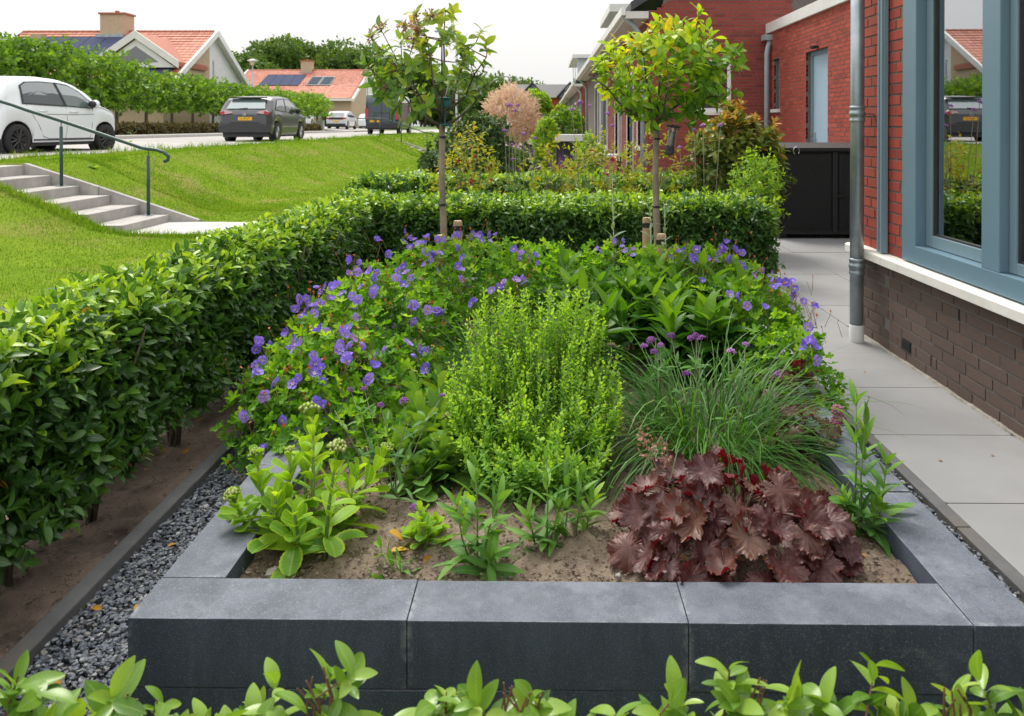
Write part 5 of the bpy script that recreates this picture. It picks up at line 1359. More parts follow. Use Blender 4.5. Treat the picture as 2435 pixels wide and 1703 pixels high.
# ------------------------------------------------------------------ clipped street trees
def box_tree(px, i, X=-18.0):
    s = (1293 - px) / -X; Y = F_PX / s; g = gz(X)
    t = thing('street_tree', (X, Y, g), ('screen trained street tree above the low brownish hedge' if i < 11 else 'lighter clipped street tree near the far driveway'), 'tree', 'clipped trees along the far pavement' if i < 11 else 'clipped trees near the far driveway')
    hgt = RND.uniform(3.55, 3.8) + (.55 if i < 5 else 0)
    MB().tube([(X, Y, g - .1), (X + .03, Y, g + 1.2), (X, Y + .04, g + 2.6)], [.085, .065, .04], 8).build('trunk', M_wood, t, smooth=True)
    lim = MB()
    for z in (g + 1.2, g + 1.9, g + 2.6): lim.tube([(X, Y - 1.0, z + .1), (X, Y, z), (X, Y + 1.0, z + .1)], [.015, .03, .015], 5)
    lim.build('limb', M_wood, t)
    n = 330; P_ = np.stack([X + NR.normal(0, .42, n), Y + NR.uniform(-1.28, 1.28, n), NR.uniform(2.12, hgt, n) + NR.normal(0, .10, n)], 1)
    ed = np.abs(P_[:, 1] - Y) / 1.28; P_[:, 2] -= .3 * (ed > .8) * NR.random(n) * (P_[:, 2] > hgt - .5)
    D_ = np.stack([NR.normal(0, .8, n) + np.sign(P_[:, 0] - X) * .5, NR.normal(0, .8, n) - .2, NR.normal(.3, .5, n)], 1)
    M, ts, ids = shoots(P_, D_, .3, 6, .17, 1.3, .6, .25, .3)
    out = np.clip((np.abs(P_[:, 0] - X) - .25) / .5, 0, 1)
    scatter(t, 'leaf', T_QUAD, M, L_street, .35 + .25 * out[ids] * ts + NR.normal(0, .14, len(M)) + (.14 if i >= 11 else 0), limit=14)
for i, px in enumerate((15, 75, 135, 205, 270, 341, 403, 453, 502, 545, 585, 625, 658, 690, 722, 752)): box_tree(px, i)

# ------------------------------------------------------------------ far trees
def far_tree(name, label, x, y, z0, h, r, mat, n, leaf, cat='tree', group=None, squash=1.0, trunk=True, crown0=.25, limit=0, vb=.35):
    t = thing(name, (x, y, z0), label, cat, group)
    if trunk: MB().tube([(x, y, z0 - .1), (x + .02 * h, y, z0 + h * .4), (x, y, z0 + h * .75)], [h * .022 + .01, h * .017 + .006, h * .006 + .003], 8).build('trunk', M_wood, t, smooth=True)
    lobes = [(x + RND.uniform(-.55, .55) * r, y + RND.uniform(-.5, .5) * r, z0 + h * RND.uniform(crown0 + .15, .84), r * RND.uniform(.38, .62)) for _ in range(9)] + [(x, y, z0 + h * .62, r * .75)]
    P_, O_ = [], []
    for lx_, ly_, lz_, lr in lobes:
        k = n // len(lobes); d = rnd_dirs(k); rr = lr * NR.uniform(.55, 1.08, k) ** .5
        P_.append(np.array([lx_, ly_, lz_]) + d * rr[:, None] * np.array([1, 1, .8 * squash])); O_.append(d)
    P_, O_ = np.concatenate(P_), np.concatenate(O_); P_[:, 2] = np.minimum(P_[:, 2], z0 + h * 1.02)
    ok = P_[:, 2] > z0 + h * crown0 * .6; P_, O_ = P_[ok], O_[ok]
    M, ts, ids = shoots(P_, O_ + NR.normal(0, .5, O_.shape), leaf * 1.4, 5, leaf, 1.3, .6, .2, .35)
    scatter(t, 'leaf', T_QUAD, M, mat, vb + .16 * O_[ids, 2] + NR.normal(0, .15, len(M)), limit=limit, rest='crown')
    return t
for i, (px, Y, h, r) in enumerate(((600, 118, 11.5, 5), (650, 125, 14.5, 6.5), (700, 132, 15.2, 7), (750, 128, 14.3, 6.5), (800, 135, 14.6, 7), (850, 126, 13.0, 6), (905, 140, 13.5, 7), (960, 150, 12.5, 7), (1010, 160, 12.0, 7))):
    X = (px - 1293) / F_PX * Y; far_tree('broadleaf_tree', ['tall spreading tree behind the far bungalow', 'tall tree of the wood beyond the street'][i > 5], X, Y, 1.0, h, r, L_far, 1100, .65, group=['trees behind the far bungalow', 'wood beyond the street'][i > 5])
for i, (px, Y, h) in enumerate(((1060, 190, 12), (1105, 200, 13.0), (1150, 210, 13.5), (1195, 215, 14.5), (1235, 220, 13.0), (1270, 235, 11.5), (1320, 240, 11), (1000, 185, 12), (540, 200, 10), (470, 210, 9), (30, 150, 7), (-60, 140, 8))):
    X = (px - 1293) / F_PX * Y; far_tree('broadleaf_tree', 'distant tree of the wooded skyline beyond the gardens', X, Y, 0.5, h, 7.5, L_far, 700, 1.0, group='wooded skyline')

# ------------------------------------------------------------------ the two standard trees in the bed
def standard_tree(label, px, fork_py, crown, Y, mat, ntip, leaf, vfun, K, seed, lean=0.0, tips_px=None, tk=M_trunk):
    rg = random.Random(seed); s = F_PX / Y
    X = (px - 1293) / s; zf = CAM[2] - (fork_py - 300) / s
    t = thing('standard_tree', (X, Y, .2), label, 'tree', 'young standard trees in the bed')
    MB().tube([(X + .004, Y, .15), (X + .008 + lean * .3, Y, .6), (X - .004 + lean * .6, Y, 1.0), (X + lean, Y, zf)], [.024, .021, .019, .019], 12).build('trunk', tk, t, smooth=True)
    cx = (((crown[0] + crown[2]) / 2) - 1293) / s; cz = CAM[2] - ((crown[1] + crown[3]) / 2 - 300) / s; rx = (crown[2] - crown[0]) / 2 / s; rz_ = (crown[3] - crown[1]) / 2 / s
    tips = []
    for k in range(ntip):
        zz = 1 - 2 * (k + .5) / ntip; aa = k * 2.39996 + rg.uniform(-.3, .3); d = np.array([math.sqrt(1 - zz * zz) * math.cos(aa), math.sqrt(1 - zz * zz) * math.sin(aa), zz]); f = rg.uniform(.25, 1.0) ** .4 * rg.choice((.86, .95, 1.0, 1.1))
        tips.append((cx + d[0] * rx * f * .93, Y + d[1] * rx * f * .8, cz + d[2] * rz_ * f * .93))
    # limbs
    base = np.array([X + lean, Y, zf]); mains = []
    for k in range(9):
        a = k / 9 * 6.283 + rg.uniform(-.2, .2); e = rg.uniform(.35, .95)
        mains.append(base + np.array([math.cos(a) * rx * e, math.sin(a) * rx * e * .9, rz_ * rg.uniform(.5, 1.45)]))
    mains.append(base + np.array([.02, 0, rz_ * 1.8]))
    nodes = []
    for m in mains:
        mid = base + (m - base) * .5 + np.array([rg.uniform(-.02, .02), rg.uniform(-.02, .02), -.03]); st0 = base + np.array([0, 0, rg.uniform(-.06, .10)])
        pts = [st0, st0 + (mid - st0) * .5 + np.array([0, 0, -.012]), mid, mid + (m - mid) * .5 + np.array([rg.uniform(-.015, .015), 0, .012]), m]
        MB().tube(pts, [.0095, .008, .0065, .005, .003], 7).build('limb', M_trunkd, t, smooth=True)
        nodes += [(st0 + (mid - st0) * .8), mid, mid + (m - mid) * .5, m]
    tw = MB(); tips = np.array(tips); nodes = np.array(nodes); Dd = []
    for p in tips:
        dd = np.linalg.norm(nodes - p, axis=1) + .35 * np.clip(nodes[:, 2] - p[2] + .04, 0, 1); q = nodes[np.argmin(dd)]
        md = (p + q) / 2 + np.array([rg.uniform(-.015, .015), rg.uniform(-.015, .015), -.012]); tw.tube([q, md, p], [.0042, .0032, .0022], 5)
        Dd.append(nrm(p - md) + np.array([0, 0, .35]) + nrm(p - np.array([cx, Y, cz - .1])) * .4)
    tw.build('twigs', M_twig, t, kind='stuff')
    M, ts, ids = shoots(tips - nrm(np.array(Dd)) * .05, np.array(Dd), .07, K, leaf, 1.45, .7, .14, .28, .28, grow=.1)
    q = M[:, :3, 3] + M[:, :3, 1] * .5; free = ~((q[:, 1] < Y + .12) & (((q[:, 0] > -.66) & (q[:, 0] < -.50) & (q[:, 2] > 1.27) & (q[:, 2] < 1.53)) | ((q[:, 0] > .69) & (q[:, 0] < .86) & (q[:, 2] > 1.08) & (q[:, 2] < 1.37)))); M, ts, ids = M[free], ts[free], ids[free]
    scatter(t, 'leaf', T_FINE, M, mat, vfun(M[:, :3, 3], ts, tips[ids], cx, cz, rx, rz_), limit=300)
    return t, tips, base, cx, cz, rx, rz_
def vA(p, ts, tip, cx, cz, rx, rz_): return .40 + .30 * np.clip((p[:, 2] - cz) / rz_, -.6, 1) + NR.normal(0, .20, len(p))
def vB(p, ts, tip, cx, cz, rx, rz_): return .34 + .20 * np.clip((p[:, 2] - cz) / rz_, -1, 1) - .16 * np.clip((p[:, 0] - cx) / rx, -1, 1) + .12 * ts + NR.normal(0, .13, len(p))
TY = 4.75
tA, tipsA, baseA, *_ = standard_tree('young standard tree with thin airy crown and teal bird seat on its trunk', 1053, 296, (852, 4, 1190, 306), TY, L_treeA, 66, .076, vA, 8, 5, lean=-.005)
tB, tipsB, baseB, *_ = standard_tree('young standard tree with dense yellow green crown and hanging bird feeder', 1560, 300, (1408, 24, 1775, 312), TY, L_treeB, 140, .074, vB, 9, 9)
# dry panicles on the thin tree
pm = tipsA[(tipsA[:, 0] < baseA[0] - .05)][:11]
Dp = rnd_dirs(len(pm), .8)
M, _, _ = shoots(np.repeat(pm, 14, 0), rnd_dirs(len(pm) * 14, .5), .05, 3, .02, 1.0, .4, 0, .4)
scatter(tA, 'panicle_bud', T_QUAD, M, L_panicle, NR.random(len(M)), limit=0, rest='panicles')
sk = MB()
for p in np.repeat(pm, 9, 0): sk.tube([p, p + rnd_dirs(1, .6)[0] * RND.uniform(.03, .06)], [.0011, .0006], 4)
sk.build('panicle_stalks', M_fstalk, tA, kind='stuff')
# stakes and ties
def stake(x, y, z1, label):
    t = thing('tree_stake', (x, y, .19), label, 'stake', 'tree stakes')
    MB().tube([(x, y, .15), (x, y, z1 - .012), (x, y, z1)], [.029, .029, .026], 14).build('post', M_stake, t, smooth=False)
    MB().lathe([(.024, z1 + .0015), (.0, z1 + .002)], (x, y, 0), 14).build('cut_end', M_stakecut, t)
    MB().lathe([(.0295, z1 - .06), (.033, z1 - .058), (.033, z1 - .03), (.0295, z1 - .028)], (x, y, 0), 14).build('tree_tie', M_black, t)
stake(-.612, TY - .13, .665, 'round wooden stake in front of the thin tree trunk')
stake(-.545, TY + .16, .715, 'round wooden stake behind the thin tree trunk')
stake(.700, TY - .14, .675, 'round wooden stake in front of the dense tree trunk')
stake(.655, TY + .17, .735, 'round wooden stake behind the dense tree trunk')
for t, b in ((tA, baseA), (tB, baseB)):
    for dz in (-.085, -.50): MB().lathe([(.021, dz), (.0235, dz + .002), (.0235, dz + .012), (.021, dz + .014)], (b[0] + (.004 if dz > -.2 else .0), b[1], b[2]), 14).build('trunk_band', M_black, t)
# teal bird seat hooked on the thin tree
sx_, sz_ = -.60, 1.317
od = thing('bird_ornament', (sx_, TY - .03, sz_), 'teal tin bird feeder discs fixed to the thin tree trunk', 'bird feeder')
z1 = CAM[2] + (300 - 234) / (F_PX / TY); z2 = CAM[2] + (300 - 245) / (F_PX / TY); z3 = CAM[2] + (300 - 299) / (F_PX / TY)
xo = (1060 - 1293) / (F_PX / TY)
MB().lathe([(.001, .008), (.045, .002), (.046, -.004), (.001, -.003)], (xo, TY - .05, z1), 20).build('roof_disc', M_teal, od, smooth=True)
MB().lathe([(.001, -.004), (.026, -.005), (.030, 0), (.029, .005), (.026, .003), (.001, .002)], (xo + .005, TY - .06, z2), 24, 'y').build('round_plate', M_teal, od, smooth=True)
MB().lathe([(.001, -.004), (.030, -.003), (.042, .006), (.042, .009), (.001, .006)], (xo + .012, TY - .05, z3), 20).build('seed_tray', M_teal, od, smooth=True)
MB().tube([(xo, TY - .045, z3), (xo, TY - .045, z1)], .003, 6).build('rod', M_teal, od)
# hanging seed feeder
fx_, fz = (1590 - 1293) / (F_PX / TY), CAM[2] - (300 - 300) / (F_PX / TY)
s_ = F_PX / TY; zt, zb = CAM[2] - (299 - 300) / s_, CAM[2] - (369 - 300) / s_
fd = thing('bird_feeder', (fx_, TY - .08, zb), 'tilted tubular seed feeder hanging from the dense tree', 'bird feeder')
ax = np.array([(1596 - 1585) / s_, 0, zt - zb]); b0 = np.array([(1585 - 1293) / s_, TY - .08, zb]); ln = np.linalg.norm(ax); ax /= ln
def along(t, r=0): return b0 + ax * ln * t
M_tube = glassmat('feeder_tube', (.88, .88, .86), .05)
M_seed = surf('seed', (.42, .36, .28), (.25, .2, .14), .9, 160, .5, 200)
MB().tube([along(.02), along(.10), along(.30), along(.33)], [.030, .028, .026, .024], 16).build('base', M_trim, fd, smooth=True)
MB().tube([along(.30), along(.95)], .023, 16, cap=False).build('seed_tube', M_tube, fd, smooth=True)
MB().tube([along(.30), along(.80)], .0195, 14).build('seed_fill', M_seed, fd, smooth=True)
MB().tube([along(.93), along(.97), along(1.0), along(1.03)], [.025, .046, .034, .006], 18).build('lid', M_trim, fd, smooth=True)
for sgn in (-1, 1): MB().tube([along(.28) + np.array([sgn * .022, 0, 0]), along(.98) + np.array([sgn * .022, 0, 0])], .0025, 5).build('side_rod', M_white, fd)
MB().tube([along(.12) + np.array([-.045, 0, 0]), along(.12) + np.array([.045, 0, 0])], .004, 6).build('perch', M_trim, fd)
MB().lathe([(.001, -.003), (.008, -.002), (.009, .004)], tuple(along(.24) + np.array([-.008, -.025, 0])), 10, 'y').build('feed_hole', M_black, fd)
MB().tube([along(1.03), along(1.18), along(1.18) + np.array([-.01, .05, .06])], .0018, 5).build('hanging_wire', M_steel, fd)

# ------------------------------------------------------------------ plants in the raised bed
def mound_fn(bumps):
    def h(x, y):
        z = np.full(np.shape(x), -1.0)
        for cx, cy, rx, ry, zt, zb in bumps:
            q = 1 - ((x - cx) / rx) ** 2 - ((y - cy) / ry) ** 2
            z = np.maximum(z, np.where(q > 0, zb + (zt - zb) * np.sqrt(np.clip(q, 0, 1)), -1))
        return z
    return h
def on_mound(px, py, h, lift=.03, t0=1.6, t1=6.0):
    d = ray(px, py); ts = np.linspace(t0, t1, 300); P_ = CAM + d * ts[:, None]; g = P_[:, 2] - (h(P_[:, 0], P_[:, 1]) + lift)
    k = np.argmax(g < 0) if (g < 0).any() else None
    if k is None:
        hh = h(P_[:, 0], P_[:, 1]); k = np.argmin(np.where(hh > 0, g, 9)) if (hh > 0).any() else np.argmin(np.abs(ts - 3))
    return P_[k]
def geranium(label, loc, bumps, nleaf, flowers, fscale=1.0, seed=0):
    t = thing('geranium', loc, label, 'plant', 'geraniums in the bed')
    h = mound_fn(bumps)
    wts = np.array([b[2] * b[3] + (b[2] + b[3]) * (b[4] - b[5]) * .6 for b in bumps]); wts /= wts.sum()
    Ps, Os = [], []
    for b, w in zip(bumps, wts):
        n = int(nleaf * w); d = rnd_dirs(n, .0); d[:, 2] = np.abs(d[:, 2]) * 1.0; d = nrm(d)
        sh = 1 - np.clip(NR.exponential(.13, n), 0, .6)
        p = np.stack([b[0] + d[:, 0] * b[2] * sh, b[1] + d[:, 1] * b[3] * sh, b[5] + (b[4] - b[5]) * d[:, 2] * sh], 1)
        p += NR.normal(0, .018, p.shape) + (.022 * np.sin(p[:, 0] * 19 + p[:, 1] * 13) * np.sin(p[:, 1] * 17))[:, None] * d
        Ps.append(p); Os.append(d)
    P_, O_ = np.concatenate(Ps), np.concatenate(Os)
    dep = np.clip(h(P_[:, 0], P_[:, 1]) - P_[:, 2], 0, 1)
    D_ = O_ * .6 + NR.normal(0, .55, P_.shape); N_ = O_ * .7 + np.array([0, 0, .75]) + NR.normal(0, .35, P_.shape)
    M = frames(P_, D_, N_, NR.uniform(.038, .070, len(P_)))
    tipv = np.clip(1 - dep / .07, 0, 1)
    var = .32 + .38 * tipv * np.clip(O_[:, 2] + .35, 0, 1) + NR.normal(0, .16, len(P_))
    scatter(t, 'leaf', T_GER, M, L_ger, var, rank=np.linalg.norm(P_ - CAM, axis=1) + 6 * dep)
    # stalks and flowers
    stk = MB(); Fp = []
    for px, py in flowers:
        p = on_mound(px, py, h, .035); Fp.append(p)
    Fp = np.array(Fp)
    for p in Fp:
        q = p + np.array([RND.uniform(-.05, .05), RND.uniform(0, .09), -RND.uniform(.07, .13)]); m = (p + q) / 2 + np.array([RND.uniform(-.02, .02), RND.uniform(-.02, .02), .012])
        stk.tube([q, m, p + np.array([0, .004, -.004])], [.0013, .0012, .001], 5)
    n2 = len(Fp) * 2
    bp = Fp[NR.integers(0, len(Fp), n2)] + NR.normal(0, .045, (n2, 3)); 
    for p in bp: stk.tube([p + np.array([RND.uniform(-.04, .04), .03, -.07]), p], [.0012, .0009], 4)
    stk.build('flower_stalks', M_fstalk, t, kind='stuff')
    Dz = nrm(np.stack([NR.normal(0, .75, len(Fp)), -np.abs(NR.normal(.45, .5, len(Fp))), NR.normal(.45, .5, len(Fp))], 1))
    A = rnd_dirs(len(Fp)); Y_ = nrm(np.cross(Dz, A))
    sc = NR.uniform(.040, .053, len(Fp)) * fscale * NR.choice([1, 1, 1, .75], len(Fp))
    M = frames(Fp, Y_, Dz, sc); scatter(t, 'flower', T_FLW, M, L_pet, NR.random(len(Fp)), limit=300)
    Me = M.copy(); Me[:, :3, 3] += Dz * (sc * .05)[:, None]; Me[:, :3, :3] *= .30
    scatter(t, 'flower_eye', T_FLW, Me, L_eye, limit=300)
    Mb = frames(bp, rnd_dirs(n2, .8), rnd_dirs(n2), NR.uniform(.010, .018, n2)); scatter(t, 'bud', T_SMALL, Mb, L_blush, NR.random(n2), limit=0, rest='buds')
    return t
FL = [(925,195),(990,278),(1130,165),(1100,205),(1160,190),(1140,235),(1245,180),(1240,210),(1315,180),(1360,185),(1230,255),(1265,280),(1325,275),(1410,175),(1440,140),(1455,230),(1515,175),(1475,305),(1585,155),(1590,195),(1655,160),(1685,160),(1800,250),(1835,305),(1900,305),(1930,295),(1235,350),(1320,385),(1440,355),(1475,430),(1145,430),(1050,425),(1070,390),(1095,475),(810,330),(755,405),(810,390),(890,440),(915,400),(825,490),(880,535),(770,545),(805,570),(540,490),(575,520),(645,485),(675,485),(705,535),(630,565),(400,640),(440,605),(480,560),(480,600),(520,620),(470,680),(525,660),(560,580),(775,690),(705,755),(745,750),(605,770),(700,845),(770,820),(860,865),(925,915),(1125,845),(1185,880),(1255,905),(1145,615),(1245,635),(1305,640),(1340,645),(1660,515),(1720,495),(1735,455),(1840,430),(1855,460),(1705,680),(1545,585),(1145,705),(150,835),(160,885),(200,955),(260,860),(365,780),(370,860),(445,855),(395,890),(155,1040),(265,1090),(395,1105),(520,925),(570,1005),(525,1040),(580,1095),(900,1000),(880,1075),(1245,1010),(565,1225),(200,1180),(85,1310),(315,1340),(215,1515),(680,890),(740,920),(755,965)]
FR = [(350,260),(480,230),(500,255),(550,285),(785,300),(810,330),(825,245),(865,245),(955,250),(920,330),(970,335),(1015,315),(940,300),(1090,275),(1075,320),(1130,240),(1145,210),(1190,255),(1150,295),(1245,270),(1140,325),(1265,375),(1320,420),(1345,390),(1380,385),(1410,425),(1440,400),(1450,470),(1480,465),(1440,490),(1520,460),(1565,450),(1580,500),(1590,540),(1635,580),(1565,625),(1710,620),(1705,715),(1665,745),(1660,830),(1655,870),(1700,880),(1725,845),(1710,955),(1275,610),(1200,550),(1385,625),(990,450),(445,200)]
FL = FL + [(a + RND.uniform(-45, 45), b + RND.uniform(-38, 38)) for a, b in FL[::2]]; FR = FR + [(a + RND.uniform(-38, 38), b + RND.uniform(-30, 30)) for a, b in FR[::3]]
FL = [(550 + a / 2.676, 500 + b / 2.676) for a, b in FL]; FR = [(1300 + a / 2.676, 500 + b / 2.676) for a, b in FR]
geranium('sprawling purple geranium spilling over the planter edge towards the side hedge', (-.7, 3.6, .2), [(-.40, 4.25, .72, .62, .69, .2), (-.78, 3.65, .42, .65, .60, .2), (-.80, 3.05, .40, .55, .50, .18), (-.70, 2.72, .30, .28, .36, .2), (.0, 4.5, .5, .4, .62, .2), (-.95, 3.3, .28, .6, .40, .17)], 5600, FL)
geranium('purple geranium flowering beside the patio tiles', (.9, 3.8, .2), [(.80, 4.25, .55, .5, .655, .2), (.92, 3.7, .36, .45, .59, .2), (1.0, 3.25, .24, .34, .47, .2), (.45, 4.45, .5, .35, .62, .2)], 3000, FR, 1.0)

# --- generic stem plant
def stems_of(t, bases, tops, r, mat, name='stem', one=True, wob=.01):
    m = MB()
    for b, p in zip(bases, tops):
        b, p = np.array(b, float), np.array(p, float); mid = (b + p) / 2 + np.array([RND.uniform(-wob, wob), RND.uniform(-wob, wob), 0])
        if one: m.tube([b, mid, p], [r, r * .85, r * .6], 6)
        else: MB().tube([b, mid, p], [r, r * .85, r * .6], 6).build(name, mat, t, smooth=True)
    if one: m.build(name + 's', mat, t, smooth=True, kind='stuff')

# broad leaved perennial with pointed leaves
ph = thing('phlox', (.5, 3.6, .2), 'leafy perennial with broad pointed leaves in the middle of the bed', 'plant')
tp = []
for k in range(40):
    px, py = RND.uniform(1330, 1790), RND.uniform(610, 760)
    Y = 3.25 + (760 - py) / 150 * .85 + RND.uniform(-.1, .1); p = aty(px, py + 12, Y); p[2] = min(max(p[2], .42), .72); tp.append(p)
tp = np.array(tp); bs = tp.copy(); bs[:, 2] = .19; bs[:, :2] += NR.normal(0, .03, (len(tp), 2)); bs[:, 0] = np.clip(bs[:, 0], -.1, .88)
stems_of(ph, bs, tp, .0042, M_gstem)
D_ = nrm(tp - bs); Lh = tp[:, 2] - .19
M, ts, ids = shoots(bs + D_ * (Lh * .35)[:, None], D_, Lh * .66, 14, .17, 1.45, .35, .18, .18, .22, grow=-.6, pair=True)
scatter(ph, 'leaf', T_LANCE, M, L_phlox, .18 + .62 * ts ** 2.2 + NR.normal(0, .10, len(M)))

# bushy herb with small leaves
og = thing('oregano', (.0, 2.55, .2), 'upright bushy herb with tiny yellow green leaves behind the red leaved plant', 'plant')
tp = []
for k in range(470):
    px, py = RND.uniform(1062, 1484), RND.uniform(690, 1120)
    f = (1120 - py) / 420; w = .58 + .42 * math.sin(math.pi * min(1, f * .86 + .12)); px = 1275 + (px - 1275) * w
    Y = 2.28 + f * .62 + RND.uniform(-.07, .07); p = aty(px, py, Y); p[2] = min(p[2], .76); tp.append(p)
tp = np.array(tp); bs = np.stack([.0 + (tp[:, 0] - .0) * .62, 2.36 + (tp[:, 1] - 2.36) * .72, np.full(len(tp), .19)], 1)
keep = tp[:, 2] > .27; tp, bs = tp[keep], bs[keep]
stems_of(og, bs, tp, .0014, M_gstem, wob=.012)
D_ = nrm(tp - bs); Lh = np.linalg.norm(tp - bs, axis=1)
M, ts, ids = shoots(bs + D_ * (Lh * .25)[:, None], D_, Lh * .76, 44, .0168, 1.35, .6, .1, .3, .3, grow=-.35, pair=True)
var = .32 + .48 * ts ** 2.2 + NR.normal(0, .10, len(M))
side = NR.random(len(M)) < .95
M2 = M[side].copy(); n2 = side.sum(); M2[:, :3, 3] += M[side][:, :3, 1] * NR.uniform(.6, 1.9, n2)[:, None] + NR.normal(0, .004, (n2, 3)); M2[:, :3, :3] *= .8
scatter(og, 'leaf', T_SMALL, np.concatenate([M, M2]), L_ore, np.concatenate([var, var[side] + .05]), rank=None)

# arching sedges
def sedge(label, x, y, n, L, outr, lean=(0, 0), group='arching sedges in the bed'):
    t = thing('sedge', (x, y, .2), label, 'grass', group)
    a = NR.uniform(0, 6.283, n); r = np.sqrt(NR.random(n)) * outr
    B = np.stack([x + r * np.cos(a), y + r * np.sin(a), np.full(n, .195)], 1)
    az = a + NR.normal(0, .6, n); tl = NR.uniform(.1, 1.5, n)
    Yd = np.stack([np.cos(az) + lean[0], np.sin(az) + lean[1], np.zeros(n)], 1); Yd = nrm(Yd)
    Z = nrm(np.array([0, 0, 1.0]) + Yd * tl[:, None]); X_ = nrm(np.cross(Yd, Z)); Yv = np.cross(Z, X_)
    s = NR.uniform(.6, 1.15, n) * L
    M = np.zeros((n, 4, 4)); M[:, :3, 0] = X_ * s[:, None]; M[:, :3, 1] = Yv * s[:, None]; M[:, :3, 2] = Z * s[:, None]; M[:, :3, 3] = B; M[:, 3, 3] = 1
    scatter(t, 'blade', T_BLADE, M, L_blade, .3 + NR.normal(0, .2, n), rank=NR.random(n) + np.linalg.norm(B - CAM, axis=1) * .6, rest='blades')
sedge('large arching sedge with fine green blades beside the patio edge', .56, 2.66, 820, .50, .22)
sedge('smaller arching sedge between the geranium and the herb', -.22, 3.3, 260, .42, .10)
sedge('arching sedge at the back of the bed below the hedge', .10, 4.55, 260, .55, .09)

# red leaved coral bells
def coral(label, x, y, n, R_, hgt, L, overs=()):
    t = thing('heuchera', (x, y, .2), label, 'plant', 'red leaved plants in the bed')
    a = NR.uniform(0, 6.283, n); f = np.sqrt(NR.uniform(.03, 1, n))
    P_ = np.stack([x + R_ * f * np.cos(a), y + R_ * .75 * f * np.sin(a), .225 + hgt * (1 - f ** 2 * .86) * NR.uniform(.35, 1.0, n)], 1)
    if len(overs): P_ = np.concatenate([P_, np.array(overs)]); a = np.concatenate([a, np.array([math.atan2(o[1] - y, o[0] - x) for o in overs])]); f = np.concatenate([f, np.ones(len(overs))]); n = len(P_)
    D_ = np.stack([np.cos(a) * (.3 + f), np.sin(a) * (.3 + f), NR.normal(-.25, .35, n) - .35 * f], 1)
    N_ = np.stack([np.cos(a) * f * .9, np.sin(a) * f * .9 - .25, np.ones(n)], 1) + NR.normal(0, .42, (n, 3))
    s = NR.uniform(.75, 1.2, n) * L; M = frames(P_, D_, N_, s)
    scatter(t, 'leaf', T_HEU, M, L_heu, NR.random(n) * .8)
    m = MB()
    for p, d in zip(P_, nrm(D_)):
        q = np.array([x + RND.uniform(-.04, .04), y + RND.uniform(-.04, .04), .195]); mid = (p + q) / 2 + np.array([0, 0, .05]); m.tube([q, mid, p], [.0028, .0022, .0017], 6)
    m.build('leaf_stalks', M_rstem, t, smooth=True, kind='stuff')
    return t
hx = coral('large wine red coral bells with silvery crinkled leaves leaning over the front blocks', .50, 2.06, 96, .31, .22, .099, [(.42, 1.86, .25), (.35, 1.82, .26), (.52, 1.83, .24), (.62, 1.87, .24), (.28, 1.88, .25), (.72, 1.93, .25), (.22, 1.95, .26)])
coral('small brownish coral bells under the sedge by the patio edge', .86, 2.62, 20, .15, .14, .085)
coral('dark red coral bells below the flowering geranium by the patio', .93, 3.02, 22, .16, .20, .085)
# a seed spike on the large one
sp_ = MB(); Ms = []
for dx, z1_ in ((-.20, .46), (-.14, .42)):
    p0 = np.array([.47 + dx * .4, 2.14, .2]); p1 = np.array([.47 + dx, 2.20, z1_]); sp_.tube([p0, (p0 + p1) / 2, p1], .0016, 5)
    q = p0 + (p1 - p0) * NR.uniform(.62, 1.02, 80)[:, None] + NR.normal(0, .012, (80, 3)); Ms.append(frames(q, rnd_dirs(80), rnd_dirs(80), NR.uniform(.008, .014, 80)))
sp_.build('seed_stalks', M_fstalk, hx, kind='stuff'); scatter(hx, 'seed_bract', T_SMALL, np.concatenate(Ms), L_panicle, NR.random(160), limit=0, rest='seed_heads')

# stonecrops
def sedum(label, stems, L, mat, group='stonecrops in the bed', heads=True):
    b0 = np.array([s[0] for s in stems]).mean(0)
    t = thing('sedum', (b0[0], b0[1], .2), label, 'plant', group)
    B = np.array([s[0] for s in stems], float); Tp = np.array([s[1] for s in stems], float); B[:, 2] = .19
    stems_of(t, B, Tp, .0055, M_gstem, one=False, wob=.006)
    D_ = nrm(Tp - B); Lh = np.linalg.norm(Tp - B, axis=1); K = 20
    M, ts, ids = shoots(B + D_ * (Lh * .12)[:, None], D_, Lh * .9, K, L, 1.4, .22, .05, .2, .22, grow=-1.0, pair=True)
    scatter(t, 'leaf', T_SED, M, mat, .30 + .38 * ts + NR.normal(0, .13, len(M)))
    if heads:
        hd = [i for i, s in enumerate(stems) if s[2]]
        Mh = frames(Tp[hd] + D_[hd] * .01, np.cross(D_[hd], rnd_dirs(len(hd))), D_[hd], np.array([stems[i][2] for i in hd])); scatter(t, 'bud_head', T_HEAD, Mh, L_bud, NR.uniform(.2, .9, len(hd)))
def st(bpx, bpy, tpx, tpy, dY, head):
    b = atz(bpx, bpy, .2); return (b, aty(tpx, tpy, b[1] + dY), head)
sedum('lime green stonecrop with toothed fleshy leaves at the front corner of the bed', [st(770, 1340, 800, 1075, .02, .055), st(640, 1300, 610, 1090, .03, .045), st(600, 1290, 555, 1185, -.04, .05), st(690, 1300, 690, 1080, .06, .03), st(740, 1290, 745, 1010, .10, .0), st(800, 1280, 850, 1120, .06, .0), st(660, 1320, 655, 1180, .0, 0), st(725, 1250, 735, 985, .16, .07), st(820, 1240, 915, 1075, .1, .045), st(705, 1335, 700, 1215, -.04, 0)], .072, L_sed)
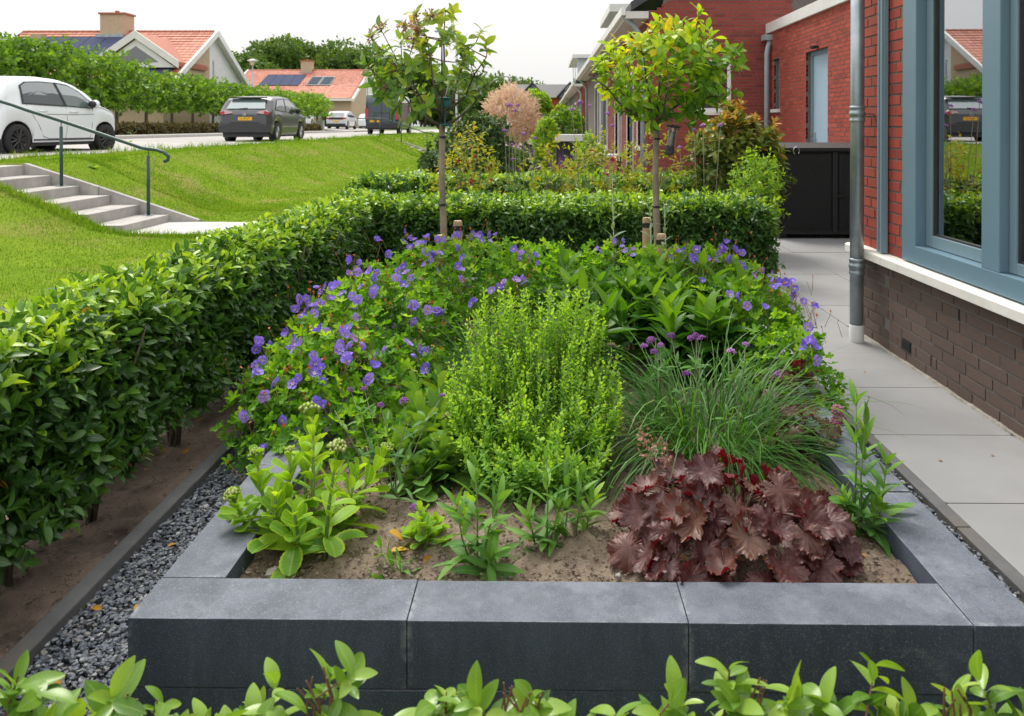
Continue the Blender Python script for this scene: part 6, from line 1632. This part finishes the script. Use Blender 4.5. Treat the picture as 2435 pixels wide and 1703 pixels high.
sedum('darker stonecrop clump between the herb and the thin verbena', [st(1060, 1150, 1045, 1055, .03, .03), st(1040, 1160, 985, 1105, .0, .03), st(1170, 1160, 1180, 1110, -.02, .03), st(1130, 1110, 1145, 1010, .06, .03), st(1050, 1090, 985, 1010, .06, .05), st(1070, 1080, 1025, 945, .14, .04), st(1010, 1080, 985, 895, .2, .035), st(1120, 1060, 1100, 985, .08, .03), st(1180, 1080, 1165, 1000, .06, .0), st(1000, 1060, 945, 975, .12, .0), st(1060, 1040, 1040, 880, .28, .0), st(1090, 1150, 1085, 1075, .02, .03), st(1020, 1120, 1000, 960, .12, .04), st(1140, 1150, 1120, 1060, .04, .0), st(990, 1130, 955, 1050, .04, .03), st(1075, 1120, 1065, 1000, .08, .04), st(1010, 1165, 1000, 1120, .0, .0), st(1150, 1090, 1150, 960, .1, .03), st(960, 1090, 925, 1000, .1, .0)], .084, L_sedd)
sedum('small stonecrop with yellowing lower leaves on the bare soil', [st(1015, 1310, 1000, 1215, .0, 0), st(1030, 1300, 1040, 1245, .03, 0), st(1000, 1300, 975, 1270, .0, 0), st(1110, 1240, 1110, 1190, .03, 0)], .05, L_sed)
p = atz(1000, 1318, .205)
yl = thing('fallen_leaf', tuple(p), 'yellowed fleshy leaves lying below the small stonecrop', 'leaf')
M = frames(np.array([p + np.array([-.03, .0, .012]), p + np.array([.02, -.015, .01]), p + np.array([-.05, .03, .02])]), np.array([[-1, -.3, .2], [.2, -1, -.2], [-.6, .2, .4]]), np.array([[0, 0, 1.0]] * 3), .045); scatter(yl, 'leaf', T_SED, M, L_yellow, np.array([.1, .9, .5]))

# serrated verbena plants
def verbena(label, stems, L, K=14, heads=0, group='toothed leaved plants in the bed', mat=None, stem_r=.0028, tilt=(1.25, .25), name='verbena', smat=M_gstem):
    b0 = np.array([s[0] for s in stems]).mean(0); t = thing(name, (b0[0], b0[1], .2), label, 'plant', group)
    B = np.array([s[0] for s in stems], float); Tp = np.array([s[1] for s in stems], float); B[:, 2] = .19
    stems_of(t, B, Tp, stem_r, smat, one=False, wob=.008)
    D_ = nrm(Tp - B); Lh = np.linalg.norm(Tp - B, axis=1)
    M, ts, ids = shoots(B + D_ * (Lh * .03)[:, None], D_, Lh * .95, K, L, tilt[0], tilt[1], .08, .2, .22, grow=-.5, pair=True)
    scatter(t, 'leaf', T_VERB, M, mat or L_verb, .30 + .35 * ts + NR.normal(0, .12, len(M)))
    return t, B, Tp
verbena('upright toothed seedling growing beside the small stonecrop', [st(1135, 1360, 1130, 1085, .03, 0), st(1145, 1340, 1190, 1180, .02, 0), st(1125, 1350, 1085, 1190, .0, 0), st(1150, 1365, 1175, 1310, -.03, 0)], .085)
verbena('clump of toothed seedlings left of the red leaved plant', [st(1300, 1300, 1298, 1085, .03, 0), st(1340, 1290, 1350, 1080, .06, 0), st(1365, 1290, 1385, 1110, .05, 0), st(1320, 1300, 1330, 1190, .0, 0), st(1275, 1300, 1255, 1220, .0, 0), st(1390, 1270, 1410, 1180, .03, 0)], .072)
verbena('tall toothed plant leaning over the right hand blocks', [st(2030, 1265, 2035, 935, .02, 0), st(2050, 1270, 2060, 990, .0, 0), st(2080, 1275, 2110, 1090, -.02, 0), st(2065, 1280, 2090, 1180, -.03, 0), st(2040, 1275, 2005, 1180, .0, 0)], .090)
verbena('low sprawling seedling at the foot of the lime stonecrop', [st(960, 1370, 900, 1290, .05, 0), st(965, 1372, 950, 1330, .0, 0), st(930, 1375, 880, 1365, .0, 0)], .05, K=8)
verbena('tiny seedling beside the front block joint', [st(1620, 1385, 1610, 1350, .0, 0), st(1545, 1375, 1545, 1360, .0, 0)], .025, K=6)

# thin flowering verbena
def purple_verbena(label, stems, heads, name='tall_verbena', r=.0022, hs=.028, mat=L_vhead, group='thin purple flowering stems', lv=.05):
    """stems: list of polylines; heads: list of points"""
    b0 = stems[0][0]; t = thing(name, tuple(b0), label, 'plant', group)
    for s in stems: MB().tube(s, np.linspace(r, r * .55, len(s)), 6).build('stem', M_vstem, t, smooth=True)
    H = np.array(heads); n = len(H)
    up = nrm(np.stack([NR.normal(0, .25, n), NR.normal(-.2, .25, n), np.ones(n)], 1))
    scatter(t, 'flower_head', T_HEAD, frames(H, np.cross(up, rnd_dirs(n)), up, NR.uniform(.7, 1.15, n) * hs), mat, NR.random(n))
    if lv:
        P_ = np.array([s[len(s) // 2] for s in stems] + [s[1] for s in stems]); D_ = rnd_dirs(len(P_), .3)
        M, ts, ids = shoots(P_, np.tile([0, 0, 1.0], (len(P_), 1)), .03, 4, lv, 1.1, .8, .1, .3, pair=True); scatter(t, 'leaf', T_VERB, M, L_verb, .3 + NR.normal(0, .1, len(M)))
    return t
def vline(base, head, k=.012):
    b, h = np.array(base, float), np.array(head, float); b[2] = .19
    return [b, b + (h - b) * .35 + np.array([RND.uniform(-k, k), 0, .01]), b + (h - b) * .7 + np.array([RND.uniform(-k, k), 0, .012]), h]
hp = [(1548, 810), (1597, 800), (1555, 838), (1571, 822), (1642, 805), (1655, 800), (1669, 806), (1738, 838), (1773, 820), (1848, 892), (1632, 890), (1532, 825)]
H = [aty(a, b, 2.72 + .1 * math.sin(a)) for a, b in hp]; bcen = np.array([.55, 2.62, .2])
purple_verbena('thin stems with small purple flower heads rising from the large sedge', [vline(bcen + np.array([RND.uniform(-.12, .12), RND.uniform(-.08, .08), 0]) + np.array([(h[0] - bcen[0]) * .35, 0, 0]), h) for h in H], H, hs=.034)
hp = [(833, 928), (866, 925), (1052, 942), (960, 955), (985, 1208), (905, 965)]
H = [aty(a, b, 2.45) for a, b in hp]; H[4] = aty(985, 1208, 2.12); bcen = atz(925, 1190, .2)
purple_verbena('thin branching stems with small pink heads behind the lime stonecrop', [vline(bcen + np.array([RND.uniform(-.02, .02), RND.uniform(-.02, .02), 0]), h) for h in H] + [vline(bcen, aty(a, b, 2.4)) for a, b in ((795, 975), (1000, 1000), (1040, 1110), (870, 1060))], H, hs=.030)
hp = [(1992, 975), (1996, 992), (1990, 1005)]
H = [aty(a, b, 2.5) for a, b in hp]; purple_verbena('small pink flower head hanging beside the patio edging', [vline(np.array([.88, 2.55, .2]), h) for h in H], H, name='pink_flower', hs=.04, mat=L_pink, lv=0)

# silvery upright stems at the back of the bed
def silver(label, px, py0, py1, Y):
    b = aty(px, py1, Y); b[2] = .19; h = aty(px + RND.uniform(-4, 4), py0, Y)
    t = thing('silver_plant', tuple(b), label, 'plant', 'silvery upright stems')
    MB().tube([b, (b + h) / 2 + np.array([.008, 0, 0]), h], [.004, .0035, .0015], 6).build('stem', L_silver if False else surf('pale_stem', (.45, .52, .38), (.38, .45, .3), .7, 20), t, smooth=True)
    M, ts, ids = shoots(b[None] + np.array([[0, 0, (h[2] - b[2]) * .35]]), (h - b)[None], np.array([(h[2] - b[2]) * .65]), 22, .07, .9, .35, .0, .15, .2, grow=-1.0, pair=True)
    scatter(t, 'leaf', T_VERB, M, L_silver, NR.random(len(M)))
silver('tall silvery stem between the herb and the dense tree', 1458, 412, 620, 4.5)
silver('silvery stem just left of the dense tree stake', 1546, 490, 640, 4.4)
silver('silvery stem just right of the dense tree stake', 1582, 478, 640, 4.4)

# leaf litter and stones on the soil
for i, (px, py, s, lab) in enumerate(((560, 1365, .05, 'pale angular stone in the front corner of the bed'), (645, 1368, .045, 'brown stone lying against the front blocks'), (880, 1265, .028, 'small pale stone behind the lime stonecrop'), (1470, 1372, .022, 'small brown clod beside the red leaved plant'))):
    p = atz(px, py, .207); tpl_ = CH[i]
    V = tpl_.V.copy(); V[:, 2] *= 2.2; V = V * s
    me = np_mesh('stone', V, tpl_.T, M_stone); o = bpy.data.objects.new('stone', me); COL.objects.link(o); o.location = (p[0], p[1], .207); o.rotation_euler = (0, 0, i * 1.3); props(o, lab, 'stone')
n = 26
Q = np.stack([NR.uniform(-1.55, -1.0, n), NR.uniform(1.4, 4, n), np.full(n, .10)], 1); Q[:, 2] = np.where(Q[:, 0] < -1.2, s2z(Q[:, 0], Q[:, 1]) + .012, .105)
o = scatter(None, 'litter', T_LAU, frames(Q, rnd_dirs(n) * np.array([1, 1, .1]), np.tile([0, 0, 1.0], (n, 1)) + NR.normal(0, .2, (n, 3)), NR.uniform(.025, .05, n)), L_yellow, NR.random(n), limit=0, rest='leaf_litter')
props(o, 'fallen yellow and brown leaves under the side hedge', 'leaves', kind='stuff')
n = 60
Q = np.stack([NR.uniform(.25, .88, n), NR.uniform(1.82, 2.15, n), np.full(n, .212)], 1)
o = scatter(None, 'litter', T_LAU, frames(Q, rnd_dirs(n) * np.array([1, 1, .1]), np.tile([0, 0, 1.0], (n, 1)) + NR.normal(0, .3, (n, 3)), NR.uniform(.02, .045, n)), M_dry, NR.random(n), limit=0, rest='leaf_litter')
props(o, 'dry brown leaves on the soil around the red leaved plant', 'leaves', kind='stuff')

n = 14
Q = np.stack([NR.uniform(1.42, 1.98, n), NR.uniform(2.6, 7, n), np.full(n, .004)], 1)
o = scatter(None, 'litter', T_SMALL, frames(Q, rnd_dirs(n) * np.array([1, 1, .05]), np.tile([0, 0, 1.0], (n, 1)) + NR.normal(0, .12, (n, 3)), NR.uniform(.008, .02, n)), M_dry, NR.random(n), limit=0, rest='leaf_litter')
props(o, 'few dry leaf scraps lying on the patio tiles', 'leaves', kind='stuff')

# ------------------------------------------------------------------ neighbouring garden
def shrub(name, label, x, y, z0, rx, ry, h, n, leaf, tpl, mat, vfun, K=7, cat='shrub', limit=150, droop=.1, stems=6, smat=M_wood, crown0=.15, sl=.09, group=None, tilt=(1.3, .5)):
    t = thing(name, (x, y, z0), label, cat, group)
    d = rnd_dirs(n, .15); f = 1 - np.clip(NR.exponential(.16, n), 0, .75)
    wob = 1 + .13 * np.sin(d[:, 0] * 5 + x) * np.sin(d[:, 2] * 6 + y) + NR.normal(0, .05, n)
    P_ = np.stack([x + d[:, 0] * rx * f * wob, y + d[:, 1] * ry * f * wob, z0 + h * (crown0 + (1 - crown0) * .5) + d[:, 2] * h * (1 - crown0) * .5 * f * wob], 1)
    D_ = d * .7 + NR.normal(0, .4, P_.shape) + np.array([0, 0, .45])
    M, ts, ids = shoots(P_, D_, sl, K, leaf, tilt[0], tilt[1], droop, .28)
    scatter(t, 'leaf', tpl, M, mat, vfun(P_[ids], ts, f[ids], (P_[ids, 2] - z0) / h), limit=limit, rank=np.linalg.norm(M[:, :3, 3] - CAM, axis=1) + 3 * (1 - f[ids]))
    if stems: woody_stems(t, [(x, y, z0)], h * .75, rx * .7, smat, stems, .010)
    return t, P_, D_
shrub('photinia', 'bushy shrub with bronze and pink young leaves beside the black storage box', 2.0, 8.1, -.02, .44, .38, 1.44, 380, .095, T_LAU, L_photin, lambda p, ts, f, hh: .14 + .50 * np.clip((hh - .55) / .45, 0, 1) * (.4 + .6 * ts) + NR.normal(0, .12, len(p)), K=9, limit=250)
shrub('lime_shrub', 'fresh lime green shrub at the end of the back hedge', 1.84, 6.75, 0, .19, .18, 1.07, 240, .045, T_LAU4, L_lime, lambda p, ts, f, hh: .25 + .5 * ts * np.clip(hh, 0, 1) + NR.normal(0, .12, len(p)), K=7, limit=150, crown0=.25)
def loose(label, x, y, rx, h, n, mat, red, group, nred=18):
    t, P_, D_ = shrub('flowering_shrub', label, x, y, -.02, rx, rx * .8, h, n, .05, T_LAU4, mat, lambda p, ts, f, hh: .2 + .4 * np.clip(hh, 0, 1) + NR.normal(0, .2, len(p)), K=7, limit=80, stems=9, crown0=.2, sl=.14, group=group)
    if nred:
        q = P_[NR.choice(len(P_), nred)] + np.array([0, -.05, .02]); scatter(t, 'flower', T_HEAD, frames(q, rnd_dirs(nred), rnd_dirs(nred, .8), NR.uniform(.03, .06, nred)), red, NR.random(nred))
    return t
loose('loose shrub with red flowers between the two low hedges', -.72, 7.5, .27, 1.28, 150, L_gold, L_red, 'loose shrubs between the hedges', 26)
loose('airy golden green shrub between the two low hedges', .05, 7.6, .26, 1.15, 80, L_gold, L_red, 'loose shrubs between the hedges', 6)
loose('open twiggy shrub with few red blooms left of the dense tree', .52, 7.4, .36, 1.22, 130, L_gold, L_red, 'loose shrubs between the hedges', 8)
loose('straggling shrub right behind the dense tree trunk', 1.08, 7.7, .27, 1.25, 90, L_gold, L_red, 'loose shrubs between the hedges', 6)
for i, (grp, pts) in enumerate((('tall purple heads above the red flowering shrub', [(1212, 252), (1225, 265), (1232, 252), (1200, 312), (1218, 345), (1245, 320), (1273, 330), (1220, 380)]), ('tall purple heads left of the dense tree crown', [(1380, 245), (1402, 253), (1445, 272), (1457, 300), (1360, 262)]), ('tall grey stems beside the seed feeder', [(1616, 352), (1672, 300), (1713, 300), (1650, 310)]))):
    H = [aty(a, b, 7.0 + .2 * math.sin(a)) for a, b in pts]; c = np.mean(H, axis=0)
    stl = []
    for h_ in H:
        b = np.array([c[0] + (h_[0] - c[0]) * .4 + RND.uniform(-.05, .05), h_[1], -.02]); stl.append([b, b + (h_ - b) * .5 + np.array([RND.uniform(-.03, .03), 0, 0]), h_])
    purple_verbena('thin stems with ' + grp if i < 2 else grp, stl, H, r=.0045, hs=.055, lv=.06, group='tall stems beyond the back hedge')
vn = lambda p, ts, f, hh: .35 + .25 * hh * f + NR.normal(0, .15, len(p))
shrub('conifer', 'dark spreading conifer behind the trunk of the thin tree', -1.35, 16, -.05, .65, .7, 1.55, 520, .10, T_QUAD, L_conif, vn, K=6, limit=60, stems=3)
shrub('conifer', 'second dark conifer lower and nearer the footpath', -1.75, 14.5, -.05, .5, .5, 1.1, 300, .10, T_QUAD, L_conif, vn, K=6, limit=60, stems=3)
w_, P_, D_ = shrub('globe_willow', 'globe shaped willow with cream and pink leaves in the neighbouring garden', -1.0, 24, -.05, .74, .72, 2.42, 900, .10, [leaf_tpl(.3, 3, .2, .2, 'ellip')], L_willow, lambda p, ts, f, hh: .15 + .7 * np.clip((hh - .35) / .4, 0, 1) * f + NR.normal(0, .15, len(p)), K=8, limit=100, stems=4, crown0=.36, sl=.28, tilt=(.7, .3))
shrub('yew_cone', 'bright green rounded yew beside the white lidded box', .07, 20, -.05, .30, .3, 1.55, 260, .08, T_QUAD, L_lime, vn, K=6, limit=50, stems=2)
shrub('golden_shrub', 'yellow green shrub in front of the white lidded box', .88, 15.6, -.05, .26, .26, 1.15, 180, .07, T_QUAD, L_lime, vn, K=6, limit=50, stems=2)
shrub('small_tree', 'small round green tree before the orange wall', -.6, 55, 0, 1.0, 1.0, 3.7, 300, .3, T_QUAD, L_lime, vn, K=6, limit=30, stems=3, crown0=.45, cat='tree')
shrub('green_shrub', 'broad green shrub below the second brick house', 1.05, 36, 0, .9, .9, 2.2, 300, .18, T_QUAD, L_street, vn, K=6, limit=30, stems=3)
shrub('green_shrub', 'dark shrub under the globe willow', -.1, 27, 0, .8, .8, 1.6, 260, .14, T_QUAD, L_conif, vn, K=6, limit=30, stems=3)
shrub('green_shrub', 'leafy bush between the conifer and the long dark planter', -1.1, 19.5, 0, .8, .5, .75, 260, .09, T_QUAD, L_far, vn, K=6, limit=30, stems=3)
# purple salvia drifts behind the dark planter and near the box
def salvia(label, x0, x1, y0, y1, z0, n, h):
    t = thing('salvia', ((x0 + x1) / 2, y0, z0), label, 'plant', 'purple flower drifts')
    B = np.stack([NR.uniform(x0, x1, n), NR.uniform(y0, y1, n), np.full(n, z0)], 1); D_ = nrm(np.stack([NR.normal(0, .18, n), NR.normal(0, .18, n), np.ones(n)], 1))
    hh = h * NR.uniform(.7, 1.1, n); Tp = B + D_ * (hh * .6)[:, None]
    scatter(t, 'flower_spike', T_SPIKE, frames(Tp, D_, rnd_dirs(n), hh * .5), L_salvia, NR.random(n), limit=120, rest='flower_spikes')
    M, ts, ids = shoots(B, D_, hh * .6, 8, .06, 1.2, .7, .1, .3); scatter(t, 'leaf', T_QUAD, M, L_far, .4 + NR.normal(0, .2, len(M)), limit=20)
salvia('purple salvia drift growing behind the long dark planter', -.9, .3, 21.9, 23, .15, 90, .62)
salvia('purple salvia drift beside the white lidded box', .25, 1.1, 15.9, 16.7, -.05, 70, .75)
salvia('low purple flowers in front of the long dark planter', -.9, .0, 20.6, 21.2, -.05, 60, .35)
salvia('low purple flowers near the brick house corner', .55, 1.6, 12.5, 13.4, -.05, 70, .45)
# lawn weeds
for i, (px, py) in enumerate(((225, 508), (285, 405), (310, 402), (80, 455), (130, 540), (120, 500), (270, 415))):
    p = atz(px, py, .2)
    for _ in range(6):
        p = atz(px, py, lawnz(p[0], p[1]) + .01)
    if not (9.45 < p[1] < 10.8): rosette(p[0], p[1], lawnz(p[0], p[1]), 12, .10, 'dandelion', 'broad leaved weed rosette growing in the lawn bank', L_lime, T_LAU4, .7)
